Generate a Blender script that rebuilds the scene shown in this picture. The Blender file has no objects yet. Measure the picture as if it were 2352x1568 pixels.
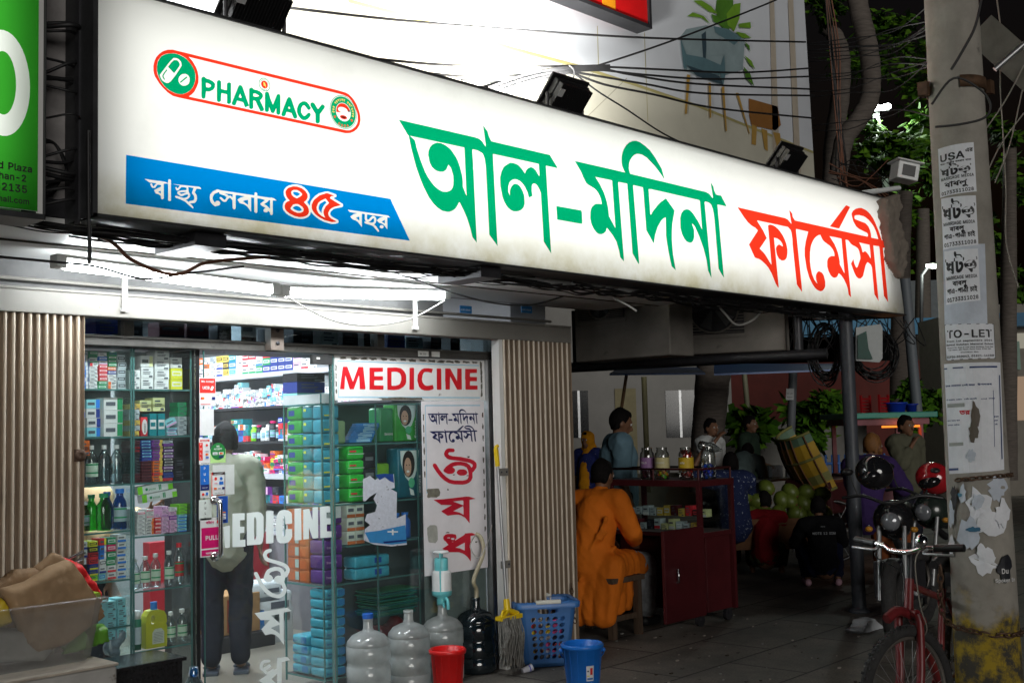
import bpy, bmesh, math, random
from mathutils import Vector, Matrix, geometry, noise
R=math.radians; PI=math.pi
SC=bpy.context.scene; COL=SC.collection
rnd=random.Random(7)
# ---------------------------------------------------------------- camera (X along the shop front, Y into the shop, Z up)
CAMP=Vector((0,0,1.6)); FPX=2650.0; W0,H0=2352.0,1568.0
_y,_p,_r=R(46.5),R(4.4),R(1.46)
_F=Vector((math.sin(_y)*math.cos(_p),math.cos(_y)*math.cos(_p),math.sin(_p)))
_Rt=Vector((math.cos(_y),-math.sin(_y),0)); _U=_Rt.cross(_F)
CR=_Rt*math.cos(_r)-_U*math.sin(_r); CU=_Rt*math.sin(_r)+_U*math.cos(_r)
cd=bpy.data.cameras.new('camera'); co=bpy.data.objects.new('camera',cd); COL.objects.link(co)
cd.sensor_width=36; cd.lens=36*FPX/W0; cd.clip_start=.05; cd.clip_end=500
m3=Matrix((CR,CU,-_F)).transposed(); co.matrix_world=Matrix.Translation(CAMP)@m3.to_4x4()
SC.camera=co
# ---------------------------------------------------------------- night sky, exposure
wd=bpy.data.worlds.new('World'); SC.world=wd; wd.use_nodes=True; nt=wd.node_tree
sk=nt.nodes.new('ShaderNodeTexSky'); sk.sky_type='NISHITA'; sk.sun_disc=False
sk.sun_elevation=R(-3); sk.sun_rotation=R(250)
bg=nt.nodes['Background']; nt.links.new(sk.outputs[0],bg.inputs[0]); bg.inputs[1].default_value=0.06
sl=bpy.data.lights.new('fill_sun','SUN'); sl.energy=.95; sl.angle=R(25); sl.color=(1,.97,.92); so=bpy.data.objects.new('fill_sun',sl); COL.objects.link(so)  # low sun lamp added as fill light from the street side
so.rotation_euler=Vector((.46,.80,-.155)).to_track_quat('-Z','Y').to_euler()
SC.view_settings.view_transform='Standard'; SC.view_settings.look='None'; SC.view_settings.gamma=1; SC.view_settings.exposure=0
SC.cycles.use_denoising=True; SC.cycles.max_bounces=10; SC.cycles.transparent_max_bounces=24
SC.cycles.sample_clamp_indirect=6; SC.cycles.caustics_reflective=False; SC.cycles.caustics_refractive=False
# ---------------------------------------------------------------- helpers
def at(x,y,**k):                                   # pixel of the 2352x1568 photo -> point on a real plane
    r=_F+CR*((x-W0/2)/FPX)-CU*((y-H0/2)/FPX)
    if 'Y' in k: t=(k['Y']-CAMP.y)/r.y
    elif 'X' in k: t=(k['X']-CAMP.x)/r.x
    elif 'Z' in k: t=(k['Z']-CAMP.z)/r.z
    else: t=k['d']
    return CAMP+r*t
def V3(*a): return Vector(a)
def s2l(c):
    return tuple((v/12.92 if v<=.04045 else ((v+.055)/1.055)**2.4) for v in [q/255. for q in c])
_MC={}
def pm(name,col,rough=.6,metal=0,var=.12,scale=6,bump=0,spec=.5,coat=0,spots=None,stretch=None,trans=0,alpha=1):
    """principled material with procedural unevenness; col in linear"""
    if name in _MC: return _MC[name]
    m=bpy.data.materials.new(name); m.use_nodes=True; _MC[name]=m
    n=m.node_tree.nodes; l=m.node_tree.links; b=n['Principled BSDF']
    b.inputs['Roughness'].default_value=rough; b.inputs['Metallic'].default_value=metal
    b.inputs['Specular IOR Level'].default_value=spec; b.inputs['Coat Weight'].default_value=coat
    b.inputs['Transmission Weight'].default_value=trans; b.inputs['Alpha'].default_value=alpha
    c=tuple(col)+(1,)
    if var or spots or bump:
        tc=n.new('ShaderNodeTexCoord'); mp=n.new('ShaderNodeMapping'); l.new(tc.outputs['Object'],mp.inputs[0])
        if stretch: mp.inputs['Scale'].default_value=stretch
        nz=n.new('ShaderNodeTexNoise'); nz.inputs['Scale'].default_value=scale; nz.inputs['Detail'].default_value=6; nz.inputs['Roughness'].default_value=.65
        l.new(mp.outputs[0],nz.inputs['Vector'])
        rp=n.new('ShaderNodeValToRGB'); l.new(nz.outputs['Fac'],rp.inputs[0])
        e=rp.color_ramp.elements; e[0].position=.3; e[1].position=.7
        e[0].color=tuple(v*(1-var) for v in col)+(1,); e[1].color=tuple(min(1,v*(1+var)) for v in col)+(1,)
        out=rp.outputs[0]
        if spots:                                   # (colour, scale, threshold, softness)
            sc_,s_,t_,w_=spots
            n2=n.new('ShaderNodeTexNoise'); n2.inputs['Scale'].default_value=s_; n2.inputs['Detail'].default_value=8; n2.inputs['Roughness'].default_value=.7
            l.new(mp.outputs[0],n2.inputs['Vector'])
            mr=n.new('ShaderNodeMapRange'); mr.inputs[1].default_value=t_; mr.inputs[2].default_value=t_+w_; l.new(n2.outputs['Fac'],mr.inputs[0])
            mx=n.new('ShaderNodeMix'); mx.data_type='RGBA'; l.new(mr.outputs[0],mx.inputs[0]); l.new(out,mx.inputs[6]); mx.inputs[7].default_value=tuple(sc_)+(1,)
            out=mx.outputs[2]
        l.new(out,b.inputs['Base Color'])
        if bump:
            bp=n.new('ShaderNodeBump'); bp.inputs['Strength'].default_value=bump; bp.inputs['Distance'].default_value=.02
            l.new(nz.outputs['Fac'],bp.inputs['Height']); l.new(bp.outputs[0],b.inputs['Normal'])
    else: b.inputs['Base Color'].default_value=c
    return m
def plain(col,rough=.55): 
    return pm('paint_%d_%d_%d'%tuple(int(v*255) for v in col),s2l(tuple(int(v*255) for v in col)),rough,var=.06,scale=25)
def C8(r,g,b,rough=.55): return plain((r/255,g/255,b/255),rough)
def emit(name,col,st):
    if name in _MC: return _MC[name]
    m=bpy.data.materials.new(name); m.use_nodes=True; _MC[name]=m; n=m.node_tree.nodes; n.clear()
    o=n.new('ShaderNodeOutputMaterial'); e=n.new('ShaderNodeEmission'); e.inputs[0].default_value=tuple(col)+(1,); e.inputs[1].default_value=st
    m.node_tree.links.new(e.outputs[0],o.inputs[0]); return m
def glassy(name,tint=(.93,.97,.96),refl=.07,rough=.02,dust=0,dustcol=(.6,.65,.65)):
    if name in _MC: return _MC[name]
    m=bpy.data.materials.new(name); m.use_nodes=True; _MC[name]=m; n=m.node_tree.nodes; l=m.node_tree.links; n.clear()
    o=n.new('ShaderNodeOutputMaterial'); t=n.new('ShaderNodeBsdfTransparent'); t.inputs[0].default_value=tuple(tint)+(1,)
    g=n.new('ShaderNodeBsdfGlossy'); g.inputs['Roughness'].default_value=rough
    lw=n.new('ShaderNodeLayerWeight'); lw.inputs[0].default_value=.25
    mr=n.new('ShaderNodeMapRange'); mr.inputs[3].default_value=refl; mr.inputs[4].default_value=min(1,refl*5); l.new(lw.outputs['Fresnel'],mr.inputs[0])
    mx=n.new('ShaderNodeMixShader'); l.new(mr.outputs[0],mx.inputs[0]); l.new(t.outputs[0],mx.inputs[1]); l.new(g.outputs[0],mx.inputs[2])
    out=mx.outputs[0]
    if dust:
        d=n.new('ShaderNodeBsdfDiffuse'); d.inputs[0].default_value=tuple(dustcol)+(1,)
        tl=n.new('ShaderNodeBsdfTranslucent'); tl.inputs[0].default_value=tuple(dustcol)+(1,)
        dm=n.new('ShaderNodeMixShader'); dm.inputs[0].default_value=.4; l.new(d.outputs[0],dm.inputs[1]); l.new(tl.outputs[0],dm.inputs[2])
        tc=n.new('ShaderNodeTexCoord'); nz=n.new('ShaderNodeTexNoise'); nz.inputs['Scale'].default_value=4; nz.inputs['Detail'].default_value=7; l.new(tc.outputs['Object'],nz.inputs[0])
        r2=n.new('ShaderNodeMapRange'); r2.inputs[1].default_value=.3; r2.inputs[2].default_value=.75; r2.inputs[3].default_value=dust*.5; r2.inputs[4].default_value=dust*1.5; l.new(nz.outputs['Fac'],r2.inputs[0])
        m2=n.new('ShaderNodeMixShader'); l.new(r2.outputs[0],m2.inputs[0]); l.new(out,m2.inputs[1]); l.new(dm.outputs[0],m2.inputs[2]); out=m2.outputs[0]
    l.new(out,o.inputs[0]); return m
def sheer(name,col,tr=.5):                          # thin translucent plastic / backlit film
    if name in _MC: return _MC[name]
    m=bpy.data.materials.new(name); m.use_nodes=True; _MC[name]=m; n=m.node_tree.nodes; l=m.node_tree.links; n.clear()
    o=n.new('ShaderNodeOutputMaterial'); d=n.new('ShaderNodeBsdfDiffuse'); t=n.new('ShaderNodeBsdfTranslucent'); mx=n.new('ShaderNodeMixShader')
    for q in (d,t): q.inputs[0].default_value=tuple(col)+(1,)
    mx.inputs[0].default_value=tr; l.new(d.outputs[0],mx.inputs[1]); l.new(t.outputs[0],mx.inputs[2]); l.new(mx.outputs[0],o.inputs[0]); return m
WM={}
def _link(o,parent):
    COL.objects.link(o)
    if parent is not None: o.parent=parent
def tag(o,label=None,cat=None,group=None,kind=None):
    if label: o['label']=label
    if cat: o['category']=cat
    if group: o['group']=group
    if kind: o['kind']=kind
    return o
def thing(name,label,cat,loc=(0,0,0),rz=0,group=None,mat=None):
    o=bpy.data.objects.new(name,None); o.empty_display_size=.1; COL.objects.link(o)
    M=mat if mat is not None else Matrix.Translation(Vector(loc))@Matrix.Rotation(rz,4,'Z')
    o.matrix_world=M; WM[o.name]=M.copy(); return tag(o,label,cat,group)
class MB:
    def __init__(s): s.v=[]; s.f=[]; s.mi=[]; s.sm=[]; s.mats=[]
    def _m(s,mat):
        if mat not in s.mats: s.mats.append(mat)
        return s.mats.index(mat)
    def add(s,vs,fs,mat,smooth=False):
        b=len(s.v); i=s._m(mat); s.v+= [Vector(q) for q in vs]
        for f in fs: s.f.append([b+k for k in f]); s.mi.append(i); s.sm.append(smooth)
        return s
    def quad(s,a,b,c,d,mat): return s.add([a,b,c,d],[(0,1,2,3)],mat)
    def box(s,lo,hi,mat,M=None):
        (x0,y0,z0),(x1,y1,z1)=lo,hi
        vs=[Vector(p) for p in ((x0,y0,z0),(x1,y0,z0),(x1,y1,z0),(x0,y1,z0),(x0,y0,z1),(x1,y0,z1),(x1,y1,z1),(x0,y1,z1))]
        if M is not None: vs=[M@q for q in vs]
        return s.add(vs,[(0,3,2,1),(4,5,6,7),(0,1,5,4),(1,2,6,5),(2,3,7,6),(3,0,4,7)],mat)
    def cbox(s,c,size,mat,M=None):
        h=[q/2 for q in size]; return s.box([c[i]-h[i] for i in range(3)],[c[i]+h[i] for i in range(3)],mat,M)
    def tube(s,pts,r,mat,n=8,closed=False,cap=True,smooth=True):
        pts=[Vector(p) for p in pts]; N=len(pts)
        rs=r if isinstance(r,(list,tuple)) else [r]*N
        vs=[];fs=[]; up=None
        for i in range(N):
            if closed: t=pts[(i+1)%N]-pts[i-1]
            else: t=pts[min(i+1,N-1)]-pts[max(i-1,0)]
            t=t.normalized() if t.length>1e-9 else Vector((0,0,1))
            if up is None:
                up=t.cross(Vector((0,0,1)));
                if up.length<.1: up=t.cross(Vector((1,0,0)))
            up=(up-t*up.dot(t)); up=up.normalized() if up.length>1e-6 else t.orthogonal().normalized()
            w=t.cross(up)
            for k in range(n):
                a=2*PI*k/n; vs.append(pts[i]+(up*math.cos(a)+w*math.sin(a))*rs[i])
        for i in range(N if closed else N-1):
            j=(i+1)%N
            for k in range(n): fs.append((i*n+k,i*n+(k+1)%n,j*n+(k+1)%n,j*n+k))
        s.add(vs,fs,mat,smooth)
        if cap and not closed: s.add(vs[:n],[tuple(range(n))[::-1]],mat); s.add(vs[-n:],[tuple(range(n))],mat)
        return s
    def lathe(s,prof,mat,n=24,M=None,smooth=True,a0=0,a1=2*PI):
        full=abs(a1-a0-2*PI)<1e-6; vs=[];fs=[]; K=n if full else n+1
        for (r,z) in prof:
            for k in range(K):
                a=a0+(a1-a0)*k/n; q=Vector((r*math.cos(a),r*math.sin(a),z)); vs.append(M@q if M is not None else q)
        for i in range(len(prof)-1):
            for k in range(n):
                k2=(k+1)%K if full else k+1
                fs.append((i*K+k,i*K+k2,(i+1)*K+k2,(i+1)*K+k))
        s.add(vs,fs,mat,smooth); return s
    def ball(s,c,r,mat,n=12,M=None,m2=8):
        r=r if isinstance(r,(tuple,list)) else (r,r,r)
        vs=[];fs=[]
        for i in range(m2+1):
            p=PI*i/m2
            for k in range(n):
                a=2*PI*k/n; q=Vector((r[0]*math.sin(p)*math.cos(a),r[1]*math.sin(p)*math.sin(a),r[2]*math.cos(p)))
                if M is not None: q=M.to_3x3()@q
                vs.append(Vector(c)+q)
        for i in range(m2):
            for k in range(n): fs.append((i*n+k,(i+1)*n+k,(i+1)*n+(k+1)%n,i*n+(k+1)%n))
        return s.add(vs,fs,mat,True)
    def caps(s,a,b,ra,rb,mat,n=12):                  # closed tapered capsule for remeshing
        a=Vector(a);b=Vector(b); d=(b-a); 
        if d.length<1e-6: return s.ball(a,ra,mat,n)
        d=d.normalized(); o=d.orthogonal().normalized(); w=d.cross(o); prof=[]
        for i in range(5): t=PI/2*i/4; prof.append((a-d*ra*math.cos(t),ra*math.sin(t)))
        for i in range(5): t=PI/2*i/4; prof.append((b+d*rb*math.sin(t),rb*math.cos(t)))
        vs=[];fs=[]
        for p,r in prof:
            for k in range(n): A=2*PI*k/n; vs.append(p+(o*math.cos(A)+w*math.sin(A))*max(r,1e-4))
        for i in range(len(prof)-1):
            for k in range(n): fs.append((i*n+k,i*n+(k+1)%n,(i+1)*n+(k+1)%n,(i+1)*n+k))
        s.add(vs,fs,mat,True); return s
    def flat(s,contours,fn,mat):                     # filled outlines (even-odd), fn maps (u,v) to a point
        def inside(p,c):
            r=False; n=len(c)
            for i in range(n):
                a,b=c[i],c[(i+1)%n]
                if (a[1]>p[1])!=(b[1]>p[1]) and p[0]<a[0]+(p[1]-a[1])*(b[0]-a[0])/(b[1]-a[1]): r=not r
            return r
        N=len(contours)
        if N==1: groups=[contours]
        else:
            inn=[[j for j in range(N) if j!=i and inside(contours[i][0],contours[j])] for i in range(N)]
            groups=[[contours[i]]+[contours[j] for j in range(N) if i in inn[j] and len(inn[j])==len(inn[i])+1] for i in range(N) if len(inn[i])%2==0]
        for g in groups:
            vl=[[Vector((p[0],p[1],0)) for p in c] for c in g]
            tr=geometry.tessellate_polygon(vl); pts=[p for c in g for p in c]
            s.add([fn(p[0],p[1]) for p in pts],[tuple(t) for t in tr],mat)
        return s
    def prism(s,poly,fn,mat,depth):                  # outline with thickness: fn(u,v,w)
        n=len(poly); tr=geometry.tessellate_polygon([[Vector((p[0],p[1],0)) for p in poly]])
        vs=[fn(p[0],p[1],0) for p in poly]+[fn(p[0],p[1],depth) for p in poly]
        fs=[tuple(t) for t in tr]+[tuple(i+n for i in t[::-1]) for t in tr]+[(i,(i+1)%n,(i+1)%n+n,i+n) for i in range(n)]
        return s.add(vs,fs,mat)
    def text(s,txt,fn,mat,size=1,x=0,y=0,width=None,center=False):
        w=text_width(txt)*size; k=1.0
        if width: k=width/w; w=width
        cx=x-(w/2 if center else 0)
        for ch in txt:
            if ch==' ': cx+=.28*size*k; continue
            g=glyph(ch)
            if g is None: continue
            adv,cs=g
            s.flat([[(cx+p[0]*size*k,y+p[1]*size) for p in c] for c in cs],fn,mat); cx+=adv*size*k
        return s
    def build(s,name,parent=None,bev=0,local=False,smooth=None,weld=False):
        me=bpy.data.meshes.new(name); vs=s.v
        W=WM[parent.name] if parent is not None else None
        if parent is None:
            if vs:
                c=Vector((sum(p.x for p in vs)/len(vs),sum(p.y for p in vs)/len(vs),min(p.z for p in vs)))
            else: c=Vector((0,0,0))
            W=Matrix.Translation(c)
        if not local: Wi=W.inverted(); vs=[Wi@p for p in vs]
        me.from_pydata([tuple(p) for p in vs],[],s.f)
        for m in s.mats: me.materials.append(m)
        me.polygons.foreach_set('material_index',s.mi); me.polygons.foreach_set('use_smooth',s.sm if smooth is None else [smooth]*len(s.f))
        if bev or weld:
            bm=bmesh.new(); bm.from_mesh(me)
            bmesh.ops.remove_doubles(bm,verts=bm.verts,dist=1e-5)
            bmesh.ops.recalc_face_normals(bm,faces=bm.faces)
            if bev:
                ed=[e for e in bm.edges if len(e.link_faces)==2 and e.calc_face_angle(0)>.5]
                bmesh.ops.bevel(bm,geom=ed,offset=bev,segments=2,profile=.5,affect='EDGES',clamp_overlap=True)
            bm.to_mesh(me); bm.free()
        me.update()
        o=bpy.data.objects.new(name,me); COL.objects.link(o)
        if parent is not None:
            o.parent=parent; WM[o.name]=W.copy()
        else: o.location=W.translation; WM[o.name]=W.copy()
        return o
def dup(root,loc,rz=None,label=None,group=None):
    r=root.copy(); COL.objects.link(r); r.location=loc
    if rz is not None: r.rotation_euler=(0,0,rz)
    if label: r['label']=label
    if group: r['group']=group
    for ch in list(root.children):
        c=ch.copy(); COL.objects.link(c); c.parent=r
        for g in ch.children: d=g.copy(); COL.objects.link(d); d.parent=c
    return r
def remesh(mb,name,parent,voxel=.012,smooth=4,mat=None,local=True,crease=0):
    """union of capsules -> one continuous skin"""
    me=bpy.data.meshes.new('src'); me.from_pydata([tuple(p) for p in mb.v],[],mb.f)
    o=bpy.data.objects.new('src',me); COL.objects.link(o)
    md=o.modifiers.new('r','REMESH'); md.mode='VOXEL'; md.voxel_size=voxel; md.use_smooth_shade=True
    if smooth: sm=o.modifiers.new('s','SMOOTH'); sm.iterations=smooth; sm.factor=.5
    dg=bpy.context.evaluated_depsgraph_get(); e=o.evaluated_get(dg); n=bpy.data.meshes.new_from_object(e)
    bpy.data.objects.remove(o); bpy.data.meshes.remove(me); n.name=name; n.materials.clear(); n.materials.append(mat or mb.mats[0])
    if not local and parent is not None: n.transform(WM[parent.name].inverted())
    ob=bpy.data.objects.new(name,n); COL.objects.link(ob)
    if parent is not None: ob.parent=parent; WM[ob.name]=WM[parent.name].copy()
    for p in n.polygons: p.use_smooth=True
    if crease:                                       # cloth folds
        o_=Vector((rnd.random()*9,rnd.random()*9,rnd.random()*9)); nr=[v.normal.copy() for v in n.vertices]
        for v,q in zip(n.vertices,nr):
            c=v.co; w=Vector((c.x*7+c.z*3,c.y*7-c.z*2,c.z*4.5))+o_; k=(1-abs(noise.noise(w)))**3*1.2+(1-abs(noise.noise(w*2.1)))**3*.5-.75
            v.co=c+q*k*crease
        n.update()
    return ob
GLYPH_CHARS="ABCDEFGHIJLMNOPRSTUVWYabcdefghiklmnoprstuvwxyz0123456789-.,#&()অইএঔকঘচটতদধনপবমরলশষসহািীুে০১২৪৬৭ংগজণভউ"
TRACE_KEYS=['al','modina','farmesi','shastho','bochor','num','numout','logored','logogreen','pharm','oushod','doorvinyl','med']
_GC={}
def glyph(ch):
    if ch not in _GC:
        i=GLYPH_CHARS.find(ch)
        if i<0: _GC[ch]=None
        else:
            a,cs=GLYPH_DATA[i]; _GC[ch]=(a/250,[[(c[k]/250,c[k+1]/250) for k in range(0,len(c),2)] for c in cs])
    return _GC[ch]
def text_width(t): return sum(.28 if c==' ' else (glyph(c)[0] if glyph(c) else 0) for c in t)
def trace(k,Y):
    x0,z0,cs=TRACE_DATA[TRACE_KEYS.index(k)]
    return [[(x0+c[i]/1000,z0+c[i+1]/1000) for i in range(0,len(c),2)] for c in cs]
def planeY(Y): return lambda u,v: Vector((u,Y,v))
def sag(a,b,drop,n=14): 
    a=Vector(a);b=Vector(b); return [a.lerp(b,i/n)+Vector((0,0,-drop*4*(i/n)*(1-i/n))) for i in range(n+1)]
def curve(pts,n=6):                                  # catmull-rom through points
    P=[Vector(p) for p in pts]; L=[]
    for i in range(len(P)-1):
        a=P[i-1] if i else P[i]; b=P[i]; c=P[i+1]; d=P[i+2] if i+2<len(P) else c
        for j in range(n):
            t=j/n; L.append(.5*((2*b)+(-a+c)*t+(2*a-5*b+4*c-d)*t*t+(-a+3*b-3*c+d)*t**3))
    return L+[P[-1]]
def area(name,loc,size,power,direction,parent,col=(1,1,1)):
    ld=bpy.data.lights.new(name,'AREA'); ld.shape='RECTANGLE'; ld.size,ld.size_y=size; ld.energy=power; ld.color=col
    o=bpy.data.objects.new(name,ld); COL.objects.link(o)
    M=Matrix.Translation(Vector(loc))@Vector(direction).to_track_quat('-Z','Y').to_matrix().to_4x4()
    if parent is not None: o.parent=parent; o.matrix_local=WM[parent.name].inverted()@M
    else: o.matrix_world=M
    return o
def point(name,loc,power,parent,col=(1,1,1),r=.08):
    ld=bpy.data.lights.new(name,'POINT'); ld.energy=power; ld.color=col; ld.shadow_soft_size=r
    o=bpy.data.objects.new(name,ld); COL.objects.link(o)
    if parent is not None: o.parent=parent; o.matrix_local=WM[parent.name].inverted()@Matrix.Translation(Vector(loc))
    else: o.location=loc
    return o
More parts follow.
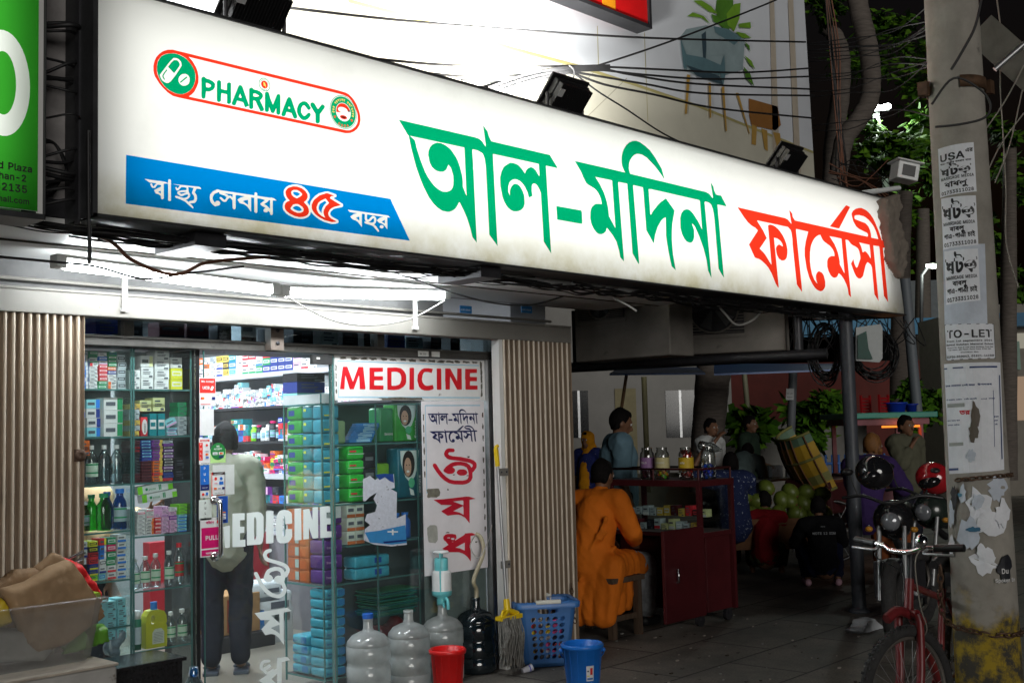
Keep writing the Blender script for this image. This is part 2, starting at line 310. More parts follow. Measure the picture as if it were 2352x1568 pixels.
GLYPH_DATA=[[124,[[3,-6,-1,-2,-1,4,44,128,50,134,71,133,75,129,121,-2,116,-7,95,-5,81,29,39,30,26,-5],[48,56,71,56,60,90]]],
[118,[[14,-6,10,-1,11,131,15,134,66,134,89,126,99,116,106,100,103,79,95,67,104,57,111,41,111,28,105,13,96,3,80,-5],[38,21,75,23,82,31,81,41,67,51,38,51],[38,78,62,78,71,81,78,90,75,101,65,106,38,106]]],
[132,[[54,-7,32,2,15,20,6,43,5,78,14,105,30,123,52,134,76,135,99,127,112,116,120,102,124,85,119,81,100,81,91,97,79,106,63,108,52,105,43,98,35,83,32,61,36,41,46,27,61,20,73,20,84,24,100,46,119,46,123,41,124,34,114,14,100,1,78,-7]]],
[130,[[14,-6,10,-1,11,131,15,134,62,134,80,130,96,122,111,106,122,73,120,42,110,20,95,5,78,-3,55,-7],[38,21,70,23,79,28,89,40,94,56,91,82,85,95,71,104,38,106]]],
[109,[[14,-6,10,-1,11,131,15,134,97,132,100,112,95,107,38,106,38,78,90,77,94,73,95,57,89,52,38,51,38,22,95,20,100,15,98,-4,94,-7]]],
[107,[[14,-6,10,-1,11,131,15,134,96,132,99,112,94,107,38,105,38,76,88,75,93,70,91,52,87,50,38,49,37,-2,32,-7]]],
[134,[[54,-7,29,4,15,20,6,43,5,78,15,107,31,124,52,134,81,134,97,128,111,117,121,100,124,85,119,81,100,81,91,96,81,105,70,108,54,106,44,98,35,83,32,61,36,41,43,30,54,22,61,20,81,22,90,29,97,42,67,45,66,68,120,70,126,64,125,36,116,16,99,0,79,-7]]],
[133,[[14,-6,10,-1,11,131,32,134,36,131,38,79,91,78,94,131,98,134,118,132,119,-4,98,-7,93,-2,92,51,39,52,37,-2,32,-7]]],
[79,[[6,-6,1,-1,2,18,23,22,23,105,3,109,1,129,7,134,69,133,73,128,72,109,51,105,51,22,72,18,73,-2,68,-7]]],
[103,[[35,-7,17,1,8,11,3,25,3,44,8,49,26,49,31,44,32,27,37,21,49,19,58,23,62,32,62,128,67,133,85,133,90,127,88,18,80,5,64,-5]]],
[102,[[14,-6,10,-1,10,128,14,133,32,134,38,128,38,21,92,20,97,15,97,-1,91,-7]]],
[161,[[14,-6,10,-1,11,131,38,134,43,130,79,41,114,131,145,132,146,-4,126,-7,121,-2,120,69,92,0,86,-7,67,-4,37,68,36,-2,31,-7]]],
[135,[[14,-6,10,-1,11,131,39,131,93,47,94,129,99,134,119,132,120,-4,92,-4,38,80,37,-2,32,-7]]],
[137,[[54,-7,32,2,15,20,6,43,5,78,13,103,30,123,52,134,81,134,102,125,118,107,129,79,129,48,120,23,104,4,84,-6],[60,20,72,20,86,26,96,38,102,58,101,75,94,92,83,104,70,108,55,106,44,98,35,83,32,66,34,47,39,35,47,26]]],
[115,[[14,-6,10,-1,11,131,15,134,64,134,90,125,102,112,108,98,108,76,101,60,89,48,75,42,38,40,36,-4],[38,67,61,66,74,72,80,87,75,101,64,106,38,106]]],
[116,[[14,-6,10,-1,11,131,15,134,64,134,89,126,105,107,109,82,102,63,88,48,112,3,111,-4,107,-7,85,-5,58,43,39,44,36,-4],[38,70,60,69,74,74,81,87,77,99,65,106,38,106]]],
[116,[[43,-8,32,-5,15,6,5,22,6,38,28,40,39,23,53,18,73,23,79,29,80,38,73,45,36,56,20,65,9,79,7,100,14,117,26,127,45,134,70,134,88,127,99,117,106,102,105,90,83,88,72,104,62,108,44,106,37,101,35,91,48,81,78,73,97,62,107,47,108,28,102,12,89,-1,69,-8]]],
[116,[[47,-6,42,-1,42,105,5,108,3,129,8,134,106,133,110,128,108,108,71,106,70,-1,66,-6]]],
[133,[[52,-7,26,4,11,28,10,129,15,133,36,131,39,35,51,22,71,19,84,25,92,39,93,129,98,133,116,133,121,128,121,38,117,24,102,3,86,-5]]],
[124,[[49,-6,39,14,-1,129,4,134,26,131,60,37,94,131,117,133,121,124,76,0,71,-6]]],
[176,[[37,-6,32,1,0,118,0,131,21,134,25,131,48,47,73,132,95,134,100,130,123,47,146,131,150,134,172,132,174,126,171,117,137,-4,113,-7,109,-4,86,78,62,-4]]],
[122,[[49,-6,45,-1,44,50,1,120,-1,129,4,134,26,132,59,80,91,132,115,133,120,128,116,119,73,49,72,-2,67,-7]]],
[101,[[30,-7,17,-2,6,8,2,18,3,40,17,54,62,64,62,70,57,75,45,76,36,73,29,64,23,62,6,68,5,78,17,92,29,99,44,102,68,99,83,88,89,77,90,-1,85,-6,69,-6,64,-2,50,-8],[39,18,56,21,62,30,63,38,32,31,29,24]]],
[110,[[47,-7,34,-1,28,-6,13,-6,8,-1,8,128,12,133,33,131,35,96,53,102,72,100,91,87,102,63,103,32,90,6,68,-7],[54,18,61,19,70,25,76,41,71,67,57,76,42,71,35,55,38,29,45,21]]],
[103,[[41,-7,26,-1,11,13,3,35,4,64,13,84,26,95,41,101,63,101,79,95,89,86,96,68,91,63,76,59,62,74,54,76,43,74,31,57,30,43,33,31,42,20,51,17,63,21,76,35,95,30,97,24,89,8,77,-2,63,-8]]],
[110,[[39,-7,21,1,6,22,3,35,3,60,6,72,14,86,32,99,54,102,72,96,73,131,95,133,99,128,99,-1,94,-6,78,-6,72,-2,59,-8],[49,18,64,23,72,44,67,68,54,76,45,75,37,70,30,51,35,27]]],
[105,[[42,-7,23,1,11,13,3,35,3,59,11,81,22,93,36,100,56,102,78,95,89,85,98,64,99,41,94,36,33,36,33,29,40,22,56,17,65,21,73,31,79,32,94,28,97,20,90,7,75,-4,64,-8],[32,62,69,62,64,72,54,76,41,73]]],
[67,[[19,-6,14,-1,14,74,-3,78,-5,96,0,100,14,101,16,121,29,134,41,138,60,137,66,131,62,114,47,112,41,104,43,100,62,98,63,81,59,76,41,74,41,-2,36,-7]]],
[110,[[39,-43,19,-34,7,-21,9,-13,27,-4,43,-17,57,-18,68,-13,72,0,53,-5,39,-4,24,2,14,10,3,35,3,60,6,72,20,92,36,101,58,102,71,96,78,101,95,101,99,95,97,-19,91,-29,78,-39,64,-43],[47,21,64,25,72,43,67,68,56,76,46,76,38,71,30,51,34,30]]],
[107,[[12,-6,8,-1,8,128,12,133,29,134,35,128,35,97,54,102,68,101,83,94,92,80,96,65,96,-1,90,-7,69,-4,68,63,63,73,52,76,41,72,35,62,34,-2,29,-7]]],
[46,[[11,-6,7,-1,7,95,11,100,29,100,35,95,35,-1,30,-6],[16,105,7,111,5,127,15,136,27,136,37,127,37,114,25,105]]],
[99,[[12,-6,8,-1,8,128,12,133,29,134,35,128,35,68,67,99,90,100,94,98,94,90,59,54,97,5,99,-1,93,-7,70,-5,37,34,35,31,33,-4]]],
[51,[[25,-6,12,3,8,12,8,127,13,133,29,133,34,128,35,21,47,18,51,6,50,-1,45,-6]]],
[156,[[12,-6,8,-1,10,99,28,100,34,96,48,102,61,102,80,91,97,101,116,102,128,98,138,89,146,66,144,-5,123,-7,118,-2,118,67,115,73,106,76,96,74,90,63,88,-4,84,-7,65,-5,63,65,58,74,48,76,41,74,35,63,34,-2,29,-7]]],
[106,[[12,-6,8,-1,9,98,28,100,34,96,46,101,60,102,82,94,91,82,96,65,94,-4,90,-7,69,-4,68,63,63,73,52,76,41,72,35,62,34,-2,29,-7]]],
[108,[[41,-7,26,-1,11,13,3,35,4,64,13,84,26,95,41,101,63,101,79,95,94,79,101,58,100,31,90,9,77,-2,63,-8],[49,18,59,19,67,25,74,45,70,65,62,74,54,76,38,71,30,51,35,27]]],
[110,[[12,-42,8,-37,8,96,13,101,29,101,34,96,48,102,76,99,93,85,101,67,104,38,100,23,92,7,75,-5,51,-8,35,-2,33,-40],[51,18,65,21,72,29,76,40,76,54,70,68,65,74,55,76,45,74,40,68,35,55,37,31,43,22]]],
[69,[[12,-6,8,-1,8,96,13,100,28,100,34,97,44,102,61,102,67,96,65,77,45,74,35,63,34,-2,29,-7]]],
[95,[[33,-7,20,-2,9,8,3,19,5,27,25,32,34,21,49,17,57,20,60,28,17,44,7,59,7,78,19,94,28,99,43,102,63,100,81,87,86,76,85,69,65,64,55,75,47,77,36,74,34,68,41,63,67,56,79,49,88,35,88,18,76,1,65,-5]]],
[61,[[32,-6,19,0,11,12,10,74,0,76,-5,81,-5,96,0,100,10,101,10,119,16,123,35,122,37,101,53,100,57,95,56,78,37,74,37,26,41,19,51,19,56,16,59,-1,53,-7]]],
[107,[[35,-7,23,-2,15,7,8,23,9,99,13,101,33,99,35,33,41,21,50,18,61,22,67,33,69,99,73,101,93,100,96,96,94,-3,74,-6,68,-1,54,-7]]],
[101,[[39,-6,34,-1,1,85,0,98,4,100,26,98,48,38,71,98,96,99,98,89,62,-4]]],
[146,[[33,-6,28,-2,2,83,0,91,2,99,27,98,43,46,60,99,84,98,100,46,115,97,120,100,141,98,141,88,112,-5,88,-4,71,49,55,-4]]],
[99,[[4,-6,0,3,30,49,4,88,3,98,29,99,47,72,66,99,92,99,92,90,64,48,94,4,94,-4,68,-5,47,25,27,-5]]],
[101,[[12,-42,6,-35,10,-18,27,-15,34,0,0,88,0,99,21,101,26,98,48,39,71,99,96,100,99,92,54,-24,45,-35,35,-41]]],
[99,[[9,-6,5,-1,7,18,50,74,8,76,6,80,7,98,87,99,88,78,45,21,88,19,91,15,89,-4]]],
[117,[[46,-7,25,4,13,22,6,46,6,80,12,102,28,126,48,135,64,135,88,123,101,103,107,74,106,43,97,15,85,1,67,-7],[51,19,61,19,70,25,79,51,79,76,75,93,69,103,59,109,50,108,42,101,33,73,37,38,42,27]]],
[117,[[18,-6,14,-1,16,18,47,21,47,97,44,98,26,85,20,84,16,89,16,109,48,133,70,133,75,128,75,21,102,18,103,-2,98,-7]]],
[117,[[15,-6,10,-1,13,18,65,74,74,93,68,105,52,108,41,101,35,86,15,85,10,90,13,107,19,119,36,131,47,134,74,132,84,127,96,114,101,88,90,62,53,21,99,20,103,15,103,-2,98,-7]]],
[117,[[42,-7,24,0,12,11,5,25,7,37,29,39,41,22,59,19,72,25,76,38,68,52,55,56,38,56,34,60,35,79,58,106,16,107,11,112,12,128,17,133,95,133,99,128,99,113,70,78,90,68,99,57,104,41,102,21,94,8,77,-4,66,-7]]],
[117,[[69,-6,64,-1,64,20,9,21,4,26,4,42,57,131,78,134,82,131,83,124,38,47,64,47,66,83,87,85,91,80,92,47,108,44,109,26,105,21,92,20,89,-5]]],
[117,[[44,-7,27,0,18,8,10,24,11,36,32,39,44,22,59,19,73,29,75,45,69,57,60,63,45,62,34,56,12,59,18,128,23,133,93,133,97,127,95,108,44,106,41,89,69,89,83,83,92,74,103,50,100,20,93,9,76,-4,66,-7]]],
[117,[[46,-7,27,1,16,15,10,30,12,55,25,82,57,130,82,133,86,124,60,85,85,78,96,66,103,45,102,26,93,8,81,-2,67,-7],[55,18,69,23,75,35,73,50,61,60,44,55,37,42,41,27]]],
[117,[[23,-6,18,2,70,106,15,107,10,112,11,131,16,134,102,132,104,110,47,-3,42,-7]]],
[117,[[44,-7,18,6,8,24,9,47,23,67,14,81,11,100,17,115,29,128,48,135,65,135,87,125,99,109,101,88,90,67,103,50,106,29,100,12,86,-1,68,-7],[49,19,67,20,76,27,77,39,69,50,53,53,44,50,37,42,37,27],[51,79,64,80,72,87,73,97,68,106,53,109,41,100,41,87]]],
[117,[[31,-6,27,2,53,42,30,49,18,60,10,77,12,103,19,117,31,128,47,134,71,133,84,127,96,114,103,93,102,74,89,46,55,-4],[55,67,68,71,75,83,73,99,61,108,46,106,41,100,37,90,41,76]]],
[117,[[28,41,23,46,23,62,28,67,84,67,90,63,90,46,85,41]]],
[51,[[17,-6,7,4,7,17,18,27,29,27,41,16,41,4,30,-6]]],
[51,[[8,-35,4,-31,4,-23,11,19,16,24,35,23,40,14,28,-30,22,-35]]],
[114,[[15,-6,10,-1,14,29,2,30,-3,35,1,52,19,56,21,73,9,74,4,78,7,96,26,99,30,128,36,133,51,133,55,129,53,98,71,100,77,132,98,132,100,123,96,99,109,98,113,93,110,76,91,71,89,54,102,53,106,49,103,32,84,29,80,-1,75,-6,60,-7,54,-2,58,30,40,29,33,-5],[44,54,63,54,66,73,48,73]]],
[116,[[37,-7,22,-1,9,10,3,24,3,42,10,56,24,70,13,92,16,116,28,129,53,135,73,129,86,111,85,88,79,78,65,65,80,48,81,57,86,62,107,60,107,40,100,22,115,-1,110,-6,90,-6,82,1,60,-7],[44,18,57,19,63,23,42,48,33,40,30,32,34,23],[46,87,59,98,59,104,54,109,47,109,41,103,40,98]]],
[72,[[42,-30,31,-13,21,14,17,35,17,69,24,104,38,137,43,141,59,141,65,133,47,81,44,45,49,18,65,-25,60,-30]]],
[72,[[8,-30,4,-21,19,15,25,54,18,96,4,135,8,140,25,141,37,125,47,96,52,66,52,38,46,8,32,-24,25,-30]]],
[173,[[137,-8,109,21,86,11,64,10,32,24,15,44,-2,82,2,90,17,96,-8,100,-8,122,-1,126,176,123,176,100,159,95,158,0,153,-7],[66,40,83,41,90,46,90,67,76,73,74,57,51,53,45,63,44,78,52,95,21,96,45,53],[127,44,128,96,103,96,119,74,122,48]]],
[104,[[93,-19,41,11,2,26,7,47,54,48,63,54,65,64,56,72,42,74,36,71,36,61,32,57,16,54,9,57,6,78,17,96,-7,99,-10,116,-5,124,18,126,3,134,-7,148,-9,171,-4,179,17,177,25,155,60,154,75,148,89,126,102,125,109,120,107,99,75,96,87,85,96,66,89,39,75,25,108,4,110,-2,102,-15]]],
[147,[[113,-8,96,8,43,6,25,11,9,24,1,43,2,69,13,79,31,74,32,44,40,37,103,36,102,97,84,93,71,79,72,74,89,68,91,53,84,45,66,44,53,49,40,69,42,87,55,108,72,120,90,126,120,121,128,114,134,98,134,1,129,-7]]],
[169,[[74,1,47,11,27,29,10,58,-2,94,3,103,24,106,37,72,55,42,79,30,93,31,104,37,103,50,88,47,78,62,71,54,56,57,46,64,40,76,40,87,50,106,63,117,85,126,64,135,52,151,50,171,60,181,78,177,83,158,130,150,151,140,162,127,166,111,155,82,130,64,137,38,129,19,101,2],[80,75,99,82,104,87,103,96,91,97,77,91,71,84],[133,103,134,114,121,121]]],
[157,[[79,-8,46,25,9,40,0,61,2,70,53,96,-5,98,-10,106,-7,123,153,126,160,122,163,106,159,99,124,96,148,71,152,49,147,37,127,23,102,25,99,-5],[69,44,70,70,46,60],[102,49,122,55,117,65,103,72]]],
[123,[[87,-8,58,15,16,30,8,50,18,62,5,78,3,96,-9,102,-7,123,120,126,127,122,127,100,110,95,109,0,104,-7],[76,37,78,70,52,50],[78,76,78,96,38,96,34,91,39,84,65,90]]],
[111,[[37,-3,22,4,13,18,10,95,-8,100,-8,123,-1,126,114,124,118,106,112,97,46,96,55,89,78,88,96,82,103,71,106,52,97,29,80,9,58,-2],[43,27,63,33,73,47,74,58,41,64]]],
[111,[[37,-3,22,4,13,18,10,95,-7,98,-10,106,-7,124,19,127,2,138,-6,155,-6,173,2,181,21,177,27,155,63,154,83,148,96,126,112,125,118,117,116,102,109,96,41,96,43,26,62,33,75,51,74,61,54,64,50,81,55,88,78,91,94,85,104,69,106,51,97,29,80,9,58,-2]]],
[138,[[67,2,38,14,19,35,-2,86,2,95,-7,98,-10,104,-7,124,134,126,141,122,140,98,109,95,123,80,131,60,130,42,122,22,102,6],[69,32,84,32,97,38,101,48,98,64,89,73,79,73,76,55,54,51,47,75,58,95,27,96,43,53,57,37]]],
[118,[[85,-9,78,-4,73,12,70,58,30,26,10,36,8,95,-9,102,-7,124,114,126,121,123,121,99,98,96,110,80,101,52,106,3,102,-5],[38,74,77,96,38,96]]],
[117,[[81,-8,47,25,9,40,1,59,2,70,19,80,12,97,15,109,31,124,46,127,60,124,62,100,72,104,73,117,78,124,113,126,121,120,120,100,103,95,102,0,97,-7],[70,44,72,71,45,60]]],
[118,[[82,-8,74,1,73,37,59,51,44,58,33,55,33,49,48,34,40,18,33,14,9,30,1,49,4,67,16,81,39,88,73,77,73,96,-5,98,-10,106,-7,123,115,126,122,122,122,100,105,95,104,0,99,-7]]],
[140,[[103,-8,95,1,92,70,42,30,25,44,33,66,15,66,-1,80,0,93,28,119,47,126,64,126,94,111,96,133,104,138,117,136,123,126,143,122,143,100,126,95,125,0,120,-7],[58,83,70,94,59,98,45,95]]],
[117,[[81,-8,51,22,9,40,0,61,2,70,51,96,-5,98,-10,106,-7,123,113,126,120,122,120,100,103,95,102,0,97,-7],[70,44,72,71,45,60]]],
[122,[[86,-8,78,0,77,18,52,44,42,45,36,39,53,21,46,1,32,2,12,17,5,35,7,52,15,64,32,74,23,82,3,88,-8,100,-10,116,-7,123,118,126,125,122,125,100,108,95,107,0,102,-7],[75,64,77,96,54,96,64,71]]],
[117,[[30,-8,20,-2,16,13,23,25,40,29,9,40,0,63,5,72,51,96,-5,98,-10,106,-8,122,-1,125,119,123,123,116,120,100,103,95,100,-4,93,-8,75,-5,51,22,55,11,51,0,42,-7],[71,44,72,72,45,60]]],
[142,[[106,-8,98,1,98,57,91,63,84,62,80,46,65,42,58,46,48,64,35,66,34,54,53,38,43,18,32,19,13,31,2,51,2,69,11,85,31,96,-7,99,-10,106,-7,123,139,126,146,122,146,100,129,95,128,0,123,-7],[66,88,83,94,96,92,98,95,48,96]]],
[132,[[96,-8,88,1,85,87,70,98,63,96,60,90,63,83,85,74,85,57,79,50,64,51,43,61,25,51,7,50,2,57,2,74,23,82,26,92,17,98,-5,98,-9,109,-6,123,14,128,42,117,68,128,87,123,91,136,104,138,111,135,115,126,135,122,136,100,118,95,118,0,112,-7]]],
[124,[[88,-8,53,20,10,36,3,60,31,79,4,89,1,96,-8,100,-7,123,120,126,127,122,127,100,110,95,109,0,104,-7],[78,38,79,48,64,61,48,55],[78,86,79,96,64,96]]],
[133,[[97,-8,89,1,89,57,84,62,61,30,48,19,26,18,4,36,0,49,13,59,23,59,33,46,43,57,33,80,5,87,-8,100,-7,123,129,126,136,122,136,100,120,95,119,0,114,-7],[62,88,88,91,89,95,59,96]]],
[104,[[93,-19,41,11,3,24,1,30,7,47,54,48,63,54,65,64,56,72,42,74,36,71,34,58,18,54,10,56,6,77,17,96,-8,100,-10,116,-7,123,101,126,108,122,108,99,75,96,87,85,96,66,89,39,75,25,108,4,110,-2,102,-15]]],
[54,[[18,-8,10,1,9,89,-8,100,-10,116,-5,124,9,124,13,136,26,138,34,135,38,126,58,123,61,106,57,99,41,95,39,-3,32,-8]]],
[54,[[18,-8,10,1,10,95,-7,99,-10,106,-9,120,-1,126,-3,136,13,160,36,177,67,182,93,174,136,146,140,135,125,121,75,150,53,151,37,142,31,129,58,123,61,106,57,99,41,95,39,-3,32,-8]]],
[54,[[18,-8,10,1,10,95,-7,99,-10,106,-8,122,8,126,6,133,-12,147,-35,151,-21,144,-12,129,-11,117,-21,108,-37,111,-42,123,-91,127,-101,134,-106,145,-104,160,-93,172,-60,182,-27,181,-2,174,26,157,40,126,58,122,58,100,40,95,40,0,34,-7]]],
[4,[[-55,-59,-68,-56,-83,-45,-87,-34,-86,-19,-76,-6,-60,0,-41,0,-32,9,-13,7,-10,-12,23,-38,20,-49,9,-59,-18,-41,-35,-55]]],
[69,[[41,-8,22,1,7,21,2,59,17,96,-8,100,-10,116,-5,124,66,126,74,120,73,100,54,91,39,75,33,58,33,40,38,27,45,22,72,22,79,3,63,-7]]],
[116,[[45,10,25,18,14,28,6,49,7,73,15,91,29,104,49,111,75,109,90,101,103,81,104,44,86,18,65,10],[48,39,64,40,74,51,74,71,66,81,49,81,38,70,38,48]]],
[116,[[44,-7,21,6,16,18,20,39,29,48,44,54,51,51,57,32,49,23,64,24,71,37,18,89,18,110,33,127,51,118,48,99,92,63,102,35,98,17,85,1,63,-8]]],
[116,[[95,-12,51,15,6,32,7,48,12,55,58,53,72,60,69,68,36,78,20,89,16,104,29,126,49,118,49,104,87,92,101,75,100,50,82,31,108,13,112,5,105,-7]]],
[116,[[43,-7,23,0,7,16,4,39,21,62,8,77,6,94,13,109,31,121,47,126,73,124,95,114,103,103,106,85,92,63,106,45,108,26,101,9,92,1,68,-8],[47,22,70,23,77,29,77,35,64,45,49,45,35,34,36,28],[55,77,69,82,74,92,60,96,39,93,39,85]]],
[116,[[56,0,36,8,22,21,9,44,-4,83,4,94,24,95,26,113,35,120,52,117,62,108,68,72,79,88,97,93,108,76,113,58,112,36,103,16,86,3],[58,30,74,31,83,46,69,41,49,45,38,62,36,89,26,92,40,47]]],
[116,[[89,-7,70,3,65,16,64,40,29,43,9,61,6,71,9,95,24,114,36,121,68,124,81,119,93,103,95,24,105,19,108,10,104,-5],[48,69,64,71,62,95,49,95,39,86,37,73]]],
[87,[[68,-15,7,47,19,65,8,84,10,105,20,119,37,126,62,119,76,96,69,71,56,61,41,57,67,31,86,3,84,-8],[37,87,46,88,46,96,37,96]]],
[128,[[92,-8,84,1,83,72,69,88,65,91,74,67,66,48,35,25,28,28,17,46,42,70,16,68,-3,87,10,108,28,122,57,126,83,115,86,135,100,138,107,135,111,126,131,123,134,106,130,99,115,95,113,-3,106,-8]]],
[178,[[144,-9,138,-6,134,6,128,47,119,22,95,6,68,4,35,18,21,34,7,60,-2,87,3,96,-7,98,-10,105,-8,123,-1,126,180,124,184,117,180,99,151,96,159,91,168,74,160,48,166,3,162,-5],[71,35,90,36,96,46,74,40,54,47,41,70,49,96,27,96,47,49,58,38],[128,49,132,65,126,67],[72,71,83,72,95,83,85,88,75,80]]],
[121,[[86,-8,77,1,77,71,73,77,53,95,40,98,32,93,34,80,57,73,60,66,57,47,42,45,10,61,0,79,0,95,9,113,23,123,49,126,77,114,79,135,94,138,101,135,105,126,124,123,127,106,124,99,107,95,106,-3,99,-8]]],
[140,[[68,1,39,13,19,35,-2,86,4,96,-7,99,-10,105,-8,122,-1,126,143,123,147,116,144,100,117,96,134,56,125,22,104,5],[72,31,86,31,97,36,102,43,102,57,77,46,51,52,40,70,44,96,26,96,46,49,56,38],[71,76,80,77,98,96,65,96,73,90]]],
[139,[[68,-3,42,7,23,26,-1,83,3,96,-7,98,-10,105,-7,124,32,127,10,145,6,166,12,180,34,178,40,155,98,151,110,143,117,126,136,126,144,118,143,102,136,96,76,96,76,68,95,88,117,89,126,73,133,47,127,25,116,9,90,-3],[71,28,95,31,101,41,101,49,79,38,58,42,46,62,44,96,27,96,43,51,57,34]]]]
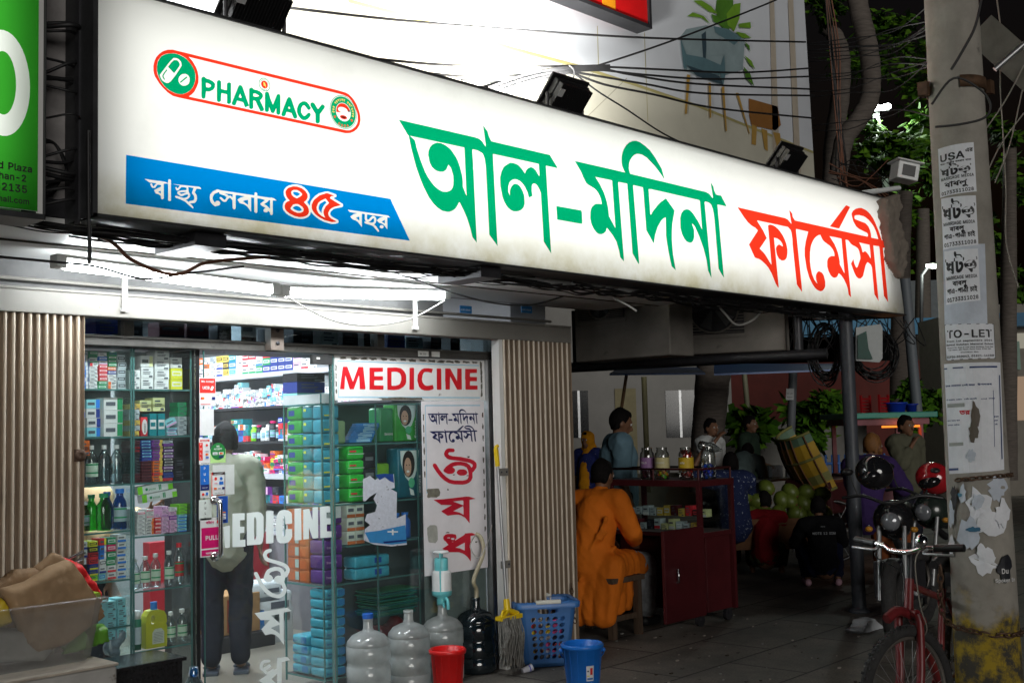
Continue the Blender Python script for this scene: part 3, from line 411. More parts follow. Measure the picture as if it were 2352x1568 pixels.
TRACE_DATA=[[3.878,2.628,[[0,590,56,525,66,517,82,453,112,363,138,307,162,263,201,208,233,179,260,162,294,149,328,147,350,150,375,161,393,174,408,192,420,210,425,211,455,169,477,133,502,75,516,30,549,2,536,405,534,410,535,437,530,502,532,519,536,521,574,520,605,512,611,509,619,498,627,479,634,432,648,58,712,0,692,519,699,520,1075,521,1079,469,1077,447,1047,478,1031,487,1017,491,1003,491,981,481,967,469,953,447,924,473,897,488,874,492,849,493,833,491,820,485,791,468,777,457,759,430,746,394,747,343,761,287,773,262,790,241,803,230,826,218,850,213,875,215,896,221,914,229,934,245,945,268,944,309,933,337,918,357,902,369,892,373,874,375,863,373,854,369,837,354,830,343,824,328,822,300,810,322,811,350,819,370,829,383,843,393,862,400,884,402,912,396,933,384,950,369,972,339,982,310,1013,323,1008,350,1009,380,1015,392,1025,398,1035,399,1045,397,1060,388,1076,369,1086,351,1100,65,1163,0,1138,517,1142,520,1232,520,1242,523,1174,590,682,590,665,614,654,641,622,668,621,662,637,561,635,552,608,578,583,588,555,591],[76,518,470,520,478,253,452,301,452,331,449,358,433,407,418,438,404,457,371,489,348,502,326,510,294,516,267,514,251,508,231,497,214,480,204,459,201,437,210,398,225,377,246,364,260,360,280,358,304,361,312,364,331,378,347,406,364,393,369,384,381,350,382,329,380,300,375,286,362,270,345,261,331,256,299,253,269,261,243,274,227,286,198,313,177,341,146,399,119,463,109,498]]],
[5.099,2.615,[[769,823,729,807,696,784,668,752,655,729,644,696,642,662,648,639,673,603,213,602,182,601,238,544,257,513,283,482,301,473,357,459,377,451,398,434,414,414,427,387,428,367,405,367,369,362,353,354,333,339,322,324,315,303,313,264,320,236,341,205,370,183,390,177,416,178,438,186,454,196,463,205,470,223,476,223,530,182,563,147,588,88,596,52,631,28,633,46,600,529,608,532,693,533,724,88,773,35,788,23,790,38,754,529,759,533,856,532,860,521,879,254,949,179,956,179,971,230,1002,287,1047,337,1072,354,1097,364,1094,240,1101,194,1121,112,1144,41,1189,18,1164,124,1157,223,1161,279,1170,331,1200,420,1107,492,1053,463,1017,439,961,391,932,360,928,366,919,529,948,532,1496,530,1504,518,1517,328,1473,379,1414,428,1391,441,1371,447,1344,448,1314,440,1303,435,1278,413,1262,378,1261,310,1276,272,1304,240,1329,225,1363,220,1381,224,1398,233,1410,247,1419,266,1419,315,1398,354,1403,356,1433,339,1480,276,1524,201,1557,120,1570,48,1607,0,1609,13,1560,523,1566,529,1601,529,1626,524,1640,517,1656,493,1665,468,1673,426,1702,71,1740,33,1765,14,1719,523,1721,527,1736,528,1816,528,1830,529,1833,531,1770,597,1719,596,1705,598,1684,623,1677,648,1649,672,1647,662,1666,573,1663,564,1619,591,1574,598,730,602,726,604,715,634,720,666,730,689,754,715,778,733,804,744,825,747,862,747,910,736,991,696,1053,654,1093,622,1097,623,1072,685,1003,750,949,789,897,811,839,827,802,829],[374,531,539,533,557,232,497,300,493,337,481,387,457,438,418,489],[0,303,4,222,209,221,234,223,236,244,233,293,229,304]]],
[7.078,2.602,[[1648,774,1616,755,1352,564,1477,563,1507,565,1711,764,1706,768],[1,553,0,551,83,487,126,460,174,440,228,429,258,413,250,403,134,299,132,293,204,207,264,201,292,194,351,168,383,149,425,112,479,36,513,8,518,9,520,22,483,382,495,383,526,381,551,376,576,367,599,351,607,328,558,338,544,336,533,332,513,318,504,300,506,280,518,253,540,231,580,219,609,222,632,230,651,243,659,255,670,284,672,311,660,353,638,386,612,414,580,437,550,454,507,470,474,476,447,477,426,475,404,466,431,179,429,176,426,177,349,242,324,257,274,280,380,369,333,421,255,484,259,487,692,487,732,468,742,450,752,404,752,358,788,53,863,0,862,49,813,473,816,485,1000,484,953,400,933,344,928,288,949,191,985,121,1027,75,1060,51,1097,34,1151,26,1187,35,1205,45,1221,58,1232,74,1235,110,1215,157,1192,176,1146,185,1130,182,1112,172,1096,157,1089,139,1091,112,1106,86,1102,85,1061,112,1030,154,1014,201,1007,250,1014,323,1030,369,1044,391,1070,421,1096,442,1123,458,1157,472,1190,479,1220,446,1241,433,1340,404,1384,382,1405,354,1408,330,1357,326,1320,314,1293,296,1282,277,1278,235,1296,197,1329,166,1361,154,1389,152,1422,159,1440,169,1462,194,1478,191,1508,179,1549,150,1583,114,1605,77,1615,31,1656,11,1606,483,1652,483,1696,458,1734,448,1776,443,1809,434,1823,426,1838,407,1849,377,1851,350,1794,275,1779,267,1771,267,1762,272,1739,299,1726,334,1682,292,1731,221,1762,193,1784,183,1805,179,1835,181,1849,186,1883,206,1938,300,1969,327,1978,329,1991,328,2035,313,2052,291,2073,65,2146,12,2099,480,2101,484,2119,485,2201,487,2207,484,2211,468,2249,64,2325,13,2277,479,2279,481,2298,484,2387,485,2391,513,2370,535,2349,548,2262,547,2209,625,2152,691,2119,721,2069,751,2019,769,1985,777,1915,784,1871,778,1813,765,1763,742,1738,720,1732,707,1757,652,1802,615,1848,600,1991,581,2010,570,2007,555,1996,549,803,550,771,575,768,598,729,621,726,612,748,523,746,517,701,543,658,551],[1814,710,1869,718,1943,718,1982,712,2034,697,2094,668,2125,648,2161,611,2198,549,2067,548,2064,580,2053,608,2025,639,1973,661,1795,674,1782,680,1782,696,1789,704],[1342,483,1413,485,1532,485,1537,483,1562,204,1549,212,1489,271,1490,291,1480,329,1464,367,1442,399,1413,430],[1844,484,2026,483,2033,455,2039,382,2035,367,2004,395,1958,418,1934,419,1898,405,1874,456]]],
[2.444,2.606,[[0,98,23,86,55,87,42,71,38,74,34,83,30,83,28,81,27,77,33,67,38,64,49,66,58,79,62,82,77,82,77,75,46,57,45,55,52,42,64,41,76,35,77,24,82,21,87,23,90,27,90,90,106,93,110,92,111,84,111,21,114,17,122,19,124,23,124,92,126,94,124,96,124,109,121,113,115,113,112,110,110,95,96,99],[132,94,168,92,156,77,150,84,145,81,149,71,154,68,162,73,174,86,185,88,200,87,200,77,178,73,163,68,156,64,155,56,164,49,172,46,178,47,195,56,205,59,208,53,201,45,194,42,184,40,149,45,146,44,143,40,148,36,170,32,193,24,228,0,232,1,233,6,217,20,237,24,243,28,249,37,251,45,250,59,240,73,249,90,273,91,267,99,261,100],[208,91,213,92,235,91,227,70,228,65,236,57,238,50,238,44,233,35,214,30,211,25,196,33,207,39,214,47,217,53,217,60,212,67,210,72],[351,100,331,88,323,80,317,71,315,61,316,49,320,39,328,30,342,22,363,30,368,36,368,43,364,47,359,49,349,48,342,40,339,40,331,51,329,58,331,67,340,79,362,90,364,88,364,85,366,82,392,77,402,72,397,63,392,58,388,59,372,69,369,68,366,66,366,61,383,49,389,48,399,51,410,66,417,71,423,69,432,61,433,26,438,21,444,22,448,27,449,87,456,89,497,88,474,79,460,69,459,67,470,53,492,51,508,44,530,21,531,87,548,88,548,23,554,19,559,19,564,25,565,88,588,88,605,85,605,83,583,67,581,63,584,58,609,48,599,40,598,37,599,31,603,28,612,28,618,30,624,36,634,29,634,22,638,19,644,19,648,24,649,87,651,89,671,91,657,99,642,101,634,99,583,99,569,100,565,99,564,111,559,114,554,114,550,110,549,100,546,99,371,99,358,101],[74,57,76,56,76,47,74,45,64,51],[178,65,201,68,176,56,170,57,165,61],[390,88,433,89,433,75,422,81,412,79,405,84],[512,73,515,73,515,50,487,64,498,70],[627,87,633,88,635,86,634,47,615,60,602,65,622,80]]],
[3.536,2.614,[[1,91,0,89,10,81,57,80,35,73,14,59,27,46,45,43,61,37,85,14,87,80,92,82,106,81,105,58,108,50,115,46,105,43,102,41,103,37,111,34,137,31,158,27,190,0,196,4,196,8,179,27,165,35,175,47,178,54,180,62,177,71,167,79,156,79,149,75,132,58,123,55,118,61,120,80,122,82,224,82,224,81,215,79,201,73,182,59,197,48,211,47,229,41,251,20,252,81,255,83,271,83,259,92],[67,64,71,63,70,44,49,56],[157,67,161,68,166,63,164,51,158,45,143,43,126,45,139,49],[231,66,236,66,235,48,214,56],[208,37,202,32,201,25,211,21,221,23,227,30,226,35,220,38]]],
[3.159,2.631,[[50,146,23,135,14,127,7,117,6,108,10,95,16,86,30,75,15,68,5,59,0,44,3,31,9,24,27,13,59,4,83,2,105,6,119,11,128,16,136,23,141,35,140,47,133,61,111,78,124,88,131,98,134,106,133,118,122,132,100,144,73,148],[53,129,72,131,87,127,100,118,102,115,100,110,87,100,71,91,52,96,42,104,38,116,44,124],[246,139,204,123,174,99,166,90,157,71,156,57,160,46,171,33,183,24,207,13,234,5,278,0,302,5,305,7,304,8,272,18,260,27,255,36,256,45,266,61,280,71,299,80,334,91,268,116,268,121,272,126,294,133,252,140],[238,111,241,111,261,93,240,74,228,54,226,42,230,28,236,19,234,18,215,24,197,35,188,48,186,63,196,85,211,97],[60,62,71,64,81,63,102,54,109,45,108,36,104,30,90,24,72,22,49,27,38,33,34,38,37,44,48,57]]],
[3.149,2.622,[[57,163,37,156,23,148,11,135,6,124,7,106,15,92,21,86,10,77,3,65,0,55,0,44,4,34,19,20,37,12,65,4,89,3,110,5,125,9,144,18,156,29,162,45,172,36,193,22,211,14,240,5,284,0,309,4,325,11,327,15,325,24,288,36,279,43,276,50,281,61,296,74,313,81,346,90,353,94,356,99,356,105,352,109,298,129,316,138,317,146,314,150,265,158,245,154,210,141,188,126,174,112,161,94,155,74,140,89,151,103,155,114,155,129,142,147,125,158,106,165,80,167],[67,130,83,130,97,125,99,121,84,112,79,111,64,116,60,122,59,126],[244,108,248,108,255,101,241,88,230,71,226,59,225,47,223,47,209,62,207,67,209,77,214,89,219,93],[74,63,87,63,98,59,108,50,107,45,96,41,84,41,73,43,57,49,57,51,64,58]]],
[2.486,3.087,[[69,203,50,194,40,187,29,177,13,157,7,144,3,130,0,116,0,96,4,80,9,69,29,44,43,31,68,13,92,3,116,1,1041,0,1071,6,1095,18,1115,34,1131,57,1137,83,1136,104,1131,124,1116,156,1099,178,1085,189,1063,202,1045,206,994,208,101,209,93,209],[71,187,98,194,107,195,130,193,145,189,156,185,175,171,191,153,199,140,205,120,205,99,199,78,190,59,180,46,171,37,156,27,143,20,125,16,105,16,80,22,68,27,50,39,34,56,24,74,18,87,16,102,17,124,22,145,31,159,40,170,54,180],[171,194,1026,192,1053,188,1065,184,1083,171,1101,148,1117,116,1120,102,1120,76,1114,59,1102,42,1083,27,1066,19,1047,16,173,15,172,17,185,27,199,43,211,67,219,89,220,113,215,138,208,154,190,179]]],
[2.503,3.103,[[65,174,53,170,37,163,21,151,11,137,3,119,0,103,0,83,7,60,17,42,32,25,45,15,65,6,87,1,105,0,122,3,137,10,153,21,163,30,173,44,180,58,187,80,187,106,183,122,176,134,161,152,144,165,131,171,100,178,85,178],[80,157,96,159,106,156,115,148,118,142,119,131,113,120,92,86,65,49,54,40,44,38,32,41,24,46,16,58,13,67,61,135],[81,147,68,134,53,111,82,89,105,121,109,129,110,136,105,145,100,149,93,150],[45,98,30,77,25,65,28,56,35,49,38,53,32,63,31,66,39,81,48,93,48,97],[123,94,137,98,147,96,154,91,158,83,158,69,154,58,147,51,138,45,125,42,117,43,109,49,104,56,103,67,106,77,116,89],[141,86,111,57,111,52,115,53,146,82,147,87]]],
[2.72,3.104,[[10,103,4,99,0,92,0,10,3,4,10,2,16,5,20,10,23,38,40,41,60,53,68,66,70,79,67,86,58,92,40,97,25,97,16,103],[87,103,82,99,79,93,78,9,82,4,89,2,94,5,99,10,102,46,129,47,131,45,131,7,137,3,146,5,152,13,153,99,149,104,142,104,133,98,131,94,130,65,103,65,101,66,101,98,98,102,92,104],[23,77,29,78,45,75,49,71,47,65,38,59,24,58],[200,103,194,100,190,92,157,15,155,9,158,4,163,2,172,3,177,8,185,27,194,27,216,26,227,4,235,2,241,5,248,16,250,4,260,2,266,5,271,11,271,43,275,46,283,44,307,5,312,1,324,5,329,11,329,18,308,53,320,65,324,73,324,82,320,88,307,95,292,98,273,98,265,105,255,101,249,95,248,16,214,96,208,103],[345,101,338,97,335,88,334,12,337,5,347,4,356,11,358,30,368,8,374,5,382,6,387,10,398,33,398,7,406,2,416,5,421,13,422,96,419,102,411,103,403,99,379,46,365,74,357,98,352,101],[272,78,284,80,301,75,303,73,298,69,283,64,272,64],[200,62,202,62,208,48,206,44,193,45],[467,99,458,87,428,15,426,6,433,0,442,2,449,7,456,25,463,26,485,25,496,3,505,1,511,4,517,10,517,18,483,97,476,100],[549,94,534,84,526,75,516,53,516,36,524,20,540,6,551,3,564,5,574,10,583,17,594,30,597,40,591,46,581,44,563,26,556,24,548,29,540,40,542,60,549,72,554,75,562,76,581,59,586,59,594,63,598,72,588,85,576,95,562,97],[606,100,597,94,595,83,625,46,625,7,632,1,642,3,649,8,651,14,652,51,680,86,682,95,673,102,663,100,640,73,620,97,614,100],[470,56,476,48,476,43,466,45]]],
[5.203,0.721,[[150,770,129,765,115,755,106,740,106,729,112,718,130,703,148,696,168,692,252,682,340,666,367,655,371,650,371,642,359,631,343,651,313,667,261,677,208,678,180,674,158,667,120,649,97,628,98,617,133,601,145,599,176,599,191,605,203,616,201,629,179,644,199,649,227,652,258,651,286,646,313,635,325,614,330,593,329,571,319,557,303,551,272,548,194,553,157,561,125,577,91,602,61,631,31,670,16,674,5,671,0,660,6,649,33,616,63,586,101,558,144,537,191,527,271,521,302,523,333,531,354,544,364,558,367,566,366,599,376,603,390,614,407,631,410,652,403,665,383,680,345,693,257,709,183,716,153,724,142,732,146,740,154,744,193,743,202,749,203,759,194,767],[250,625,230,620,219,609,218,603,230,591,251,583,284,582,306,587,314,592,319,605,307,617,285,624],[304,439,98,434,0,435,30,421,69,398,168,390,77,360,70,356,70,354,127,322,187,324,226,322,252,315,288,297,329,257,333,413,336,415,392,419,330,437],[258,416,273,415,275,402,274,382,179,413],[268,376,271,376,274,363,274,318,235,336,178,349],[320,192,283,192,279,184,188,151,190,159,203,169,201,186,194,193,164,199,123,202,102,199,84,188,82,174,89,163,105,153,113,142,128,130,71,109,126,81,223,72,259,60,279,50,303,32,332,0,336,169,340,171,393,173,351,190],[124,179,142,178,145,174,142,172,120,173,116,176],[158,173,178,171,185,166,185,163,178,158,158,160,151,167],[161,148,175,146,171,144,158,146],[276,131,280,129,277,78,232,97,190,105]]],
[3.597,0.164,[[723,1008,682,1008,668,1005,669,823,672,821,751,819,753,821,753,855,721,857,718,859,719,899,745,898,748,900,747,933,718,936,716,939,717,969,745,970,743,1006],[634,1008,616,1008,614,1006,612,930,590,1000,581,1001,546,999,544,824,585,823,586,891,611,824,626,822,653,823,654,1004,652,1007],[522,1008,486,1008,483,1006,481,826,483,824,528,822,531,824,531,1005,529,1008],[413,1007,391,1005,377,1001,370,995,358,977,353,952,350,885,353,850,362,828,374,819,380,816,414,813,439,817,457,833,464,850,464,891,443,893,418,893,415,859,409,850,402,854,398,871,397,911,398,949,402,968,406,972,409,972,414,966,417,923,452,922,465,924,464,978,459,989,440,1001],[309,1007,286,1007,284,1005,282,824,284,822,324,821,333,824,335,1003,332,1005],[216,1007,157,1005,154,1003,153,825,155,823,239,821,252,825,260,837,266,867,267,976,260,990,248,1001,232,1007],[114,1008,62,1009,59,1007,58,824,60,822,128,818,141,818,143,820,143,857,133,858,116,857,109,857,107,860,108,896,135,896,137,898,137,930,108,932,108,966,110,968,139,968,140,1004,138,1006],[206,979,209,980,216,970,218,952,217,875,213,859,205,848,203,858,201,903,202,967],[35,944,2,940,0,938,10,824,12,822,29,820,41,823,42,941,40,943],[304,791,280,786,269,778,262,767,260,759,262,750,270,733,279,725,291,718,349,699,399,679,413,669,419,657,410,644,402,659,393,669,370,680,342,685,307,680,290,673,279,663,264,632,264,621,268,614,280,606,287,603,310,602,323,609,327,616,327,624,317,637,302,645,306,652,320,658,343,661,358,660,374,653,380,644,383,629,360,632,343,627,336,619,335,607,342,596,348,593,357,587,371,585,376,579,386,574,395,555,394,542,387,531,375,525,355,524,330,533,311,544,282,568,260,595,221,665,214,668,203,668,199,664,199,657,233,594,251,569,276,542,297,526,320,514,353,503,371,502,397,508,408,515,417,527,421,538,421,554,405,592,413,616,420,616,427,620,442,642,446,658,437,676,417,694,379,711,314,732,296,740,288,750,286,755,288,761,293,766,316,771,322,778,320,785,316,790],[421,440,201,438,222,413,242,393,304,387,245,342,270,306,274,304,305,306,324,303,341,295,365,275,398,231,400,414,404,416,454,418,431,436],[360,411,367,411,369,408,370,359,311,410],[362,350,369,349,371,298,340,322,311,338,315,341],[416,160,353,163,347,106,332,101,326,105,319,106,285,98,280,100,274,107,306,121,309,125,306,132,301,136,295,137,257,123,252,127,252,135,259,147,266,148,300,148,304,150,304,158,297,163,289,165,263,166,248,163,238,155,233,145,231,139,233,124,239,115,252,106,268,88,280,81,230,61,228,57,277,18,380,0,383,134,385,136,440,138,424,157],[347,74,350,74,351,72,349,15,310,52]]],
[4.44,1.879,[[28,142,24,136,0,2,34,2,41,73,45,88,77,2,109,3,149,89,153,83,157,3,200,3,201,14,187,144,147,143,105,52,101,50,60,143],[237,141,234,2,349,2,350,28,277,28,273,31,275,61,343,62,347,65,346,87,276,87,276,114,347,117,348,143],[410,145,388,143,384,140,382,1,437,0,482,5,517,21,537,38,543,55,544,92,541,104,528,123,511,136,496,143,463,147],[575,146,570,6,574,3,606,4,610,7,614,144,609,148],[708,147,684,140,675,134,660,122,645,100,640,65,654,24,675,7,704,0,745,0,780,8,785,15,778,37,742,31,719,30,705,35,687,51,681,72,688,101,700,118,710,122,742,122,771,116,781,144,743,148],[816,147,814,8,818,5,851,5,856,9,857,145,852,148],[894,149,891,66,893,60,893,7,933,7,938,97,1000,9,1006,7,1046,8,1048,151,1007,151,1002,65,943,148,937,150],[1082,150,1078,82,1081,76,1080,8,1197,9,1198,37,1128,37,1124,40,1126,66,1193,68,1194,96,1130,96,1126,99,1128,122,1195,125,1196,152],[436,119,465,119,484,113,493,106,502,89,501,65,489,42,480,35,454,28,421,27,417,31,419,115,420,117]]]]
# ================================================================ common materials
WHITEPAINT=pm('aged_white_paint',(.21,.20,.18),.55,var=.1,scale=3,bump=.15,spots=((.11,.095,.07),9,.66,.05))
DIRTYWHITE=pm('chalky_white_board',(.68,.68,.66),.6,var=.08,scale=2,spots=((.3,.3,.28),5,.7,.06))
DARKSTEEL=pm('dark_steel',(.035,.035,.04),.45,.3,var=.3,scale=5,bump=.1)
BLACKPL=pm('black_plastic',(.014,.014,.015),.4,var=.2)
CABLE=pm('black_cable',(.012,.012,.013),.55,var=.3,scale=20)
CONCRETE=pm('old_concrete',(.2,.19,.18),.9,var=.25,scale=4,bump=.4,spots=((.08,.08,.08),6,.62,.1))
CHROME=pm('chrome',(.7,.7,.72),.12,1,var=.05)
ALU=pm('aluminium',(.45,.46,.47),.38,.8,var=.15,scale=12)
GREYWALL=pm('grey_plaster',(.30,.29,.28),.9,var=.12,scale=2.5,bump=.2)
GLASS=glassy('window_glass',(.95,.985,.98),.05,.03,dust=.02)
CASEGLASS=glassy('cabinet_glass',(.94,.985,.975),.05,.05)
GLASSEDGE=pm('green_glass_edge',(.08,.2,.19),.15,var=.1)
FLOORTILE=pm('beige_floor_tile',(.24,.22,.18),.3,var=.1,scale=3)
# ================================================================ pavement
def pavement_mat():
    m=bpy.data.materials.new('pavement'); m.use_nodes=True; n=m.node_tree.nodes; l=m.node_tree.links; b=n['Principled BSDF']
    tc=n.new('ShaderNodeTexCoord'); mp=n.new('ShaderNodeMapping'); l.new(tc.outputs['Object'],mp.inputs[0]); mp.inputs['Rotation'].default_value=(0,0,R(-2))
    br=n.new('ShaderNodeTexBrick'); br.inputs['Scale'].default_value=1; br.inputs['Brick Width'].default_value=1.15; br.inputs['Row Height'].default_value=.58
    br.inputs['Mortar Size'].default_value=.011; br.inputs['Mortar Smooth'].default_value=.4; br.inputs['Bias'].default_value=-.2
    br.inputs['Color1'].default_value=(.15,.138,.124,1); br.inputs['Color2'].default_value=(.122,.115,.108,1); br.inputs['Mortar'].default_value=(.022,.02,.018,1)
    l.new(mp.outputs[0],br.inputs[0])
    nz=n.new('ShaderNodeTexNoise'); nz.inputs['Scale'].default_value=1.3; nz.inputs['Detail'].default_value=8; nz.inputs['Roughness'].default_value=.7; l.new(tc.outputs['Object'],nz.inputs[0])
    rp=n.new('ShaderNodeValToRGB'); l.new(nz.outputs['Fac'],rp.inputs[0]); e=rp.color_ramp.elements; e[0].position=.32; e[0].color=(.30,.29,.28,1); e[1].position=.62; e[1].color=(1.35,1.3,1.2,1)
    mx=n.new('ShaderNodeMix'); mx.data_type='RGBA'; mx.blend_type='MULTIPLY'; mx.inputs[0].default_value=1; l.new(br.outputs[0],mx.inputs[6]); l.new(rp.outputs[0],mx.inputs[7])
    n2=n.new('ShaderNodeTexNoise'); n2.inputs['Scale'].default_value=60; n2.inputs['Detail'].default_value=4; l.new(tc.outputs['Object'],n2.inputs[0])
    r2=n.new('ShaderNodeMapRange'); r2.inputs[1].default_value=.25; r2.inputs[2].default_value=.75; r2.inputs[3].default_value=.65; r2.inputs[4].default_value=1.35; l.new(n2.outputs['Fac'],r2.inputs[0])
    m2=n.new('ShaderNodeMix'); m2.data_type='RGBA'; m2.blend_type='MULTIPLY'; m2.inputs[0].default_value=1; l.new(mx.outputs[2],m2.inputs[6]); l.new(r2.outputs[0],m2.inputs[7])
    l.new(m2.outputs[2],b.inputs['Base Color'])
    rr=n.new('ShaderNodeMapRange'); rr.inputs[3].default_value=.45; rr.inputs[4].default_value=.85; l.new(nz.outputs['Fac'],rr.inputs[0]); l.new(rr.outputs[0],b.inputs['Roughness'])
    ad=n.new('ShaderNodeMath'); ad.operation='ADD'; l.new(n2.outputs['Fac'],ad.inputs[0]); 
    iv=n.new('ShaderNodeMath'); iv.operation='MULTIPLY'; iv.inputs[1].default_value=-3; l.new(br.outputs['Fac'],iv.inputs[0]); l.new(iv.outputs[0],ad.inputs[1])
    bp=n.new('ShaderNodeBump'); bp.inputs['Strength'].default_value=.5; bp.inputs['Distance'].default_value=.006; l.new(ad.outputs[0],bp.inputs['Height']); l.new(bp.outputs[0],b.inputs['Normal'])
    return m
m=MB(); m.quad((-40,-40,0),(80,-40,0),(80,80,0),(-40,80,0),pavement_mat()); tag(m.build('pavement'),kind='structure')
# raised concrete edge of the pavement behind the steel post
m=MB(); a=at(1955,1345,Z=0); b=at(2062,1386,Z=0)
m.box((a.x,4.55,.004),(a.x+1.6,5.2,.07),pm('kerb_stone',(.07,.065,.06),.9,var=.3,scale=8,bump=.3)); tag(m.build('kerb',bev=.015),kind='structure')
# ================================================================ the shop building
shop=thing('shop_building','single storey corner shop with a glass front and white concrete soffit under the lit sign','shop',(4.2,5.7,0))
m=MB(); m.box((1.0,5.74,.0),(6.0,9.95,.012),FLOORTILE); m.build('floor',shop)
INW=pm('shop_inside_wall',(.36,.37,.38),.7,var=.05)
m=MB(); m.box((1.0,9.95,0),(6.43,10.1,2.9),INW); m.box((1.0,5.75,0),(1.05,9.95,2.7),INW); m.box((6.05,5.75,0),(6.43,9.95,2.8),INW); m.build('wall',shop)
m=MB(); m.box((1.0,5.76,2.7),(6.4,9.95,2.78),INW); m.build('ceiling',shop)
m=MB(); m.box((.5,5.66,2.52),(6.9,5.755,2.9),GREYWALL); m.build('outer_wall',shop)
m=MB(); m.box((1.0,5.9,2.9),(6.43,10.1,6.5),GREYWALL); m.build('upper_storey',shop)
# soffit of the canopy: boards with seams
SOF=pm('painted_soffit',(.66,.67,.66),.55,var=.07,scale=2,spots=((.35,.34,.32),6,.7,.04),bump=.05)
m=MB(); m.box((1.0,4.69,2.5),(3.95,5.08,2.54),SOF); m.box((3.955,4.69,2.497),(6.95,5.08,2.54),SOF)
m.box((1.0,5.088,2.503),(4.28,5.66,2.54),SOF); m.box((4.29,5.088,2.512),(6.95,5.66,2.545),SOF)
m.box((1.0,4.69,2.545),(6.95,5.66,2.62),DARKSTEEL)
m.box((1.0,5.075,2.492),(6.95,5.09,2.499),pm('dark_joint',(.05,.045,.03),.9)); m.build('soffit',shop)
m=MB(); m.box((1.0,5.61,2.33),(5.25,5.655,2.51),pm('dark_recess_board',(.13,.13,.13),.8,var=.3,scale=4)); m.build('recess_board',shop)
m=MB()
for x in (1070,1210):
    p=at(x,712,Y=5.6); m.box((p.x-.05,5.604,p.z-.02),(p.x+.06,5.609,p.z+.03),C8(40,120,180))
    m.text('01757 573678',lambda u,v,p=p:Vector((p.x-.045+u,5.602,p.z-.004+v)),C8(225,235,240),.02,width=.09); m.build('phone_sticker',shop); m=MB()
# white rail beam over the shutters
m=MB(); m.box((1.0,5.49,2.225),(6.42,5.60,2.335),WHITEPAINT); m.box((1.0,5.485,2.335),(6.42,5.52,2.35),WHITEPAINT)
m.tube([(1.0,5.56,2.405),(2.5,5.56,2.395),(4.0,5.57,2.39),(6.3,5.58,2.385)],.011,DIRTYWHITE,6)
m.build('rail_beam',shop,bev=.006)
m=MB()
for px in (288,955): 
    p=at(px,698,Y=5.47); m.box((p.x-.012,5.47,2.27),(p.x+.012,5.485,2.47),DIRTYWHITE); m.box((p.x-.012,5.34,2.47),(p.x+.012,5.485,2.485),DIRTYWHITE); m.box((p.x-.018,5.466,2.255),(p.x+.018,5.49,2.275),DIRTYWHITE)
m.build('bracket',shop)
# header and posts of the glazed front
FRAME=pm('worn_dark_frame',(.075,.072,.066),.5,.2,var=.35,scale=7,spots=((.02,.02,.02),10,.6,.08))
m=MB(); m.box((2.5,5.66,2.095),(5.78,5.74,2.135),FRAME); m.box((2.5,5.65,2.135),(5.78,5.70,2.15),FRAME)
for x in (3.02,3.95,4.75): m.box((x-.03,5.66,2.15),(x+.03,5.73,2.33),FRAME)
m.box((5.715,5.66,0),(5.75,5.72,2.10),ALU); m.box((5.75,5.66,0),(5.80,5.74,2.33),FRAME)
m.box((4.375,5.69,0),(4.395,5.72,2.095),GLASSEDGE); m.box((3.445,5.72,0),(3.478,6.05,2.095),BLACKPL)
m.box((2.5,5.66,0),(3.44,5.74,.10),FRAME); m.box((4.40,5.66,0),(5.72,5.74,.05),FRAME); m.build('window_frame',shop,bev=.003)
m=MB(); p=at(628,775,Y=5.64); m.box((p.x-.045,5.60,2.10),(p.x+.045,5.66,2.26),pm('brown_iron_plate',(.16,.13,.11),.6,.3,var=.3,scale=14)); 
for z in (2.14,2.215): m.lathe([(0,0),(.012,0),(.012,.008),(0,.008)],DARKSTEEL,10,Matrix.Translation((p.x,5.60,z))@Matrix.Rotation(R(90),4,'X'))
m.build('lock_plate',shop)
m=MB(); m.box((2.5,5.69,2.15),(5.75,5.695,2.33),glassy('dark_transom_glass',(.5,.58,.6),.06)); m.build('transom_pane',shop)
m=MB(); m.box((2.5,5.700,.10),(3.44,5.706,2.095),GLASS); m.build('left_pane',shop)
m=MB(); m.box((4.40,5.700,.05),(5.715,5.706,2.095),GLASS); m.build('right_pane',shop)
m=MB(); m.box((5.13,5.712,.06),(5.70,5.716,.70),pm('grey_film_sheet',(.17,.20,.195),.35,var=.25,scale=5,bump=.2)); m.build('film_sheet',shop)
# small header labels
m=MB(); p=at(960,805,Y=5.648); 
for i,(dx,w) in enumerate(((0,.09),(.12,.07))): m.box((p.x+dx,5.644,2.10),(p.x+dx+w,5.648,2.135),C8(200,200,195))
m.text('No. 112',lambda u,v:Vector((p.x+.01+u,5.642,2.112+v)),C8(60,60,60),.02); m.build('header_label',shop)
# glass door
door=MB(); door.box((3.482,5.680,.015),(4.372,5.690,2.09),GLASS); door.box((3.479,5.679,.015),(3.482,5.691,2.09),GLASSEDGE)
door=door.build('door',shop)
m=MB(); m.box((4.22,5.672,2.03),(4.372,5.698,2.088),pm('patch_fitting',(.09,.09,.09),.35,.6)); m.box((4.25,5.670,2.06),(4.275,5.672,2.072),C8(220,220,215)); m.build('patch_fitting',door)
hx=at(505,1200,Y=5.62).x; ht=at(505,1148,Y=5.62).z; hb=at(505,1278,Y=5.62).z
m=MB(); m.tube(curve([(hx,5.675,ht),(hx,5.64,ht),(hx,5.62,ht-.015),(hx,5.615,ht-.05),(hx,5.615,hb+.05),(hx,5.62,hb+.015),(hx,5.64,hb),(hx,5.675,hb)],5),.0135,CHROME,12)
for z in (ht,hb): m.lathe([(.0,0),(.028,0),(.028,.008),(.015,.014)],CHROME,16,Matrix.Translation((hx,5.678,z))@Matrix.Rotation(R(90),4,'X'))
m.build('handle',door)
VINYL=sheer('white_vinyl',(.86,.90,.87),.5)
m=MB(); m.flat(trace('doorvinyl',5.676),planeY(5.677),VINYL); m.build('lettering',door)
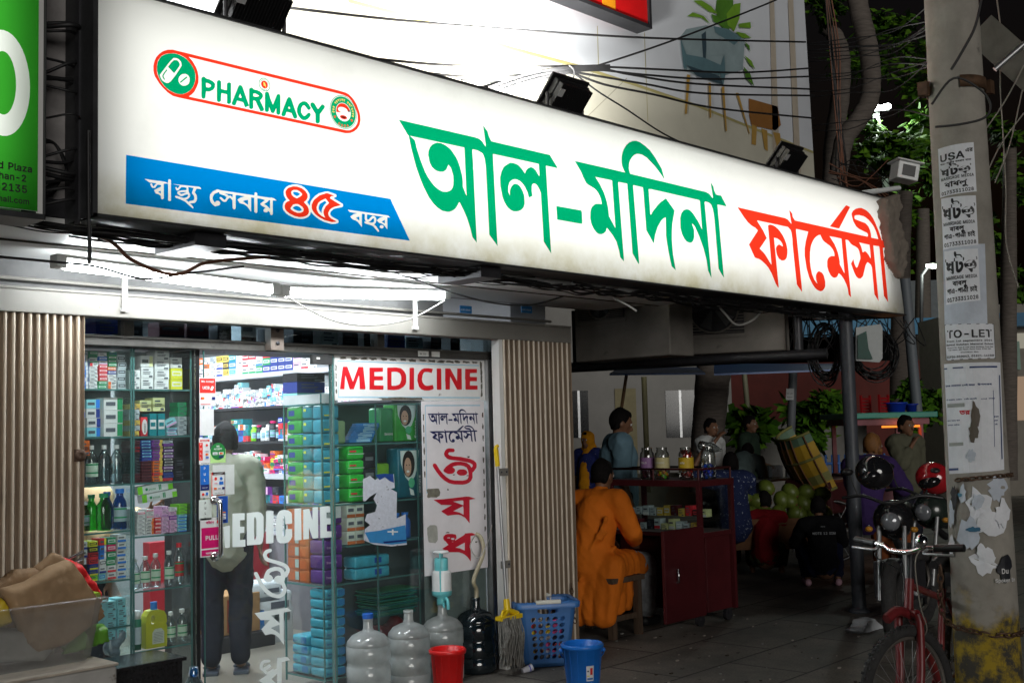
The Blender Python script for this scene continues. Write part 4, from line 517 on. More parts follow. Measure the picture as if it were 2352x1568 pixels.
# ---- stickers on the door (px rectangles on the glass)
def sticker(nm,px,label,bands,Y=5.6765):
    x0,y0,x1,y1=px; a=at(x0,y1,Y=Y); b=at(x1,y0,Y=Y); m=MB(); W=b.x-a.x; Hh=b.z-a.z
    f=lambda u,v,w=0: Vector((a.x+u*W,Y-w,a.z+v*Hh))
    k=0
    for bd in bands:
        if bd[0]=='r': _,u0,v0,u1,v1,c=bd; k+=1; m.add([f(u0,v0,k*.0004),f(u1,v0,k*.0004),f(u1,v1,k*.0004),f(u0,v1,k*.0004)],[(0,1,2,3)],c)
        elif bd[0]=='o':
            _,u,v,r_,c=bd; k+=1; n=20; m.add([Vector((a.x+u*W+math.cos(2*PI*i/n)*r_,Y-k*.0004,a.z+v*Hh+math.sin(2*PI*i/n)*r_)) for i in range(n)],[tuple(range(n))],c)
        else:
            _,u,v,t,sz,c=bd; k+=1
            if len(t)>2 and bd[0]=='v':
                for i,ch in enumerate(t): m.text(ch,lambda p,q,i=i,kk=k:Vector((a.x+u*W+p,Y-kk*.0004,a.z+v*Hh-i*sz*1.25+q)),c,sz,center=True)
            else: m.text(t,lambda p,q,kk=k:Vector((a.x+u*W+p,Y-kk*.0004,a.z+v*Hh+q)),c,sz,center=True)
    o=m.build('sticker',door); o['label']=label; return o
WH=C8(235,237,238); RED=C8(228,48,40); BLU=C8(28,110,205); NAVY=C8(20,40,110); MAG=C8(214,10,110); GRN=C8(30,130,60); LGRN=C8(190,235,150); ORG=C8(240,140,40); BLK=C8(20,20,22)
sticker('s',(458,868,495,932),'red and white bank card sticker with rounded corners',[('r',0,0,1,1,WH),('r',.02,.46,.98,.98,RED),('t',.5,.84,'We Accept',.021,WH),('t',.4,.6,'UCB',.03,WH),('o',.8,.66,.008,WH),('o',.74,.6,.008,WH),('o',.14,.27,.007,RED),('o',.22,.27,.007,ORG),('r',.75,.22,.95,.32,NAVY),('r',.05,.05,.65,.07,RED)])
sticker('s',(459,939,491,1000),'blank white paper sheet',[('r',0,0,1,1,WH)])
sticker('s',(457,1005,482,1066),'tall white card sticker with red pull tab',[('r',0,0,1,1,WH),('r',.12,.86,.95,.93,RED),('t',.5,.875,'NexusPay',.012,WH),('r',0,.15,.33,.82,RED),('v',.16,.72,'PULL',.02,WH),('o',.7,.72,.007,RED),('t',.7,.46,'VISA',.012,NAVY),('o',.65,.37,.006,RED),('o',.75,.37,.006,ORG),('r',.58,.22,.85,.28,BLU),('t',.55,.02,'Dutch-Bangla Bank',.008,BLK)])
sticker('s',(483,1018,518,1063),'green round topped card sticker',[('r',0,0,1,.72,LGRN),('o',.5,.6,.048,GRN),('t',.5,.82,'WE',.018,WH),('t',.5,.68,'ACCEPT',.018,WH),('r',.15,.42,.46,.56,WH),('t',.3,.45,'VISA',.012,NAVY),('r',.54,.42,.85,.56,WH),('o',.65,.49,.006,RED),('o',.74,.49,.006,ORG),('r',.54,.26,.85,.36,NAVY)])
sticker('s',(460,1067,480,1143),'tall blue pull sticker',[('r',0,0,1,1,WH),('r',0,.4,1,1,BLU),('v',.5,.86,'PULL',.026,WH),('r',0,.22,1,.4,NAVY),('t',.5,.29,'TAP & PAY',.009,WH),('o',.3,.1,.008,RED),('r',.6,.07,.85,.16,BLU)])
sticker('s',(482,1066,538,1140),'bare white sheet with ragged left edge',[('r',.12,.03,1,1,C8(222,228,226))])
sticker('s',(486,1083,517,1138),'white card sticker with red outline',[('r',0,0,1,1,RED),('r',.05,.04,.95,.88,WH),('t',.5,.9,'WE ACCEPT',.012,WH),('o',.3,.72,.009,RED),('o',.7,.72,.009,BLU),('r',.55,.46,.85,.6,BLU),('t',.3,.5,'orbit',.012,MAG),('o',.22,.3,.006,RED),('o',.3,.3,.006,ORG),('t',.55,.27,'VISA',.011,NAVY),('r',.74,.25,.92,.35,NAVY),('t',.5,.1,'Dutch-Bangla Bank',.008,BLK)])
sticker('s',(498,1138,523,1202),'blue pull sticker beside the handle',[('r',0,0,1,1,C8(24,80,175)),('v',.45,.83,'PULL',.02,WH),('r',.25,.38,.8,.42,ORG),('r',.3,.26,.8,.35,WH),('o',.5,.3,.006,RED),('r',.3,.15,.8,.24,WH),('t',.55,.17,'VISA',.011,NAVY),('r',.3,.04,.8,.12,NAVY)])
sticker('s',(457,1146,486,1195),'white pull sticker behind the handle top',[('r',0,0,1,1,C8(225,235,230)),('v',.5,.78,'PULL',.022,BLK)])
sticker('s',(460,1186,512,1280),'large magenta pull sticker',[('r',0,0,1,1,WH),('r',.05,.22,.95,.75,MAG),('t',.5,.43,'PULL',.045,WH),('r',.05,.03,.95,.18,MAG),('t',.5,.07,'পেমনট বকাশ',.018,WH),('t',.42,.85,'বিকাশ',.024,MAG),('o',.78,.88,.01,RED)])
# ================================================================ white signs on the right pane
PEEL=pm('peeling_white_film',(.80,.80,.79),.35,var=.07,scale=5,spots=((.30,.28,.25),7,.66,.05),spec=.4)
PEARL=pm('pearly_white_film',(.86,.83,.86),.3,var=.1,scale=3,spots=((.42,.40,.34),5,.66,.06))
REDV=pm('red_vinyl',(.62,.012,.02),.4,var=.06); LBLUE=pm('light_blue_line',(.35,.6,.75),.5); DBLUE=pm('dark_blue_vinyl',(.012,.018,.10),.45)
SCRAP=pm('peeled_patch',(.12,.11,.09),.7,var=.4,scale=40)
ms=thing('medicine_sign','long white film sign reading MEDICINE in red across the top of the window','sign',(5.05,5.69,1.81))
m=MB(); m.box((4.402,5.692,1.812),(5.712,5.699,2.092),PEEL); m.build('panel',ms)
m=MB(); m.box((4.43,5.6915,2.052),(5.66,5.6918,2.058),LBLUE); m.box((4.43,5.6915,1.828),(5.66,5.6918,1.836),LBLUE); m.box((4.425,5.6915,1.828),(4.43,5.6918,2.058),LBLUE); m.build('border_line',ms)
m=MB(); m.flat(trace('med',5.69),planeY(5.6905),REDV); m.build('lettering',ms)
def ragged(m,x0,x1,z0,z1,Y,mat,n=14,seed=1,j=.3):
    r=random.Random(seed); pts=[]
    w=x1-x0;h=z1-z0
    for i in range(n):
        t=2*PI*i/n; k=1-r.random()*j; pts.append((x0+w/2+math.copysign(abs(math.cos(t))**.5,math.cos(t))*w/2*k,z0+h/2+math.copysign(abs(math.sin(t))**.5,math.sin(t))*h/2*k))
    m.flat([pts],planeY(Y),mat)
m=MB()
for i in range(15): x=4.43+i*.082; ragged(m,x,x+.07+.03*rnd.random(),2.062+.006*rnd.random(),2.086,5.6912,SCRAP,12,i,.6)
for i in range(5): z=1.83+i*.05; ragged(m,5.665,5.69,z,z+.06,5.6912,SCRAP,10,40+i,.5)
for i in range(4): z=1.84+i*.05; ragged(m,4.405,4.42,z,z+.05,5.6912,SCRAP,10,60+i,.6)
ragged(m,4.72,5.16,1.811,1.834,5.6908,SCRAP,16,9,.4); m.build('peeled_film',ms)  # patches where the film has peeled, all in one mesh
vs=thing('medicine_sign','tall pearly white film sign with blue and red Bengali lettering down the window','sign',(5.4,5.69,.66))
m=MB(); m.box((5.118,5.6925,.665),(5.70,5.699,1.808),PEARL); m.build('panel',vs)
m=MB(); m.box((5.15,5.6918,1.775),(5.66,5.6922,1.782),LBLUE); m.box((5.145,5.6918,1.2),(5.15,5.6922,1.78),LBLUE); m.build('border_line',vs)
m=MB(); m.flat(trace('oushod',5.69),planeY(5.691),pm('crimson_vinyl',(.60,.012,.035),.4,var=.15,scale=3)); m.build('red_lettering',vs)
m=MB(); sx=.40/3.054
for k,(x0,z0) in (('al',(3.878,2.628)),('modina',(5.099,2.615))):
    m.flat([[(5.165+(x-3.878)*.1555,1.648+(z-2.615)*.128) for x,z in c] for c in trace(k,5.69)],planeY(5.691),DBLUE)
m.flat([[(5.18+(x-7.078)*.186,1.525+(z-2.602)*.15) for x,z in c] for c in trace('farmesi',5.69)],planeY(5.691),DBLUE); m.build('blue_lettering',vs)
m=MB()
for i in range(11): z=.9+i*.078; ragged(m,5.672,5.69,z,z+.06,5.6912,SCRAP,10,80+i,.6)
for i in range(6): z=1.3+i*.075; ragged(m,5.122,5.138,z,z+.06,5.6912,SCRAP,10,100+i,.6)
ragged(m,5.14,5.27,1.165,1.235,5.6912,pm('grime_tape',(.2,.19,.15),.6,var=.3,scale=30),14,3,.25)
ragged(m,5.14,5.24,.87,1.0,5.6912,pm('clear_tape',(.42,.42,.38),.3,var=.2,scale=20),14,5,.15)
for i in range(9): x=5.28+rnd.random()*.3; z=.72+rnd.random()*1.0; ragged(m,x,x+.02+.04*rnd.random(),z,z+.008+.012*rnd.random(),5.6912,SCRAP,8,120+i,.7)
m.build('peeled_film',vs)  # peeled patches of the film together with bits of tape
# torn notice on the pane
tn=thing('torn_poster','torn white and blue paper notice hanging in shreds on the window pane','poster',(4.9,5.695,.9))
pw=C8(215,220,228); pb=C8(60,140,200)
m=MB(); q=lambda x,y:(at(x,y,Y=5.697).x,at(x,y,Y=5.697).z)
m.flat([[q(*p) for p in ((834,1100),(850,1092),(862,1102),(880,1088),(905,1088),(907,1120),(898,1122),(912,1130),(911,1190),(932,1180),(932,1225),(935,1250),(900,1254),(860,1250),(836,1240),(838,1215),(850,1205),(838,1195),(843,1180),(862,1175),(866,1160),(858,1145),(866,1130),(850,1140),(840,1150),(834,1150))]],planeY(5.698),pm('torn_paper',s2l((205,210,222)),.8,var=.12,scale=40,spots=((.05,.05,.08),28,.63,.03)))
m.build('paper',tn)
m=MB(); m.flat([[q(*p) for p in ((862,1090),(880,1087),(903,1088),(905,1108),(895,1104),(884,1095),(872,1102))]],planeY(5.6972),C8(35,70,140)); m.flat([[q(*p) for p in ((838,1222),(870,1218),(931,1205),(934,1246),(900,1250),(850,1245))]],planeY(5.6972),pb); m.flat([[q(*p) for p in ((880,1243),(934,1238),(934,1242),(882,1247))]],planeY(5.6967),NAVY)
m.flat([[q(*p) for p in ((900,1215),(904,1215),(904,1228),(900,1228))]],planeY(5.6967),WH); m.flat([[q(*p) for p in ((890,1219),(914,1219),(914,1222),(890,1222))]],planeY(5.6965),WH)
m.build('printing',tn)
# ================================================================ collapsible gates
def gate(name,label,x0,x1,Y,z0,z1,nsl,seed,amp=.05):
    g=thing(name,label,'shutter gate',((x0+x1)/2,Y,z0)); r=random.Random(seed)
    RUST=pm('rusty_cream_iron',(.33,.25,.18),.65,var=.25,scale=5,spots=((.07,.045,.03),4,.6,.1),stretch=(6,6,.6),bump=.1)
    EDGE=pm('chipped_cream_paint',(.60,.52,.42),.5,var=.12,scale=8,spots=((.12,.09,.07),12,.69,.03),stretch=(4,4,1))
    a=MB(); b=MB(); w=(x1-x0)/nsl
    for i in range(nsl):
        xa=x0+i*w; d=(r.random()-.5)*.006
        # flat strip set back, rolled front edge standing proud
        a.box((xa+w*.30,Y+amp*.15+d,z0),(xa+w*.93,Y+amp*.15+.004+d,z1),RUST)
        a.box((xa+w*.90,Y-amp*.5+d,z0),(xa+w*.96,Y+amp*.5+d,z1),RUST)
        b.tube([(xa+w*.16,Y-amp*.45+d,z0),(xa+w*.16+(r.random()-.5)*.003,Y-amp*.45+d,(z0+z1)/2),(xa+w*.16,Y-amp*.45+d,z1)],w*.17,EDGE,8)
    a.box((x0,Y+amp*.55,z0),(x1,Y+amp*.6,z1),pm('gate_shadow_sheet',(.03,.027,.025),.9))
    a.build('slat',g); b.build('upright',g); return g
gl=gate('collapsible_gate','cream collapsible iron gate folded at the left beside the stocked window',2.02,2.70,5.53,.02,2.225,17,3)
m=MB(); p=at(190,1045,Y=5.47); m.lathe([(.012,0),(.03,0),(.03,.012),(.012,.012)],pm('brown_rust',(.1,.06,.04),.7,.4),14,Matrix.Translation((p.x-.015,5.47,p.z))@Matrix.Rotation(R(90),4,'X')); m.box((p.x-.04,5.46,p.z-.03),(p.x-.012,5.48,p.z+.03),_MC['brown_rust']); m.build('lock_ring',gl)
m=MB(); 
for yy in (1275,1290): p=at(180,yy,Y=5.45); m.tube([(p.x-.09,5.46,p.z-.03),(p.x+.015,5.43,p.z+.02)],.008,CHROME,8)
p=at(182,1300,Y=5.45); m.cbox((p.x,5.44,p.z-.01),(.05,.03,.035),CHROME); m.build('padlock',gl)
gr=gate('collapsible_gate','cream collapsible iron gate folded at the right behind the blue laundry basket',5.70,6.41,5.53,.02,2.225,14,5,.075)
m=MB(); m.box((5.662,5.50,.0),(5.698,5.57,2.23),DIRTYWHITE); m.build('end_post',gr)
for z in (1.32,.70):
    m=MB(); m.cbox((5.665,5.488,z),(.085,.012,.05),WHITEPAINT)
    for dx in (-.025,.025): m.ball((5.665+dx,5.481,z),.007,DARKSTEEL,8)
    m.build('hasp_plate',gr)
# chain on the right gate
m=MB(); p=at(1312,1340,Y=5.46); q_=at(1322,1440,Y=5.40)
def chain(m,pts,L=.035,r=.004,mat=None):
    P=curve(pts,20); acc=0; i=0; last=P[0]; k=0; n=[P[0]]
    for a,b in zip(P[:-1],P[1:]):
        d=(b-a).length; t=0
        while acc+d-t>=L:
            t+=L-acc; acc=0; n.append(a.lerp(b,min(1,t/d if d else 0)))
        acc+=d-t
    for a,b in zip(n[:-1],n[1:]):
        c=(a+b)/2; t=(b-a).normalized(); u=t.orthogonal().normalized(); w=t.cross(u)
        if k%2: u,w=w,u
        k+=1; m.tube([c+t*math.cos(2*PI*j/10)*L*.68+u*math.sin(2*PI*j/10)*L*.32 for j in range(10)],r,mat,5,closed=True)
chain(m,[p,(p.x+.01,5.46,(p.z+q_.z)/2),q_],mat=pm('rusty_chain',(.12,.07,.045),.6,.6,var=.3)); tag(m.build('chain'),'rusty chain dangling at the right edge of the cream gate','chain')
# ================================================================ the lit pharmacy sign box
YS=4.45
sign=thing('pharmacy_sign','long backlit white box sign with green and red Bengali letters above the shop front','sign',(6,4.5,2.53))
X0,X1=2.231,9.709; Z0,Z1=2.53,3.495
SIGNSTEEL=pm('sign_cabinet_steel',(.05,.052,.055),.5,.4,var=.4,scale=5,bump=.1); INNERW=pm('white_lining',(.8,.8,.8),.8,var=0)
m=MB(); t=.012
m.box((X0-.02,YS-.012,Z0-.012),(X1+.02,YS+.205,Z0),SIGNSTEEL); m.add([Vector(p) for p in ((X0-.02,YS-.012,Z1),(9.53,YS-.012,Z1+.025),(9.53,YS+.205,Z1+.025),(X0-.02,YS+.205,Z1),(X0-.02,YS-.012,Z1+.012),(9.53,YS-.012,Z1+.037),(9.53,YS+.205,Z1+.037),(X0-.02,YS+.205,Z1+.012))],[(0,3,2,1),(4,5,6,7),(0,1,5,4),(1,2,6,5),(2,3,7,6),(3,0,4,7)],SIGNSTEEL)
m.box((X0-.02,YS+.193,Z0),(X1+.02,YS+.205,Z1),SIGNSTEEL)
m.box((X0-.022,YS-.012,Z0-.012),(X0-.001,YS+.24,Z1+.012),SIGNSTEEL); m.box((X0-.03,YS+.1,Z0-.03),(X0-.022,YS+.135,Z1+.05),DARKSTEEL)
m.add([Vector(p) for p in ((X1,YS,Z0),(X1,YS+.2,Z0),(9.53,YS+.2,Z1+.025),(9.53,YS,Z1+.025),(X1+.012,YS,Z0),(X1+.012,YS+.2,Z0),(9.542,YS+.2,Z1+.025),(9.542,YS,Z1+.025))],[(0,1,2,3),(7,6,5,4),(0,4,5,1),(2,6,7,3),(1,5,6,2),(3,7,4,0)],SIGNSTEEL)
m.build('cabinet',sign)
m=MB(); m.box((X0,YS+.182,Z0+.004),(9.5,YS+.19,Z1-.004),INNERW); m.box((X0,YS+.02,Z0+.002),(9.6,YS+.18,Z0+.006),INNERW); m.box((X0,YS+.02,Z1-.006),(9.5,YS+.18,Z1-.002),INNERW); m.build('lining',sign)
def face_mat():
    m=bpy.data.materials.new('backlit_white_flex'); m.use_nodes=True; n=m.node_tree.nodes; l=m.node_tree.links; n.clear()
    o=n.new('ShaderNodeOutputMaterial'); d=n.new('ShaderNodeBsdfDiffuse'); t=n.new('ShaderNodeBsdfTranslucent'); mx=n.new('ShaderNodeMixShader'); mx.inputs[0].default_value=.72
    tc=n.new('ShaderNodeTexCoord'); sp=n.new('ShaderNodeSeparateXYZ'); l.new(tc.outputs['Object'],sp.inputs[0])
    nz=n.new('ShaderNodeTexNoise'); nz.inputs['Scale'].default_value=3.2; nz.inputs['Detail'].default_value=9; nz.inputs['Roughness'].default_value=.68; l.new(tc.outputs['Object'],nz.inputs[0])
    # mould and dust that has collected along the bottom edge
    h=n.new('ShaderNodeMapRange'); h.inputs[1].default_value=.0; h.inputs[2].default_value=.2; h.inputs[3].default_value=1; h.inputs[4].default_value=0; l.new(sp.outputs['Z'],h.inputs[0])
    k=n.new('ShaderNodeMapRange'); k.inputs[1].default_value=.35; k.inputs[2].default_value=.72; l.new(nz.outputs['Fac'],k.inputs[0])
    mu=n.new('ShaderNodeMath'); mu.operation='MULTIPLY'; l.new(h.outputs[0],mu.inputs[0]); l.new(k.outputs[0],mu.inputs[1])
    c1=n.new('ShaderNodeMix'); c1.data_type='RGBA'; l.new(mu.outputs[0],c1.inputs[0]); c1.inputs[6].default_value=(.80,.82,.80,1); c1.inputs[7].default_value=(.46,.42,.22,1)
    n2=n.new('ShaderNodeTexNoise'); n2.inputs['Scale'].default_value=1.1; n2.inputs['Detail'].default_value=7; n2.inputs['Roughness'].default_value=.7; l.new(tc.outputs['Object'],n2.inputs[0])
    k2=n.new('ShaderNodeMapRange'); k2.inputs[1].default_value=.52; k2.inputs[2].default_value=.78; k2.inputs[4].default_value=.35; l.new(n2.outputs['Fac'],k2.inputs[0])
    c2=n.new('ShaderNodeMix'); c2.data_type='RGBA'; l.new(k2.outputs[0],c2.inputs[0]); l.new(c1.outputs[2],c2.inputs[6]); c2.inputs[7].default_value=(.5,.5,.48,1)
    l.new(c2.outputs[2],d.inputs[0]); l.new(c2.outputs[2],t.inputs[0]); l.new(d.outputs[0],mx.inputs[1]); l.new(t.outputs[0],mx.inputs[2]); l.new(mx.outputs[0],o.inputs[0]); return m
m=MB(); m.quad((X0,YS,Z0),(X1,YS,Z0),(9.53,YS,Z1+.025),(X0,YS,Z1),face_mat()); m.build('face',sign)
SGRN=sheer('green_translucent_vinyl',(.0,.38,.165),.95); SRED=sheer('red_translucent_vinyl',(.95,.045,.018),.95); SBLU=sheer('blue_translucent_vinyl',(.0,.27,.76),.95); SWHT=sheer('white_translucent_vinyl',(.97,.98,.97),.97); SYEL=sheer('yellow_translucent_vinyl',(.95,.75,.15),.95)
for k,c in (('al',SGRN),('modina',SGRN),('farmesi',SRED),('pharm',SGRN),('logored',SRED),('logogreen',SGRN)):
    m=MB(); m.flat(trace(k,YS),planeY(YS-.002),c); m.build({'logored':'logo_outline','logogreen':'logo_disc'}.get(k,'lettering'),sign)
m=MB(); q=[at(*p,Y=YS) for p in ((289,356),(896,457),(941,553),(288,468))]
m.flat([[(p.x,p.z) for p in q]]+trace('shastho',YS)+trace('bochor',YS)+trace('numout',YS),planeY(YS-.002),SBLU); m.build('banner',sign)
m=MB(); m.flat(trace('num',YS),planeY(YS-.002),SRED); m.build('numeral',sign)
def circ(c,r,n=36,k=1): return [(c[0]+r*math.cos(2*PI*i/n),c[1]+r*k*math.sin(2*PI*i/n)) for i in range(n)]
def arcglyphs(t,c,r,a0,a1,size,inside=False):
    out=[]; sec=abs(R(a1-a0))/len(t)*r*.86
    for i,ch in enumerate(t):
        g=glyph(ch)
        if g is None: continue
        xs=[p[0] for k in g[1] for p in k]; mx=(min(xs)+max(xs))/2; kx=min(size,sec/(max(xs)-min(xs)))
        a=R(a0+(a1-a0)*(i+.5)/len(t)); s_=-1 if inside else 1; ux=(math.sin(a)*s_,-math.cos(a)*s_); uy=(math.cos(a)*s_,math.sin(a)*s_)
        for k in g[1]: out.append([(c[0]+r*math.cos(a)+ux[0]*(p[0]-mx)*kx+uy[0]*p[1]*size,c[1]+r*math.sin(a)+ux[1]*(p[0]-mx)*kx+uy[1]*p[1]*size) for p in k])
    return out
e1=at(607,195,Y=YS); e1=(e1.x,e1.z); m=MB(); P=planeY(YS-.002)
mp=[(-.006,.012),(-.002,.009),(.003,.010),(.004,.004),(.008,.0),(.007,-.006),(.009,-.013),(.006,-.014),(.004,-.006),(-.001,-.006),(-.004,-.008),(-.006,0)]; mp=[(e1[0]+x,e1[1]+z) for x,z in mp]
m.flat([circ(e1,.0315),circ(e1,.0285)],P,SGRN); m.flat([circ(e1,.0185),mp],P,SRED); m.flat([mp],P,SYEL)
m.flat(arcglyphs('গণপরজাতনতরী বাংলা',e1,.0205,165,15,.009)+arcglyphs('সরকার',e1,.0275,235,305,.009,True),P,SGRN); m.build('emblem',sign)
e2=at(788,258,Y=YS); e2=(e2.x,e2.z); m=MB()
g1=arcglyphs('ঔষধ পরশাসন অধিদপতর',e2,.0545,195,-15,.023); g2=arcglyphs('DGDA',e2,.0745,240,300,.023,True)
st=[]
for a in (212,328):
    c=(e2[0]+.062*math.cos(R(a)),e2[1]+.062*math.sin(R(a))); st.append([(c[0]+(.009 if i%2==0 else .004)*math.cos(PI/2+PI*i/5),c[1]+(.009 if i%2==0 else .004)*math.sin(PI/2+PI*i/5)) for i in range(10)])
m.flat([circ(e2,.084),circ(e2,.081)],P,SGRN); m.flat([circ(e2,.078),circ(e2,.0465)]+g1+g2+st,P,SGRN); m.flat(g1,P,SYEL); m.flat(g2+st,P,SRED)
mo=circ((e2[0]-.003,e2[1]+.010),.030,24,.48); sp=[(e2[0]+.0275,e2[1]+.012),(e2[0]+.0415,e2[1]+.018),(e2[0]+.0425,e2[1]+.008),(e2[0]+.029,e2[1]+.006)]; le=circ((e2[0]+.001,e2[1]-.026),.022,24,.45); lf=circ((e2[0]+.001,e2[1]-.026),.015,20,.3)
m.flat([circ(e2,.044),mo,sp,le],P,SRED); m.flat([sp],P,sheer('grey_translucent_vinyl',(.5,.53,.6),.95)); m.flat([lf],P,SGRN); m.build('emblem',sign)
SIGNPOW=33
for i in range(5):
    area('sign_lamp',(3.05+i*1.41,YS+.17,Z0+.5),(1.42,.80),SIGNPOW/5*(1,1.05,1.0,.95,.9)[i],(0,-1,0),sign,(1,.98,.93))
# ================================================================ printed hoarding behind the sign
YH=5.5
hd=thing('printed_hoarding','tall white hoarding printed with an armchair and plants behind the lit sign','billboard',(6,YH,3))
HW=pm('hoarding_white',(.66,.69,.74),.6,var=.05,scale=1.5); HF=pm('hoarding_floor_print',(.60,.58,.48),.6,var=.07,scale=2)
hz=lambda x,y,d=0:at(x,y,Y=YH-d)
m=MB(); tr=at(1845,0,Y=YH); br=at(1872,420,Y=YH)
m.prism([(1.2,2.6),(br.x+.1,2.6),(br.x,br.z),(tr.x,6.4),(1.2,6.4)],lambda u,v,w=0:Vector((u,YH+w,v)),HW,.06); m.build('sheet',hd)
def hp(m,pts,mat,d): m.flat([[(at(x,y,Y=YH-d).x,at(x,y,Y=YH-d).z) for x,y in pts]],planeY(YH-d),mat)
m=MB(); hp(m,[(500,-40),(690,-40),(800,2),(950,42),(1176,112),(1326,152),(1450,192),(1601,243),(1720,290),(1868,350),(1872,425),(500,425)],HF,.004); m.build('floor_print',hd)
m=MB(); YG=pm('yellowed_seam',(.42,.37,.16),.7)
def hline(m,a,b,w,mat,d):
    A=at(*a,Y=YH-d);B=at(*b,Y=YH-d); n=Vector((-(B.z-A.z),0,B.x-A.x)).normalized()*w; m.add([A-n,B-n,B+n,A+n],[(0,1,2,3)],mat)
for a,b in (((800,2),(950,42)),((950,42),(1176,112)),((1176,112),(1326,152)),((1326,152),(1450,192)),((1450,192),(1601,243)),((1601,243),(1868,350))): hline(m,a,b,.012,YG,.008)
for a,b in (((1372,60),(1375,165)),((1248,0),(1250,75)),((1080,-10),(1082,62)),((1480,75),(1488,280))): hline(m,a,b,.0035,YG,.006)
for x in (1010,1090,1160,1230,1300,1370,1440): hline(m,(x,(x-800)*.275+4),(x-130-(x-1000)*.0,(x-800)*.275+130),.003,pm('plank_line',(.36,.34,.27),.8),.007)
m.build('seam',hd)
def hpal(nm,items):
    m=MB(); d=.008
    for pts,c in items: d+=.0012; hp(m,pts,c,d)
    m.build(nm,hd)
q3=lambda pts:[((2048+x*.43556)*W0/4096,(y*.43556)*W0/4096) for x,y in pts]
TEAL=pm('print_teal',(.10,.19,.22),.7); TEAL2=pm('print_teal_light',(.26,.34,.36),.7); TEALD=pm('print_teal_dark',(.03,.06,.08),.7); TAN=pm('print_tan',(.45,.27,.06),.7); BRN=pm('print_brown',(.30,.13,.03),.7); LEAF=pm('print_leaf',(.07,.20,.015),.7,var=.4,scale=4); LEAF2=pm('print_leaf_light',(.16,.34,.02),.7,var=.3,scale=4)
hpal('plant_print',[(q3(p),c) for p,c in (
 ([(1880,0),(2030,0),(2040,150),(1990,290),(1900,230),(1870,90)],LEAF),([(1970,130),(2040,40),(2100,30),(2090,170),(2040,290),(1980,230)],LEAF2),([(1665,8),(1740,5),(1830,60),(1890,130),(1810,110)],LEAF2),
 ([(1610,150),(1660,115),(1760,150),(1825,225),(1740,165)],LEAF2),([(1830,130),(1890,150),(1950,250),(1850,200)],LEAF),([(2080,220),(2190,205),(2195,260),(2090,255)],LEAF2),([(2050,290),(2140,310),(2200,350),(2110,350)],LEAF2),
 ([(2140,385),(2180,420),(2190,475),(2150,420)],LEAF),([(2135,510),(2200,560),(2235,640),(2180,590)],LEAF2),([(2125,610),(2190,680),(2225,795),(2150,720)],LEAF))])
hpal('armchair_print',[(q3(p),c) for p,c in (
 ([(1545,340),(1600,270),(1780,235),(1960,270),(2100,330),(2140,370),(2120,640),(1960,690),(1940,790),(1700,700),(1580,640)],TEAL2),([(1550,345),(1740,320),(1775,540),(1600,500)],TEAL2),([(1740,320),(1790,280),(1780,540),(1755,530)],TEALD),
 ([(1780,275),(2040,390),(2030,425),(1950,500),(1790,520)],TEAL2),([(1850,240),(1990,270),(2110,350),(2040,415),(1870,300)],TEAL),([(1600,500),(1760,530),(1920,600),(1905,690),(1740,660),(1605,600)],TEAL),([(1545,345),(1600,500),(1605,640),(1575,620)],TEAL),([(1605,600),(1905,700),(1945,780),(1700,700)],TEALD),([(1950,500),(1960,690),(1940,790),(1905,640)],TEAL),
 ([(1608,685),(1638,690),(1605,1050),(1588,1045)],TAN),([(1805,760),(1828,765),(1830,1085),(1815,1080)],TAN),([(1925,800),(1950,795),(1975,1205),(1962,1205)],TAN))])
hpal('stool_print',[(q3(p),c) for p,c in (
 ([(2175,905),(2440,980),(2470,1150),(2420,1200),(2200,1150),(2178,1060)],BRN),([(2205,1140),(2250,1165),(2240,1335),(2200,1325)],TAN),([(2290,1180),(2345,1200),(2350,1390),(2320,1370)],TAN),([(2400,1215),(2460,1225),(2475,1320),(2450,1420)],TAN),([(2055,855),(2080,855),(2185,1225),(2178,1232)],TAN))])
hpal('curtain_print',[([(1768,0),(1778,0),(1792,395),(1776,390)],pm('print_beige',(.48,.42,.34),.7)),([(1810,0),(1822,0),(1840,400),(1826,395)],_MC['print_beige'])])
# red and yellow framed board high on the hoarding
rb=thing('red_board','red and yellow framed poster board mounted on the hoarding at the top edge','sign',(7.5,5.3,5.2))
p0=at(1488,58,Y=5.3); p1=at(1320,2,Y=5.3); p2=at(1383,-4,Y=5.3); p3=at(1412,-4,Y=5.3)
sl=(p1.z-p0.z)/(p1.x-p0.x)
m=MB(); m.box((p0.x-2.6,5.30,p0.z),(p0.x,5.42,p0.z+1.6),C8(205,12,16)); m.build('panel',rb)
m=MB(); m.box((p2.x,5.296,p0.z+.02),(p3.x,5.2995,p0.z+1.6),C8(235,150,20)); m.build('yellow_stripe',rb)
m=MB(); m.box((p0.x-2.62,5.28,p0.z-.03),(p0.x+.03,5.43,p0.z),DARKSTEEL); m.box((p0.x,5.28,p0.z),(p0.x+.03,5.43,p0.z+1.6),DARKSTEEL); m.build('frame',rb)
